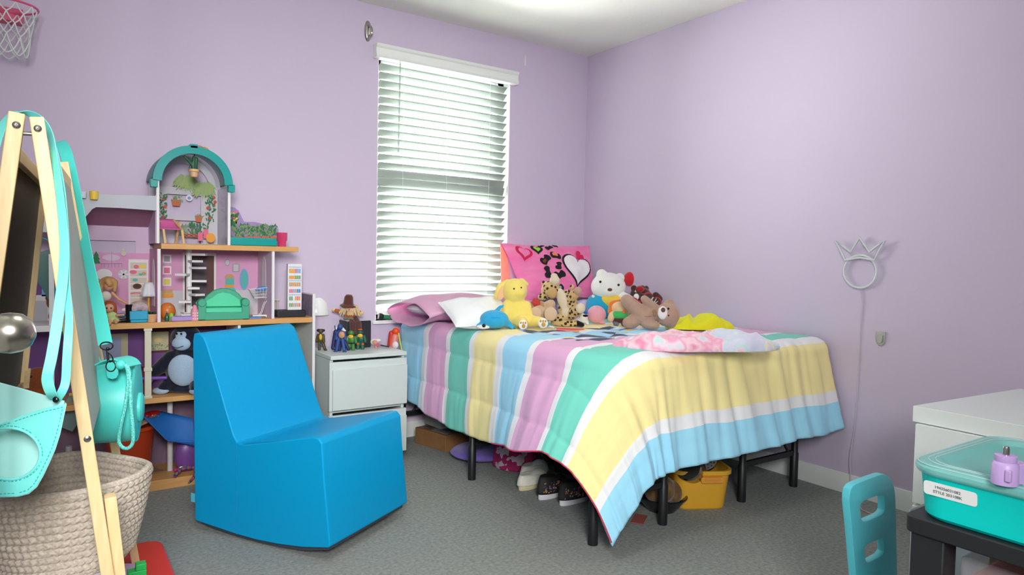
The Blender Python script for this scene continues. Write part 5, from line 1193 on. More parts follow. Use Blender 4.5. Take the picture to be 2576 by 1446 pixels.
# dolls
def doll(label, px, py, y, hair, dress, head, hr, spec_d, limbs, skin='D9A07A', hairparts=None, eyes=True):
    t, F = fthing('fashion_doll', label, 'doll', px, py, sh(px, y, ZM), rz=-.15); sk = mat('doll_skin_' + skin, skin, .5)
    hx, hy = head
    soft('body', F, [('e', hx, hy, 4, hr, hr * .85, hr * 1.1)] + limbs, sk, t, .0025)
    soft('hair', F, hairparts, hair, t, .0035)
    soft('dress', F, spec_d, dress, t, .003)
    if eyes:
        for dx in (-.42, .42): obj('eye', F.mb([('e', hx + dx * hr, hy, 4 + hr * .78, hr * .16, hr * .1, hr * .2)]), black, t)
    return t
auburn = mat('hair_auburn', '8E3F22', .5, c2='A9532D', nscale=60, stretch=(1, 1, .1)); blonde = mat('hair_blonde', 'B98A56', .5, c2='CFA46E', nscale=70, stretch=(1, 1, .1)); brun = mat('hair_brunette', '8A6A55', .5, c2='A5836B', nscale=70, stretch=(1, 1, .1))
doll('red-haired toddler doll in pale green dress sitting on the orange shelf edge', 282, 808, 3.345, auburn, mat('dress_green', 'B7CF8A', .8), (276, 769), 11,
     [('e', 281, 790, 0, 13, 10, 12), ('e', 285, 801, 4, 14, 9, 7)], [('c', 292, 788, 8, 308, 786, 16, 3.5, 3), ('c', 278, 800, 10, 279, 808, 22, 4, 3.5), ('c', 288, 800, 10, 292, 805, 22, 4, 3.5)],
     hairparts=[('e', 275, 762, -2, 14, 12, 11), ('c', 264, 762, 0, 265, 778, 0, 5, 4), ('c', 287, 762, 0, 289, 780, 0, 5, 4)])
doll('blonde doll in white top standing behind the red-haired doll with one arm out', 270, 806, 3.43, blonde, mat('dress_white', 'DCD3CA', .8), (273, 716), 11,
     [('e', 267, 742, 4, 13, 9, 13)], [('c', 262, 735, 4, 252, 764, 8, 4, 3), ('c', 281, 734, 4, 296, 750, 8, 4, 3.5), ('c', 296, 750, 8, 314, 760, 12, 3.5, 3), ('c', 264, 757, 0, 262, 800, 0, 6, 5), ('c', 274, 757, 0, 276, 800, 0, 6, 5)],
     hairparts=[('e', 272, 706, -2, 18, 14, 14), ('c', 258, 706, 0, 254, 738, 2, 7, 5), ('c', 288, 706, 0, 286, 728, 0, 6, 5), ('c', 272, 704, 10, 276, 712, 12, 8, 7)], eyes=False)
doll('brunette doll in dark dress with hair over her face, far left on shelf', 222, 806, 3.42, brun, mat('dress_black', '30222A', .8), (216, 704), 12,
     [('e', 222, 768, 2, 15, 10, 22), ('e', 222, 790, 2, 14, 10, 12)], [('c', 208, 740, 4, 204, 770, 8, 4, 3), ('c', 226, 742, 4, 234, 756, 8, 4, 3), ('c', 216, 790, 4, 214, 804, 8, 5, 4), ('c', 228, 790, 4, 230, 804, 8, 5, 4)],
     hairparts=[('e', 218, 702, 2, 20, 15, 16), ('c', 206, 706, 2, 212, 742, 6, 8, 6), ('c', 226, 706, 6, 228, 740, 8, 9, 6), ('c', 216, 708, 10, 220, 742, 12, 8, 5)], eyes=False)
doll('small doll with tan limbs and pale skirt sitting at the shelf front, far left', 226, 812, 3.345, mat('hair_black', '1E1518', .4), mat('dress_rose', 'C9A3A0', .8), (212, 778), 7,
     [('e', 226, 792, 2, 10, 8, 9)], [('c', 222, 784, 6, 229, 770, 10, 3, 2.5), ('c', 222, 800, 6, 222, 808, 14, 4, 3), ('c', 232, 800, 6, 238, 806, 14, 4, 3), ('c', 214, 788, 8, 206, 800, 12, 3, 3)],
     hairparts=[('e', 220, 776, -2, 12, 9, 10)], eyes=False)
single('toy_bowl', MB().lathe([(0, 0), (.006, 0), (.02, .02), (.018, .02), (.005, .003), (0, .003)], sh(211, 3.335, ZM) + V((0, 0, .030)), n=20), mat('bowl_blue', '8FB6D4', .4), 'tiny pale blue toy bowl on the small doll lap', 'bowl')
# orange ball, bottles, pink tower, lilac tray in the middle room
t, F = fthing('toy_pumpkin', 'round orange toy pumpkin in the middle room left corner', 'toy', 421, 806, sh(421, 3.44, ZM), rz=0)
obj('ball', MB().ell(F(421, 785, 0), (.034, .034, .040), nu=28, nv=18), mat('pumpkin_orange', 'D2762B', .4), t); obj('face_print', F.mb([('e', 424, 774, 15, 5, 3, 4)]), mat('pumpkin_face', 'C98B6A', .5), t)
p = sh(420, 3.36, ZM)
b1 = thing('toy_bottle', 'tiny dark green toy bottle with silver top before the orange pumpkin', 'bottle', p)
obj('glass', MB().lathe([(0, 0), (.009, 0), (.010, .018), (.006, .03), (.004, .036), (0, .036)], n=16), mat('bottle_green', '2E5A48', .2), b1); obj('cap', MB().ell((0, 0, .039), .004), chrome, b1)
single('toy_block', MB().lathe([(0, 0), (.011, 0), (.012, .02), (.006, .034), (0, .036)], sh(431, 3.37, ZM), n=14), mat('toy_leaf', ''), 'small leaf green toy piece right of the toy bottle', 'toy')
p = sh(457, 3.36, ZM)
single('toy_tray', MB().span(p - V((.045, .02, 0)), p + V((.045, .03, .020))), mat('tray_lilac', 'A68FD0', .5), 'lilac oblong toy tray lying in front of the spiral stair', 'toy', bevel=.003)
t, F = fthing('toy_tower', 'pink and white dotted toy tower left of the green sofa', 'toy', 490, 805, sh(490, 3.35, ZM), rz=0)
obj('tower', MB().lathe([(0, 0), (9 * F.s, 0), (9 * F.s, 22 * F.s), (6 * F.s, 30 * F.s), (4 * F.s, 38 * F.s), (0, 40 * F.s)], n=20), mat('tower_pink', 'DE8FA6', .5), t)
obj('dots', F.mb([('e', 485 + (k % 3) * 5, 800 - (k // 3) * 7, 8.2, 1.8, 1.2, 1.8) for k in range(9)]), wht, t)
p = sh(470, 3.47, ZM)
single('toy_book', MB().box(p + V((0, 0, .004)), (.05, .04, .008), (0, 0, .2)).box(p + V((.002, .0, .026)), (.05, .03, .006), (0, .05, .3)).box(p + V((0, 0, .015)), (.03, .03, .016)), mat('book_white', 'D8D4DA', .6), 'white open toy book on a stand beneath the spiral stair', 'book')

# ------------------------------------------------------------------ lower storeys
# gorilla
t, F = fthing('gorilla_plush', 'black plush gorilla with pale blue face and belly behind the blue chair', 'toy', 458, 1000, sh(458, 3.42, ZL1), rz=FACE)
gb = plush('gorilla_black', '181C28', '20263A'); gf = plush('gorilla_pale', 'A9C3DC')
soft('body', F, [('e', 466, 866, -4, 38, 30, 36), ('e', 468, 945, -4, 52, 34, 52), ('c', 432, 915, 0, 394, 950, 8, 20, 16), ('c', 510, 915, 0, 540, 960, 8, 20, 16), ('c', 436, 975, 10, 428, 985, 30, 18, 15), ('c', 500, 975, 10, 508, 985, 30, 18, 15), ('e', 468, 992, 0, 60, 30, 10)], gb, t, .006)
soft('face', F, [('e', 466, 876, 20, 23, 14, 18), ('e', 460, 855, 22, 8, 6, 9), ('e', 472, 854, 22, 8, 6, 9)], gf, t, .004)
soft('belly', F, [('e', 472, 942, 24, 38, 14, 40)], gf, t, .005)
for cx in (459, 470): obj('eye', F.mb([('e', cx, 851, 29, 2.5, 2, 2.5)]), black, t)
obj('mouth', MB().tube(spline([F(452, 882, 33), F(462, 885, 35), F(478, 880, 35)], 4), .0014, 6), gb, t)
for cx in (422, 512): soft('foot', F, [('e', cx, 992, 34, 20, 14, 9)], gf, t, .004)
soft('hand', F, [('e', 382, 965, 12, 10, 10, 16)], gf, t, .004)
# purple stick
a, c = at(350, 952, 1, 3.37), at(420, 950, 1, 3.345)
single('toy_wand', MB().tube([a, c], .008, 12), mat('wand_purple', '6B45A8', .4), 'purple toy stick lying across the gorilla foot', 'toy')
# red cushion, blue doll furniture, tan chair behind the bag
p = sh(336, 3.5, ZL1)
single('toy_bed', MB().span(p + V((-.05, -.08, 0)), p + V((.05, .06, .11))), mat('bed_red', '7C1420', .8), 'dark red toy bed left of the cream dollhouse post', 'toy bed', bevel=.015)
p = sh(350, 3.365, ZL1)
t = thing('toy_chair', 'tan toy chair back with dark rim beside the dollhouse post', 'toy chair', p)
obj('back', MB().prism(rrect(.05, .11, .02, cx=0, cy=.055), (-.018, 0, 0), (1, 0, 0), (0, 0, 1), (0, -1, 0), .012), mat('toychair_rim', '6A4A3A', .6), t); obj('pad', MB().prism(rrect(.038, .09, .014, cx=0, cy=.055), (-.018, -.007, 0), (1, 0, 0), (0, 0, 1), (0, -1, 0), .006), mat('toychair_tan', 'C9A088', .7), t)
p = sh(276, 3.5, ZL1)
t = thing('toy_armchair', 'teal toy armchair with dark outline under the purple wall window', 'toy chair', p)
obj('back', MB().prism([(-.05, 0), (.05, 0), (.055, .13), (.03, .14), (0, .16), (-.03, .14), (-.055, .13)], (0, .02, 0), (1, 0, 0), (0, 0, 1), (0, -1, 0), .02), mat('armchair_teal', '5FA89C', .6), t, bevel=.003); obj('seat', MB().span((-.05, -.06, 0), (.05, .01, .06)), mat('armchair_teal', ''), t, bevel=.004)
# brown dog far left
t, F = fthing('dog_plush', 'shaggy brown plush dog with white paw sitting behind the easel', 'toy', 92, 985, sh(92, 3.42, ZL1), rz=FACE)
soft('body', F, [('e', 94, 922, 0, 30, 24, 30), ('e', 92, 962, -2, 34, 26, 30), ('c', 68, 915, -4, 62, 950, 2, 12, 10), ('c', 120, 915, -4, 124, 950, 2, 10, 9)], plush('dog_brown', '7A3E1E', '8E4B26', bscale=120), t, .005)
obj('paw', F.mb([('e', 96, 980, 28, 14, 9, 9)]), white_pl, t); obj('paw_pad', F.mb([('e', 106, 981, 33, 6, 4, 5)]), mat('toy_pink', ''), t); obj('eye', F.mb([('e', 92, 912, 24, 3, 2, 3)]), black, t)
t, F = fthing('lion_plush', 'small shaggy brown toy head peeking from behind the easel strap', 'toy', 132, 812, sh(132, 3.46, ZM), rz=0)
soft('head', F, [('e', 132, 762, 0, 14, 12, 16), ('e', 124, 750, -4, 8, 8, 8), ('e', 140, 780, 2, 8, 8, 10), ('e', 134, 796, 0, 12, 10, 16)], plush('lion_brown', '6E4526', '8C5B34', bscale=90), t, .004)
# bottom storey: orange bucket, blue cloth, purple bag, beads, leaflets
p = sh(325, 3.40, ZB)
t = thing('toy_bucket', 'orange plastic bucket with odds and ends, bottom level of dollhouse', 'bucket', p)
bkp = mat('bucket_orange', 'C2421C', .4)
obj('pail', MB().lathe([(0, 0), (.075, 0), (.098, .225), (.106, .228), (.106, .24), (.094, .24), (.07, .01), (0, .01)], n=32), bkp, t, ang=50)
q = p + V((.03, -.02, .235))
single('toy_plank', MB().box(q + V((.01, 0, .012)), (.15, .035, .010), (0, -.32, .25)), mat('plank_tan', 'B99A78', .6), 'tan wooden toy plank lying across the orange bucket', 'toy')
single('toy_scarf', MB().ell(q + V((-.045, .0, .01)), (.04, .04, .035)).ell(q + V((-.02, -.03, .02)), (.03, .02, .02)), mat('scarf_pink', 'D98AA0', .8, c2='4C6A8A', nscale=30), 'pink and blue doll cloth stuffed in the orange bucket', 'cloth', remesh=.004)
c0 = [at(357, 1045, 1, 3.33), at(405, 1035, 1, 3.42), at(486, 1052, 1, 3.36), at(500, 1108, 1, 3.30), at(420, 1108, 1, 3.30), at(362, 1062, 1, 3.31)]
mb = MB()
def slingf(u, v):
    a = c0[0].lerp(c0[4], min(1, u * 2)) if u < .5 else c0[4].lerp(c0[3], (u - .5) * 2)
    b_ = c0[1].lerp(c0[2], u)
    p = a.lerp(b_, v); p.z -= .05 * sin(pi * v) * (.3 + u); p.y -= .02 * sin(pi * v); return p
mb.grid(slingf, 24, 14)
single('blue_cloth', mb, mat('cloth_royal', '1664B4', .6), 'royal blue stiff cloth draped between bucket and white post', 'cloth', solid=.004)
single('glitter_purse', MB().ell(at(385, 1042, 1, 3.48), (.04, .03, .016)).ell(at(370, 1045, 1, 3.46), (.02, .02, .014)), mat('glitter_red', 'B02028', .25), 'small glittery red purse lying under the lower shelf', 'purse')
p = sh(468, 3.40, ZB)
t = thing('toy_handbag', 'purple glossy toy handbag on the dollhouse floor beside the chair', 'bag', p)
obj('bag_body', MB().ell((0.01, 0, .075), (.06, .03, .078)), mat('bag_purple', '7A4A98', .35), t); obj('clasp', MB().ell((-.02, -.03, .03), (.02, .006, .006)), chrome, t)
bdm = [mat('bead_magenta', 'C22A6A', .5), mat('bead_blue', '2E4A9A', .5), mat('bead_olive', '7A7A3A', .5)]
mb = MB(); pts = spline([at(441, 1182, 1, 3.32), at(455, 1180, 1, 3.35), at(486, 1176, 1, 3.34), at(490, 1195, 1, 3.32), PZ(470, 1216, .008), PZ(448, 1210, .008), at(441, 1196, 1, 3.315), at(452, 1184, 1, 3.33)], 7)
for i, q in enumerate(pts): mb.mat(i % 3); mb.ell((q.x, q.y, max(q.z, .008)), .0075, nu=8, nv=6)
single('bead_string', mb, bdm, 'string of magenta and blue beads trailing off the dollhouse base to the carpet', 'beads')
p = PZ(372, 1186, ZB + .003)
single('leaflet', MB().box(p, (.10, .07, .002), (0, 0, .35)), mat('leaflet', 'B9A79A', .4, c2='8A4A30', nscale=22), 'shiny printed leaflet on the bottom board right of the orange bucket', 'paper')
# toy clutter under the lower shelf, left of the easel leg
p = sh(170, 3.40, ZB)
t = thing('toy_bottle', 'grey labelled plastic bottle standing on the dollhouse floor behind easel', 'bottle', p)
obj('bottle', MB().lathe([(0, 0), (.022, 0), (.022, .13), (.012, .16), (.012, .18), (0, .18)], n=18), mat('bottle_grey', 'A8A8AC', .4), t); obj('label', MB().lathe([(.0225, .04), (.0225, .11)], n=18), mat('label_violet', '6A6084', .6), t)
a, c = at(155, 1075, 1, 3.42), at(205, 1000, 1, 3.40)
t = thing('toy_easel_board', 'slanted grey-green toy ironing board with yellow rim behind the easel', 'toy', (a + c) / 2 - V((0, 0, .1)))
obj('board', MB().bar(a, c, .09, .012, (0, 1, 0)), mat('board_sage', '7F9494', .6), t, world=True, bevel=.003); obj('rim', MB().bar(c + V((-.045, -.012, .02)), c + V((.05, -.012, .024)), .012, .008, (0, 1, 0)), mat('rim_yellow', 'D2A92A', .5), t, world=True)
# ================================================================== easel at the left
pine = mat('pine', 'EBD3A4', .5, c2='DDBB84', nscale=9, namt=.6, stretch=(14, 14, 1.2), bump=.05)
YN, YFR = 1.60, 2.28
ez = thing('easel', 'pine A-frame kids easel with dark board, left foreground, bags hanging from it', 'easel', (.0, 1.95, 0))
def toz(p, q, z): t = (z - p.z) / (q.z - p.z); return p.lerp(q, t)
nL0, nL1 = at(43, 286, 1, YN), at(3, 570, 1, YN); nR0, nR1 = at(92, 297, 1, YN), at(232, 1200, 1, YN)
fL0, fL1 = at(113, 405, 1, YFR), at(58, 925, 1, YFR); fR0, fR1 = at(160, 408, 1, YFR), at(338, 1400, 1, YFR)
def leg(a, b_, w_=.024, d=.036):
    q = toz(a, b_, 0.0); obj('leg', MB().bar(a, q + V((0, 0, .001)), w_, d, (0, 1, 0)), pine, ez, world=True, bevel=.002); return a, q
LN = leg(nL0, nL1, .026, .034); RN = leg(nR0, nR1, .0235, .036); LF = leg(fL0, fL1); RF = leg(fR0, fR1, .022, .03)
def on(l, z): return toz(l[0], l[1], z)
bdm_ = mat('easel_board', '73675A', .7); gbm = mat('easel_grey', 'A6A9A2', .6)
zb = at(58, 962, 1, YFR).z
def panel(A_, B_, z0, z1, off, m, name, th=.006):
    mb = MB(); q = [on(A_, z0), on(B_, z0), on(B_, z1), on(A_, z1)]; q = [p + V((off, 0, 0)) for p in q]; n = (q[1] - q[0]).cross(q[3] - q[0]).normalized() * th / 2
    mb.add([p - n for p in q] + [p + n for p in q], [(3, 2, 1, 0), (4, 5, 6, 7)] + [(i, (i + 1) % 4, 4 + (i + 1) % 4, 4 + i) for i in range(4)]); obj(name, mb, m, ez, world=True)
panel(LN, LF, zb, 1.24, -.004, bdm_, 'chalkboard'); panel(RN, RF, zb - .02, 1.22, .004, gbm, 'whiteboard')
# rails
for A_, B_, z in ((LN, LF, zb - .012), (LN, LF, 1.235), (RN, RF, 1.235), (LN, LF, .31), (RN, RF, .31)):
    obj('rail', MB().bar(on(A_, z), on(B_, z), .018, .03, (0, 0, 1)), pine, ez, world=True, bevel=.002)
obj('corner_brace', MB().bar(on(LF, zb + .035) + V((.012, -.006, 0)), on(LF, zb - .0) + V((.012, -.075, 0)), .012, .01), pine, ez, world=True)
a, c = at(276, 1246, 1, YN + .02), at(300, 1446, 1, YN + .02); obj('brace', MB().bar(a, toz(a, c, 0.001), .022, .034, (0, 1, 0)), pine, ez, world=True, bevel=.002)
obj('hinge_bolt', MB().cyl(nL0 + V((.005, .006, -.035)), nR0 + V((-.005, .006, -.03)), .004), chrome, ez, world=True)
for px, py in ((41, 314), (95, 323), (220, 1104)):
    p = at(px, py, 1, YN - .0195); mb = MB().lathe([(0, .0024), (.004, .0022), (.0062, .0012), (.0068, 0)], p, (pi / 2, 0, 0), n=20)
    s_ = obj('screw', mb, chrome, ez, world=True)
    obj('screw_slot', MB().box(p + V((0, -.0025, 0)), (.006, .0006, .0011), (0, .6, 0)).box(p + V((0, -.0025, 0)), (.0011, .0006, .006), (0, .6, 0)), mat('slot_dark', '3A3632', .5), s_, world=True)
zt = .322
q = [on(LN, zt), on(RN, zt), on(RF, zt), on(LF, zt)]; mb = MB(); mb.add([p + V((0, 0, -.012)) for p in q] + q, [(3, 2, 1, 0), (4, 5, 6, 7)] + [(i, (i + 1) % 4, 4 + (i + 1) % 4, 4 + i) for i in range(4)])
obj('tray', mb, mat('tray_white', 'E4E4E6', .5), ez, world=True)

# woven rope basket on the tray
bc = V((PD(172, 1300, 1.6).x, PD(172, 1300, 1.6).y, zt + .001))
rope = mat('rope_beige', 'D2C8BA', .9, c2='A99B8B', nscale=160, namt=.5, bump=.35, bscale=420, bdist=.002)
bk = thing('rope_basket', 'beige coiled cotton rope basket on the easel tray', 'basket', bc)
NC, HB, RT, RB = 12, .205, .171, .128
def wall(inner):
    def fn(u, v):
        th = 2 * pi * u; z = v * HB; c_ = v * NC; k = c_ - math.floor(c_); kk = (k - .5) * 2
        r = RB + (RT - RB) * (v ** .8) - .018 * max(0, (.12 - v) / .12) ** 2
        bulge = .0068 * sqrt(max(0, 1 - kk * kk * .96)); brd = .0019 * sin(th * 62 + abs(kk) * 2.8 + (math.floor(c_) % 2) * 1.5)
        wob = .004 * noise.noise(V((cos(th) * 1.5, sin(th) * 1.5, v * 2)))
        r = r + wob + (-.006 - bulge * .8 - brd if inner else bulge + brd)
        sag = -.014 * v * max(0, sin(th * 2 + .6)) 
        return V((r * cos(th), r * sin(th), z + sag))
    return fn
mb = MB().grid(wall(False), 420, NC * 10 + 1, cu=True); obj('basket_wall', mb, rope, bk, ang=180)
mb = MB().grid(wall(True), 160, NC * 6 + 1, cu=True); obj('basket_lining', mb, rope, bk, ang=180)
mb = MB().tube([(V(wall(False)(k / 64, 1)) * .5 + V(wall(True)(k / 64, 1)) * .5) + V((0, 0, .001)) for k in range(64)], .0085, 10, closed=True); obj('rim', mb, rope, bk)
obj('basket_floor', MB().lathe([(0, .002), (RB * .98, .002), (RB * .98, .010), (0, .010)], n=40), rope, bk)

# turquoise leather: pouch bag at the left
lea = mat('turquoise_leather', '74DCD4', .42, bump=.12, bscale=500, bdist=.0006, spec=.3); lea_in = mat('turquoise_lining', 'A9E2DC', .6); stch = mat('stitch_teal', '2FA79F', .7)
D1, D2 = 1.17, 1.225
def PB(px, py, d): return PD(px, py, d)
bg1 = thing('shoulder_bag', 'turquoise faux leather pouch bag with round window hanging at the far left', 'bag', PD(-15, 1250, 1.2))
def symm(pts, cx=-15): return pts + [(2 * cx - x, y) for x, y in reversed(pts)]
front = symm([(-15, 1072), (20, 1059), (60, 1043), (110, 1027), (166, 1016), (158, 1055), (150, 1092), (138, 1130), (124, 1162), (108, 1196), (92, 1224), (72, 1241), (45, 1248), (-15, 1250)])
front = [p for i, p in enumerate(front) if i == 0 or p != front[i - 1]]
def campl(poly, holes, d, th, bev=0):
    s_ = d / FPX; f = lambda P: [((x + 15) * s_, -(y - 1140) * s_) for x, y in P]
    return plate(f(poly), [f(h_) for h_ in holes], th, bev).xf(basis(PD(-15, 1140, d), AX_R, AX_U, -AX_F))
hole = [(22 + 77 * cos(2 * pi * k / 40), 1141 + 62 * sin(2 * pi * k / 40)) for k in range(40)]
obj('front_panel', campl(front, [hole], D1, .0035, .001), lea, bg1, world=True, ang=50)
back = symm([(-15, 958), (60, 978), (162, 1008), (158, 1055), (150, 1092), (138, 1130), (124, 1162), (108, 1196), (92, 1222), (72, 1236), (45, 1242), (-15, 1244)])
back = [p for i, p in enumerate(back) if i == 0 or p != back[i - 1]]
obj('back_panel', campl(back, [], D2, .003, .001), lea_in, bg1, world=True, ang=50, label='pale turquoise lining side of the bag')
mb = MB(); eg = [(166, 1016), (158, 1055), (150, 1092), (138, 1130), (124, 1162), (108, 1196), (92, 1224), (72, 1241), (45, 1248), (-15, 1250)]
mb.grid(lambda u, v: (lambda a, b_: a.lerp(b_, v))(PD(*eg[int(round(u * 9))], D1), PD(eg[int(round(u * 9))][0] - 2, eg[int(round(u * 9))][1] - 4, D2)), 10, 3)
obj('gusset', mb, lea_in, bg1, world=True, solid=.002)
mb = MB()
def stitches(poly, d, step=10, ln=6, closed=False):
    acc = 0; P = poly + ([poly[0]] if closed else [])
    for (x0, y0), (x1, y1) in zip(P, P[1:]):
        L_ = hypot(x1 - x0, y1 - y0); t = -acc % step
        while t < L_:
            e_ = min(L_, t + ln); f = lambda q: PD(x0 + (x1 - x0) * q / L_, y0 + (y1 - y0) * q / L_, d - .0022)
            if e_ - t > 1.5: mb.tube([f(t), f(e_)], .0007, 5)
            t += step
        acc = (acc + L_)
stitches([(0, 1071), (30, 1062), (70, 1048), (112, 1035), (158, 1024), (150, 1060), (142, 1092), (130, 1130), (116, 1160), (100, 1192), (85, 1218), (70, 1232), (45, 1240), (0, 1242)], D1)
stitches([(22 + 85 * cos(2 * pi * k / 40), 1141 + 70 * sin(2 * pi * k / 40)) for k in range(40)], D1, closed=True)
obj('stitching', mb, stch, bg1, world=True)
mb = MB().tube([PD(22 + 80 * cos(2 * pi * k / 48), 1141 + 65 * sin(2 * pi * k / 48), D1 - .001) for k in range(48)], .0026, 8, closed=True)
obj('window_piping', mb, lea, bg1, world=True)
def strap(name, pts, wpx, parent, m, twist=None, th=.0022):
    P = spline([PD(x, y, d) for x, y, d in pts], 6); W = []
    n = len(P)
    for i in range(n):
        t = i / (n - 1); a = 0 if not twist else twist * sin(t * pi * 2.2)
        W.append(AX_R * cos(a) + AX_F * sin(a))
    wid = wpx * pts[0][2] / FPX
    return obj(name, MB().ribbon(P, W, wid, th), m, parent, world=True, bevel=.0008, ang=50)
strap('strap', [(138, 1004, 1.215), (128, 988, 1.20), (120, 962, 1.20), (120, 942, 1.21), (130, 895, 1.22), (141, 830, 1.235), (150, 765, 1.25), (158, 700, 1.26), (162, 630, 1.265), (158, 560, 1.27), (150, 490, 1.29), (139, 410, 1.33), (128, 345, 1.37), (108, 308, 1.40), (78, 289, 1.42), (45, 285, 1.42), (18, 300, 1.42), (0, 332, 1.41), (-22, 400, 1.38)], 25, bg1, lea, .55)
strap('strap', [(143, 1004, 1.22), (156, 985, 1.215), (165, 958, 1.22), (168, 905, 1.23), (171, 860, 1.24), (174, 800, 1.25), (170, 720, 1.27), (172, 650, 1.28), (170, 590, 1.29), (160, 500, 1.31), (146, 430, 1.345), (134, 372, 1.385)], 20, bg1, lea, .75)
rv = PD(140, 1005, 1.205); obj('rivet', MB().ell(rv, (.0055, .0055, .0035), Matrix((AX_R, AX_U, -AX_F)).transposed()), mat('gunmetal', '4A4C52', .25, 1), bg1, world=True)

# round turquoise bag on the far side
gun = mat('gunmetal', ''); lea2 = mat('turquoise_leather_round', '4FD2C9', .4, bump=.08, bscale=500, bdist=.0006, spec=.45)
DB2 = 1.76; s2 = DB2 / FPX
bg2 = thing('camera_bag', 'round turquoise camera-shaped bag with braided wrist cord hanging on the far easel leg', 'bag', PD(292, 1105, DB2))
RX = (AX_R * .93 + AX_F * .37).normalized(); RZ = V((0, 0, 1)); RY = RZ.cross(RX).normalized()
bcn = PD(292, 1010, DB2 + .05)
mb = MB(); prof2 = [(0, -52), (84, -52), (93, -50), (96, -45), (97, -30), (98, 0), (97, 30), (96, 45), (93, 50), (84, 52), (0, 52)]
mb.lathe([(r * s2, z * s2) for r, z in prof2], n=56); mb.v = [V((p.x * (1.0 if True else 1), p.y * (1.06 if p.y > 0 else 1.06), p.z)) for p in mb.v]
mb.xf(basis(bcn, RY, RZ, RX)); obj('bag_body', mb, lea2, bg2, world=True, bevel=.002, ang=40)
for zz in (-47, 47): obj('piping', MB().tube([bcn + RX * zz * s2 + RY * 97.5 * s2 * cos(2 * pi * k / 56) + RZ * 103 * s2 * sin(2 * pi * k / 56) for k in range(56)], .0026, 8, closed=True), lea2, bg2, world=True)
fc_ = bcn + RX * 55 * s2; obj('lens_flap', MB().lathe([(0, 8), (30, 8), (36, 4), (37, 0), (0, 0)], n=36).xf(Matrix.Identity(4)), lea2, bg2, world=False) if False else None
mb = MB().lathe([(0, 7 * s2), (32 * s2, 7 * s2), (38 * s2, 3 * s2), (38 * s2, -4 * s2), (0, -4 * s2)], n=36); mb.xf(basis(fc_ - RZ * 18 * s2, RY, RZ, RX)); obj('lens_flap', mb, lea2, bg2, world=True, ang=50)
DF2 = DB2 - .045
def Q(px, py, d=DF2): return PD(px, py, d)
topc = [Q(242, 918), Q(262, 908), Q(285, 903), Q(306, 910), Q(318, 924)]
obj('top_flap', MB().ribbon(spline([p + AX_F * .03 for p in topc], 5), AX_F, .075, .004), lea2, bg2, world=True, bevel=.001)
obj('tab', campl([], [], 1, 1) if False else MB().prism([(x * s2, -y * s2) for x, y in [(-13, -22), (13, -22), (14, 8), (10, 17), (0, 20), (-10, 17), (-14, 8)]], Q(283, 933, DF2 - .012), AX_R, AX_U, -AX_F, .005), lea2, bg2, world=True, bevel=.001)
def ringpts(px, py, rx, ry, d, n=24): return [Q(px + rx * cos(2 * pi * k / n), py + ry * sin(2 * pi * k / n), d) for k in range(n)]
obj('ring', MB().tube(ringpts(279, 921, 12, 13, DF2 - .014), .0017, 8, closed=True), gun, bg2, world=True)
cl2 = obj('swivel_clasp', MB().cyl(Q(270, 880, DF2 - .012), Q(272, 906, DF2 - .012), .0028).tube(spline([Q(271, 884, DF2 - .013), Q(280, 894, DF2 - .013), Q(284, 904, DF2 - .013), Q(278, 911, DF2 - .013), Q(270, 906, DF2 - .013)], 5), .0017, 7).ell(Q(271, 877, DF2 - .012), .0042), gun, bg2, world=True)
obj('strap_ring', MB().tube(ringpts(268, 870, 16, 10, DF2 - .010), .0016, 8, closed=True), gun, bg2, world=True)
strap('strap', [(148, 356, 2.05), (158, 366, 2.03), (168, 392, 2.0), (184, 460, 1.97), (204, 555, 1.93), (228, 680, 1.87), (248, 775, 1.80), (265, 866, DF2 - .005)], 27, bg2, lea2, .35)
strap('strap', [(222, 858, 1.93), (232, 890, 1.90), (246, 918, 1.86)], 22, bg2, lea2)
obj('bead', MB().ell(Q(304, 917, DF2 - .018), 11.5 * s2), lea2, bg2, world=True)
cordm = mat('braid_cord', '7FE3DA', .6, c2='3FB9AF', nscale=330, namt=.25, bump=.8, bscale=300, bdist=.002)
lp = spline([Q(314, 917, DF2 - .02), Q(321, 930, DF2 - .02), Q(322, 965, DF2 - .02), Q(315, 1020, DF2 - .018), Q(303, 1075, DF2 - .015), Q(299, 1108, DF2 - .012), Q(307, 1124, DF2 - .012), Q(322, 1127, DF2 - .012), Q(334, 1112, DF2 - .012), Q(334, 1075, DF2 - .015), Q(329, 1020, DF2 - .018), Q(327, 960, DF2 - .02), Q(323, 928, DF2 - .02), Q(316, 919, DF2 - .02)], 8)
obj('wrist_cord', MB().tube(lp, .0044, 8), cordm, bg2, world=True)

# bits below the easel
p = at(343, 1432, 1, 1.98)
single('toy_brick', MB().span(p + V((-.02, -.015, -.03)), p + V((.022, .015, 0))).span(p + V((-.002, -.013, 0)), p + V((.022, .013, .016))), mat('brick_green', '22B455', .4), 'bright green plastic toy brick on the easel tray edge', 'toy brick', bevel=.0015)
q = PZ(385, 1400, .12)
t = thing('toy_bin', 'red plastic toy crate with rounded rim at the bottom left of the carpet', 'bin', (q.x - .06, q.y, 0))
obj('crate', MB().prism(rrect(.20, .40, .05, 6), (0, -.06, .06), (1, 0, 0), (0, 1, 0), (0, 0, 1), .12), mat('crate_red', 'CC3326', .35), t, bevel=.008, seg=3)
single('toy_disc', MB().lathe([(0, 0), (.06, 0), (.06, .014), (0, .018)], V((q.x - .10, q.y - .10, .1205)), n=28), mat('disc_lilac', 'B49AC4', .4), 'lilac plastic toy disc lying on the red crate', 'toy')

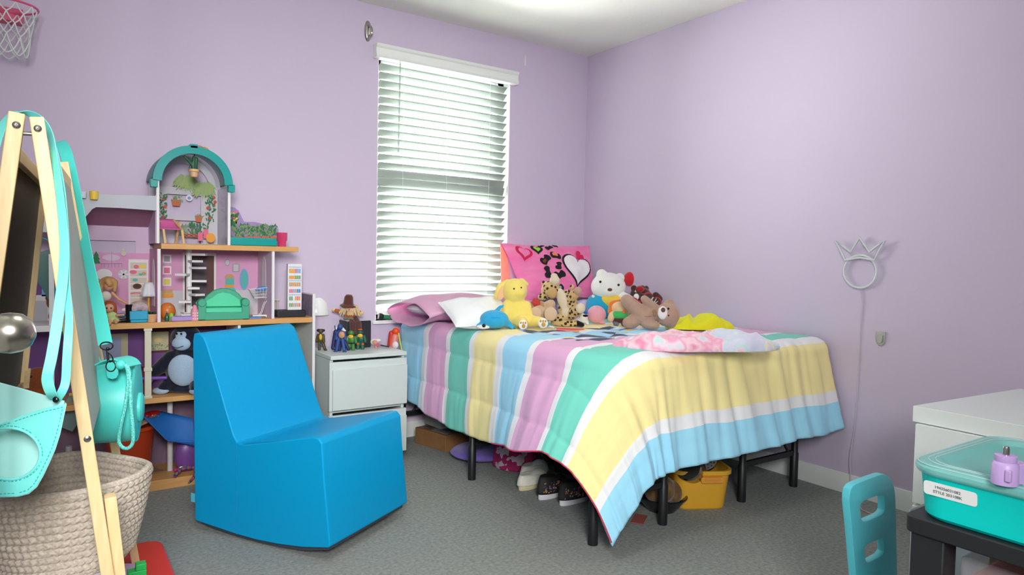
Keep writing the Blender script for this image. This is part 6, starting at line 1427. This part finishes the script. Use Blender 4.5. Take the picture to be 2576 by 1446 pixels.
# ================================================================== right foreground
dr_m = mat('dresser_white', 'F1F7F5', .4, spec=.4)
ds = thing('dresser', 'low white dresser against the right wall in the right foreground', 'dresser', (2.81, .44, 0))
tp = [(2.333, 1.073), (3.045, 1.020), (3.045, -.40), (2.30, -.40)]
obj('top', MB().prism(tp, (0, 0, .574), (1, 0, 0), (0, 1, 0), (0, 0, 1), .052), dr_m, ds, world=True, bevel=.0015)
obj('carcass', MB().prism([(2.345, 1.064), (3.045, 1.012), (3.045, -.39), (2.314, -.39)], (0, 0, .272), (1, 0, 0), (0, 1, 0), (0, 0, 1), .544), dr_m, ds, world=True, bevel=.001)
for y0, y1 in ((.345, 1.055), (-.38, .335)):
    for z0, z1 in ((.29, .5455), (.03, .28)): obj('drawer_front', MB().span((2.330 + (y0 - 1.07) * .020, y0, z0), (2.346, y1, z1)), dr_m, ds, world=True, bevel=.001)
# black stand, storage bin with lid, nozzle toy
XS, YS = 1.45, .665
bk_m = mat('stand_black', '1D2025', .55, bump=.2, bscale=200, bdist=.001)
sd = thing('side_table', 'black plastic side table carrying the turquoise storage bin, bottom right', 'table', (XS + .23, YS - .22, 0))
obj('tabletop', MB().prism(rrect(.47, .44, .02, 4), (XS + .228, YS - .212, .531), (1, 0, 0), (0, 1, 0), (0, 0, 1), .034), bk_m, sd, world=True, bevel=.003)
for dx in (.03, .42):
    for dy in (-.035, -.39): obj('leg', MB().span((XS + dx - .028, YS + dy - .032, 0), (XS + dx + .028, YS + dy + .032, .5145)), bk_m, sd, world=True, bevel=.004)
obj('lower_shelf', MB().span((XS + .02, YS - .40, .30), (XS + .44, YS - .03, .315)), bk_m, sd, world=True)
tq = mat('bin_turquoise', '00E0D8', .4, spec=.25)
bn = thing('storage_bin', 'turquoise plastic storage bin with clear lid and white sticker on black table', 'bin', (XS + .19, YS - .2, .549))
LB, WB, HB2 = .40, .40, .088
mb = MB(); cxy = (XS - .003 + LB / 2, YS + .0 - WB / 2)
def bring(f, z, r): return [V((cxy[0] + a, cxy[1] + b_, z)) for a, b_ in rrect(LB * f, WB * f, r, 8)]
rings = [bring(.93, .5495, .05), bring(.96, .556, .055), bring(1.0, .636, .06), bring(1.012, .640, .062), bring(1.012, .646, .062), bring(.985, .646, .055), bring(.94, .562, .05)]
n_ = len(rings[0]); mb.v = [p for r in rings for p in r]
for j in range(len(rings) - 1):
    for i in range(n_): mb.f.append((j * n_ + i, j * n_ + (i + 1) % n_, (j + 1) * n_ + (i + 1) % n_, (j + 1) * n_ + i))
mb.f.append(tuple(range(n_))); mb.f.append(tuple((len(rings) - 1) * n_ + i for i in range(n_))); mb.mi = [0] * len(mb.f)
obj('tub', mb, tq, bn, world=True, ang=30)
lidm = clear('lid_clear', '9CE2DE', .50, .3)
rings = [bring(1.035, .640, .066), bring(1.05, .647, .068), bring(1.05, .652, .068), bring(1.0, .660, .06), bring(.86, .660, .05), bring(.80, .650, .04)]
mb = MB(); mb.v = [p for r in rings for p in r]
for j in range(len(rings) - 1):
    for i in range(n_): mb.f.append((j * n_ + i, j * n_ + (i + 1) % n_, (j + 1) * n_ + (i + 1) % n_, (j + 1) * n_ + i))
mb.f.append(tuple((len(rings) - 1) * n_ + i for i in range(n_))); mb.mi = [0] * len(mb.f)
ld = obj('lid', mb, lidm, bn, world=True, solid=.002, ang=25)
mb = MB()
for f, z in ((.95, .6612), (.905, .6612), (1.02, .6585)): mb.tube(bring(f, z, .055), .0012, 6, closed=True)
obj('lid_ridge', mb, clear('lid_ridge', 'C6E4E4', .75, .3), ld, world=True)
xf_ = XS - .003
st_c = [PX(2322, 1208, xf_ - .0035), PX(2457, 1241, xf_ - .0035), PX(2455, 1275, xf_ - .0035), PX(2320, 1242, xf_ - .0035)]
cen = sum(st_c, V()) / 4; wy = (st_c[1] - st_c[0]).length; hz = (st_c[0] - st_c[3]).length; tilt = (V((-.096, 0, 1))).normalized()
cen.x = xf_ + (0.636 - cen.z) / .080 * .008 - .0012
exx = V((0, -1, 0)); eyy = V((-.10, 0, 1)).normalized(); ezz = exx.cross(eyy)
stk = obj('sticker', MB().prism(rrect(wy, hz, .006, 4), cen, exx, eyy, ezz, .0008), mat('sticker_white', 'EDF0F0', .5), bn, world=True, label='white sticker with two lines of print')
ink = mat('ink_grey', '50585A', .6)
for body, dz in (('194356031082', .0045), ('STYLE 20310BK', -.0050)):
    tm = textmesh(body, .0078); tm.xf(basis(cen + exx * -.004 + eyy * dz + ezz * .0006, exx, eyy, ezz)); obj('print', tm, ink, stk, world=True, smooth=False)
p = PZ(2527, 1216, .661)
nz_ = thing('toy_nozzle', 'lilac plastic toy nozzle with metal tip standing on the clear lid', 'toy', p)
lil = mat('nozzle_lilac', 'C3A4DC', .4)
obj('barrel', MB().lathe([(0, 0), (.021, 0), (.021, .036), (.018, .040), (.0165, .041), (.0175, .044), (.0175, .052), (.0145, .053), (.008, .053)], n=32), lil, nz_, ang=40)
obj('grip', MB().box((.026, -.012, .019), (.030, .024, .038), (0, 0, -.5)).box((-.019, -.012, .02), (.008, .01, .022)), lil, nz_, bevel=.002)
obj('metal_tip', MB().lathe([(.0055, .045), (.0055, .064), (.0045, .068), (0, .069)], n=20), chrome, nz_, ang=50)
single('toy_clip', MB().span(p + V((.035, -.06, .0)), p + V((.060, -.03, .010))).span(p + V((.045, -.085, .0)), p + V((.06, -.06, .006))), mat('clip_dark', '4A4A48', .4), 'small dark plastic toy clip on the lid beside the lilac nozzle', 'toy', bevel=.001)
# translucent box on the shelf of the stand
t = thing('storage_box', 'translucent box with pink and orange contents and white label under the black table', 'box', (XS + .22, YS - .24, .3155))
obj('shell', MB().span((XS + .058, YS - .40, .3155), (XS + .38, YS - .072, .475)), clear('box_frost', 'C9C6CC', .35, .4), t, world=True, bevel=.008)
obj('contents', MB().span((XS + .07, YS - .385, .325), (XS + .36, YS - .085, .44)), mat('contents_pink', 'E8788C', .7, c2='F0B060', nscale=7, namt=.25), t, world=True, bevel=.01, label='pink and orange contents seen through the box')
obj('label', MB().span((XS + .0565, YS - .30, .36), (XS + .0572, YS - .10, .425)), mat('label_white', 'EDE9EA', .6), t, world=True)
# frosted bin behind the stand
fb = clear('bin_frost', 'CDD6DA', .72, .4)
t = thing('plastic_bin', 'frosted white plastic bin on the carpet between teal chair and black table', 'bin', (2.15, .735, 0))
mb = MB(); r0 = rrect(.20, .32, .04, 6); r1 = rrect(.24, .38, .05, 6); r2 = rrect(.27, .42, .06, 6); n_ = len(r0)
mb.v = [V((a, b_, 0)) for a, b_ in r0] + [V((a, b_, .32)) for a, b_ in r1] + [V((a, b_, .325)) for a, b_ in r2] + [V((a, b_, .35)) for a, b_ in r2]
for j in range(3):
    for i in range(n_): mb.f.append((j * n_ + i, j * n_ + (i + 1) % n_, (j + 1) * n_ + (i + 1) % n_, (j + 1) * n_ + i))
mb.f.append(tuple(range(n_))); mb.mi = [0] * len(mb.f)
obj('bin_body', mb, fb, t, solid=.003, ang=30)
# teal kid chair
kc_m = mat('chair_teal', '58C4D2', .35, coat=.1)
YC = .89
def cp(zx, zy): p = at(2080 + zx / 2.976, 960 + zy / 2.976, 1, YC); return (p.x, p.z)
out = [cp(*q) for q in [(168, 900), (170, 850), (180, 805), (198, 778), (225, 762), (300, 733), (400, 697), (430, 692), (460, 706), (488, 742), (506, 790), (514, 850), (519, 1000), (524, 1250), (530, 1500), (534, 1700), (240, 1800), (222, 1500), (205, 1300), (188, 1100)]]
def rhole(c, r=.28):
    P = []; n = len(c)
    for i in range(n):
        p, a, b_ = V((*c[i], 0)), V((*c[i - 1], 0)), V((*c[(i + 1) % n], 0))
        for t_ in range(5):
            k = t_ / 4; A_ = p.lerp(a, r); B_ = p.lerp(b_, r); P.append(tuple((A_.lerp(p, k).lerp(p.lerp(B_, k), k))[:2]))
    return P
h1 = rhole([cp(248, 905), cp(432, 832), cp(437, 985), cp(262, 1060)]); h2 = rhole([cp(284, 1225), cp(428, 1165), cp(433, 1290), cp(294, 1365)])
kc = thing('kids_chair', 'small teal painted wooden kids chair with two slots in its back', 'chair', (sum(p[0] for p in out) / len(out), YC - .1, 0))
mb = plate(out, [h1, h2], .020, .002); mb.xf(basis((0, YC + .010, 0), (1, 0, 0), (0, 0, 1), (0, -1, 0)))
obj('backrest', mb, kc_m, kc, world=True, ang=30)
xs = [p[0] for p in out]; xa, xb = min(xs) + .02, max(xs) - .005
zseat = min(p[1] for p in out)
obj('seat', MB().prism(rrect(xb - xa + .03, .20, .03, 5), ((xa + xb) / 2, YC - .105, zseat + .03), (1, 0, 0), (0, 1, 0), (0, 0, 1), .02), kc_m, kc, world=True, bevel=.003)
for x in (xa + .012, xb - .012):
    for y in (YC - .19, YC - .015): obj('leg', MB().span((x - .013, y - .013, 0), (x + .013, y + .013, zseat + .021)), kc_m, kc, world=True, bevel=.002)
# ================================================================== under the bed
card = mat('cardboard', '9A6F45', .8, c2='8A623B', nscale=20)
t = thing('cardboard_box', 'brown cardboard box lying flat beneath the bed head near the nightstand', 'box', (1.90, 3.36, 0))
ang = .22; R3 = Matrix.Rotation(ang, 3, 'Z')
obj('carton', MB().box((0, 0, .045), (.30, .26, .09), R3), card, t, bevel=.002)
obj('print', MB().box((0, 0, .0905), (.26, .22, .001), R3), mat('carton_print', '4B4440', .5, c2='C9C4BE', nscale=9, namt=.3), t)
fl_ = obj('flap', MB().box(R3 @ V((.06, -.135, .083)), (.17, .07, .004), (.25, 0, ang)), mat('flap_white', 'C6C5C2', .5), t)
mb = MB()
for k in range(3): mb.tube([(R3 @ V((.02 + k * .04, -.138, .086))) + Euler((.25, 0, ang)).to_matrix() @ V((.014 * cos(2 * pi * j / 18), .014 * sin(2 * pi * j / 18), .002)) for j in range(18)], .0012, 5, closed=True)
obj('printed_ring', mb, mat('ring_grey', '5A5A58', .6), fl_)
single('white_box', MB().box((1.93, 3.42, .125), (.24, .16, .065), (0, 0, .1)), mat('box_white', 'B9B8B4', .7), 'white shallow box stacked on the cardboard box under the bed', 'box', bevel=.003)
# purple cushion mat and magenta blanket
pc_ = PZ(1185, 1150, .02)
single('floor_cushion', MB().ell((1.93, 3.02, .035), (.20, .17, .034), nu=40, nv=12), plush('cushion_violet', '7F6AC6', '6F5AB4'), 'flat violet round floor cushion under the bed edge', 'cushion', base=(1.93, 3.02, .001))
bm_ = bpy.data.materials.new('magenta_unicorn_fleece'); bm_.use_nodes = True; nt = bm_.node_tree; b_ = nt.nodes['Principled BSDF']; b_.inputs['Roughness'].default_value = .95
tc = nt.nodes.new('ShaderNodeTexCoord'); vo = nt.nodes.new('ShaderNodeTexNoise'); vo.inputs['Scale'].default_value = 24; vo.inputs['Detail'].default_value = 1
r = nt.nodes.new('ShaderNodeValToRGB'); r.color_ramp.interpolation = 'CONSTANT'; r.color_ramp.elements[0].position = 0; r.color_ramp.elements[0].color = lin('A8265F'); r.color_ramp.elements[1].position = .60; r.color_ramp.elements[1].color = lin('CBB4C4')
nt.links.new(tc.outputs['Object'], vo.inputs[0]); nt.links.new(vo.outputs[0], r.inputs[0]); nt.links.new(r.outputs[0], b_.inputs['Base Color'])
crumple('fleece_blanket', bm_, (2.06, 2.86, .001), (.20, .13, .19), .5, .25, 5, 'magenta fleece blanket with white printed shapes bunched under the bed', 'blanket', 4)
crumple('dark_bag', mat('bag_navy', '20243C', .8, c2='2B2B33', nscale=10), (2.28, 2.62, .001), (.18, .16, .23), .3, .3, 6, 'dark navy cloth bag slumped under the bed behind white slippers', 'bag', 6)
crumple('black_bag', mat('bag_black', '191512', .8, c2='33291A', nscale=7), (2.22, 2.30, .001), (.16, .14, .24), .6, .3, 6, 'black cloth bag slumped under the bed behind the flowered sneakers', 'bag', 9)
# slippers and shoes
def shoe(name, label, x, y, rz, L_, W_, upper, sole_m, kind, group=None):
    t = thing(name, label, 'shoe', (x, y, 0), rz)
    # toe points to +x
    out = []
    for k in range(28):
        a = 2 * pi * k / 28; cx = cos(a); w_ = W_ / 2 * (1.0 + .14 * cx) * (1 - .10 * (cx < 0)); out.append((L_ / 2 * cx, w_ * sin(a) + .006 * cx))
    hs = .022 if kind != 'sneaker' else .026
    obj('sole', MB().prism([(a * 1.02, b_ * 1.03) for a, b_ in out], (0, 0, hs / 2), (1, 0, 0), (0, 1, 0), (0, 0, 1), hs), sole_m, t, bevel=.006, seg=3)
    mb = MB(); top = .075 if kind == 'sneaker' else .046
    def up(u, v):
        a = 2 * pi * u; cx, sy = cos(a), sin(a); toe = (cx + 1) / 2
        h_ = top * (1 - .45 * toe ** 2); f = v; rr = (1 - .30 * f ** 2); inn_ = -.10 * f * L_ * max(0, cx) * (1.6)
        return V((L_ / 2 * cx * (1 - .16 * f ** 2 - .30 * f ** 3 * max(0, cx)) , (W_ / 2 * (1 + .14 * cx)) * sy * rr, hs + f * h_ * (1 if cx < .2 else 1)))
    mb.grid(up, 40, 8, cu=True); obj('upper', mb, upper, t, solid=.006, ang=180)
    if kind != 'sneaker' or True:
        obj('vamp', MB().ell((L_ * .20, 0, hs + .012), (L_ * .27, W_ * .47, .052 if kind == 'sneaker' else .042)), upper, t)
        obj('insole', MB().ell((-L_ * .12, 0, hs + .006), (L_ * .33, W_ * .40, .008)), mat('insole', 'C9CBC4', .8), t)
    return t
wfl = plush('slipper_white', 'D9D6C8', 'E4E1D6'); sol = mat('slipper_sole', 'CFC49A', .8)
FA = atan2(AX_F.y, AX_F.x)
shoe('slipper', 'white fluffy slipper under the bed, the front one beside black sneakers', 1.86, 2.51, FA - .75, .19, .085, wfl, sol, 'slipper', 'white slippers')
shoe('slipper', 'white fluffy slipper under the bed, the rear one half behind the other', 1.95, 2.62, FA - .7, .19, .085, wfl, sol, 'slipper', 'white slippers')
blks = mat('sneaker_black', '16171A', .7, c2='2A2622', nscale=60); ws = mat('sneaker_sole', 'D6D6DC', .5)
for (x, y, lab) in ((1.865, 2.36, 'black slip-on sneaker with gold flower embroidery, rear one of the pair'), (1.90, 2.255, 'black slip-on sneaker with gold flower embroidery, front one of the pair')):
    s_ = shoe('sneaker', lab, x, y, FA - .85, .185, .075, blks, ws, 'sneaker', 'black sneakers')
    rd = random.Random(int(x * 100)); mb = MB()
    for k in range(46):
        u = rd.uniform(-.08, .02); side = -1; z = rd.uniform(.032, .075); mb.mat(k % 3); yy = -(.075 / 2 * (1 + .14 * u / .09)) * sqrt(max(.1, 1 - (u / .094) ** 2)) * (1 - .30 * ((z - .026) / .065) ** 2) - .003
        mb.ell((u, yy, z), (.0045, .002, .0035), nu=6, nv=5)
    obj('embroidery', mb, [mat('thread_gold', 'B98F4E', .5), mat('thread_rose', 'A8646A', .5), mat('thread_blue', '3A4A7A', .5)], s_)
gs_ = plush('grey_suede', '8E8798')
for (x, y, lab) in ((1.955, 2.12, 'grey suede shoe beside the black sneakers near the bed corner leg'), (1.93, 2.01, 'grey suede shoe mostly behind the black bed corner leg')):
    shoe('shoe', lab, x, y, FA - .75, .18, .078, gs_, mat('shoe_sole_grey', 'C9C6D0', .6), 'slipper', 'grey shoes')
# yellow basin with pots
by = V((2.345, 1.96, 0))
t = thing('plastic_basin', 'yellow plastic tub with handle under the foot of the bed, holding toy pots', 'tub', by)
yb_ = mat('basin_yellow', 'E4AC33', .45)
mb = MB(); R_ = [(.205, .150, 0, .04), (.215, .16, .006, .045), (.245, .19, .150, .05), (.262, .207, .155, .055), (.262, .207, .172, .055), (.238, .184, .172, .05), (.205, .15, .012, .04)]
rr_ = [[V((a, b_, z)) for a, b_ in rrect(w_, d_, r_, 6)] for w_, d_, z, r_ in R_]; n_ = len(rr_[0]); mb.v = [p for r in rr_ for p in r]
for j in range(len(rr_) - 1):
    for i in range(n_): mb.f.append((j * n_ + i, j * n_ + (i + 1) % n_, (j + 1) * n_ + (i + 1) % n_, (j + 1) * n_ + i))
mb.f.append(tuple(range(n_))); mb.f.append(tuple((len(rr_) - 1) * n_ + i for i in range(n_))); mb.mi = [0] * len(mb.f)
Mz = Matrix.Rotation(-.5, 4, 'Z'); mb.xf(Mz); obj('tub', mb, yb_, t, ang=30)
obj('handle', MB().prism(rrect(.10, .026, .01, 4), Mz @ V((.03, -.1005, .135)), Mz.to_3x3() @ V((1, 0, 0)), (0, 0, 1), Mz.to_3x3() @ V((0, -1, 0)), .012).prism(rrect(.07, .006, .003, 3), Mz @ V((.03, -.108, .138)), Mz.to_3x3() @ V((1, 0, 0)), (0, 0, 1), Mz.to_3x3() @ V((0, -1, 0)), .004), mat('handle_orange', 'E09A3A', .45), t, bevel=.002)
sst = mat('steel_pot', 'A9A39C', .25, 1)
d = (V((-.45, -.75, .35))).normalized()
c_ = by + V((.045, .01, .205)); M_ = basis(c_, *frame_of(d))
t = thing('colander', 'small steel toy colander with holes leaning in the yellow tub', 'colander', c_ - V((0, 0, .07)))
obj('bowl', MB().lathe([(0, .004), (.066, .004), (.070, 0), (.074, -.05), (.077, -.05), (.073, .003), (.068, .007), (0, .008)], n=40).xf(M_), sst, t, world=True, ang=35)
mb = MB()
for r_, n in ((.018, 6), (.033, 11), (.047, 16), (.059, 20)):
    for k in range(n): a = 2 * pi * k / n; mb.cyl(M_ @ V((r_ * cos(a), r_ * sin(a), .0075)), M_ @ V((r_ * cos(a), r_ * sin(a), .0088)), .003, n=8)
obj('holes', mb, mat('hole_dark', '2A2624', .6), t, world=True)
c2_ = by + V((-.055, -.02, .155)); d2 = V((-.75, -.35, .45)).normalized(); M_ = basis(c2_, *frame_of(d2))
t = thing('toy_pot', 'small shiny steel toy pot tilted in the yellow tub beside the colander', 'pot', c2_ - V((0, 0, .06)))
obj('pot', MB().lathe([(0, .07), (.05, .07), (.056, .064), (.058, 0), (.062, -.002), (.062, .003)], n=36).xf(M_), sst, t, world=True, ang=35)
single('toy_cup', MB().box(by + V((.125, .03, .215)), (.05, .05, .06), (.3, .3, .2)), mat('cup_mint', '7FC0B4', .5), 'mint green toy cup sticking up behind the colander', 'cup', bevel=.006)
# dark bowl and clutter behind the middle foot leg
c_ = V((2.16, 1.99, 0))
t = thing('toy_bowl', 'dark glossy bowl with brown odds and ends left of the yellow tub', 'bowl', c_)
obj('bowl', MB().lathe([(0, 0), (.06, 0), (.11, .06), (.105, .065), (.055, .01), (0, .01)], n=36), mat('bowl_dark', '1E1D22', .2), t, ang=50)
single('toy_fur', MB().ell(c_ + V((-.01, 0, .085)), (.075, .06, .06)).ell(c_ + V((.05, -.02, .07)), (.04, .04, .05)), plush('fur_mix', '4A3426', '8A6A3E', bscale=120, nscale=22), 'brown furry toy heaped in the dark bowl', 'toy', remesh=.005)
single('paper_scrap', MB().box(PZ(1608, 1305, .004), (.10, .05, .003), (0, 0, .6)), mat('paper_red', 'A0524A', .6), 'dull red paper scrap on carpet by the comforter tip', 'paper')
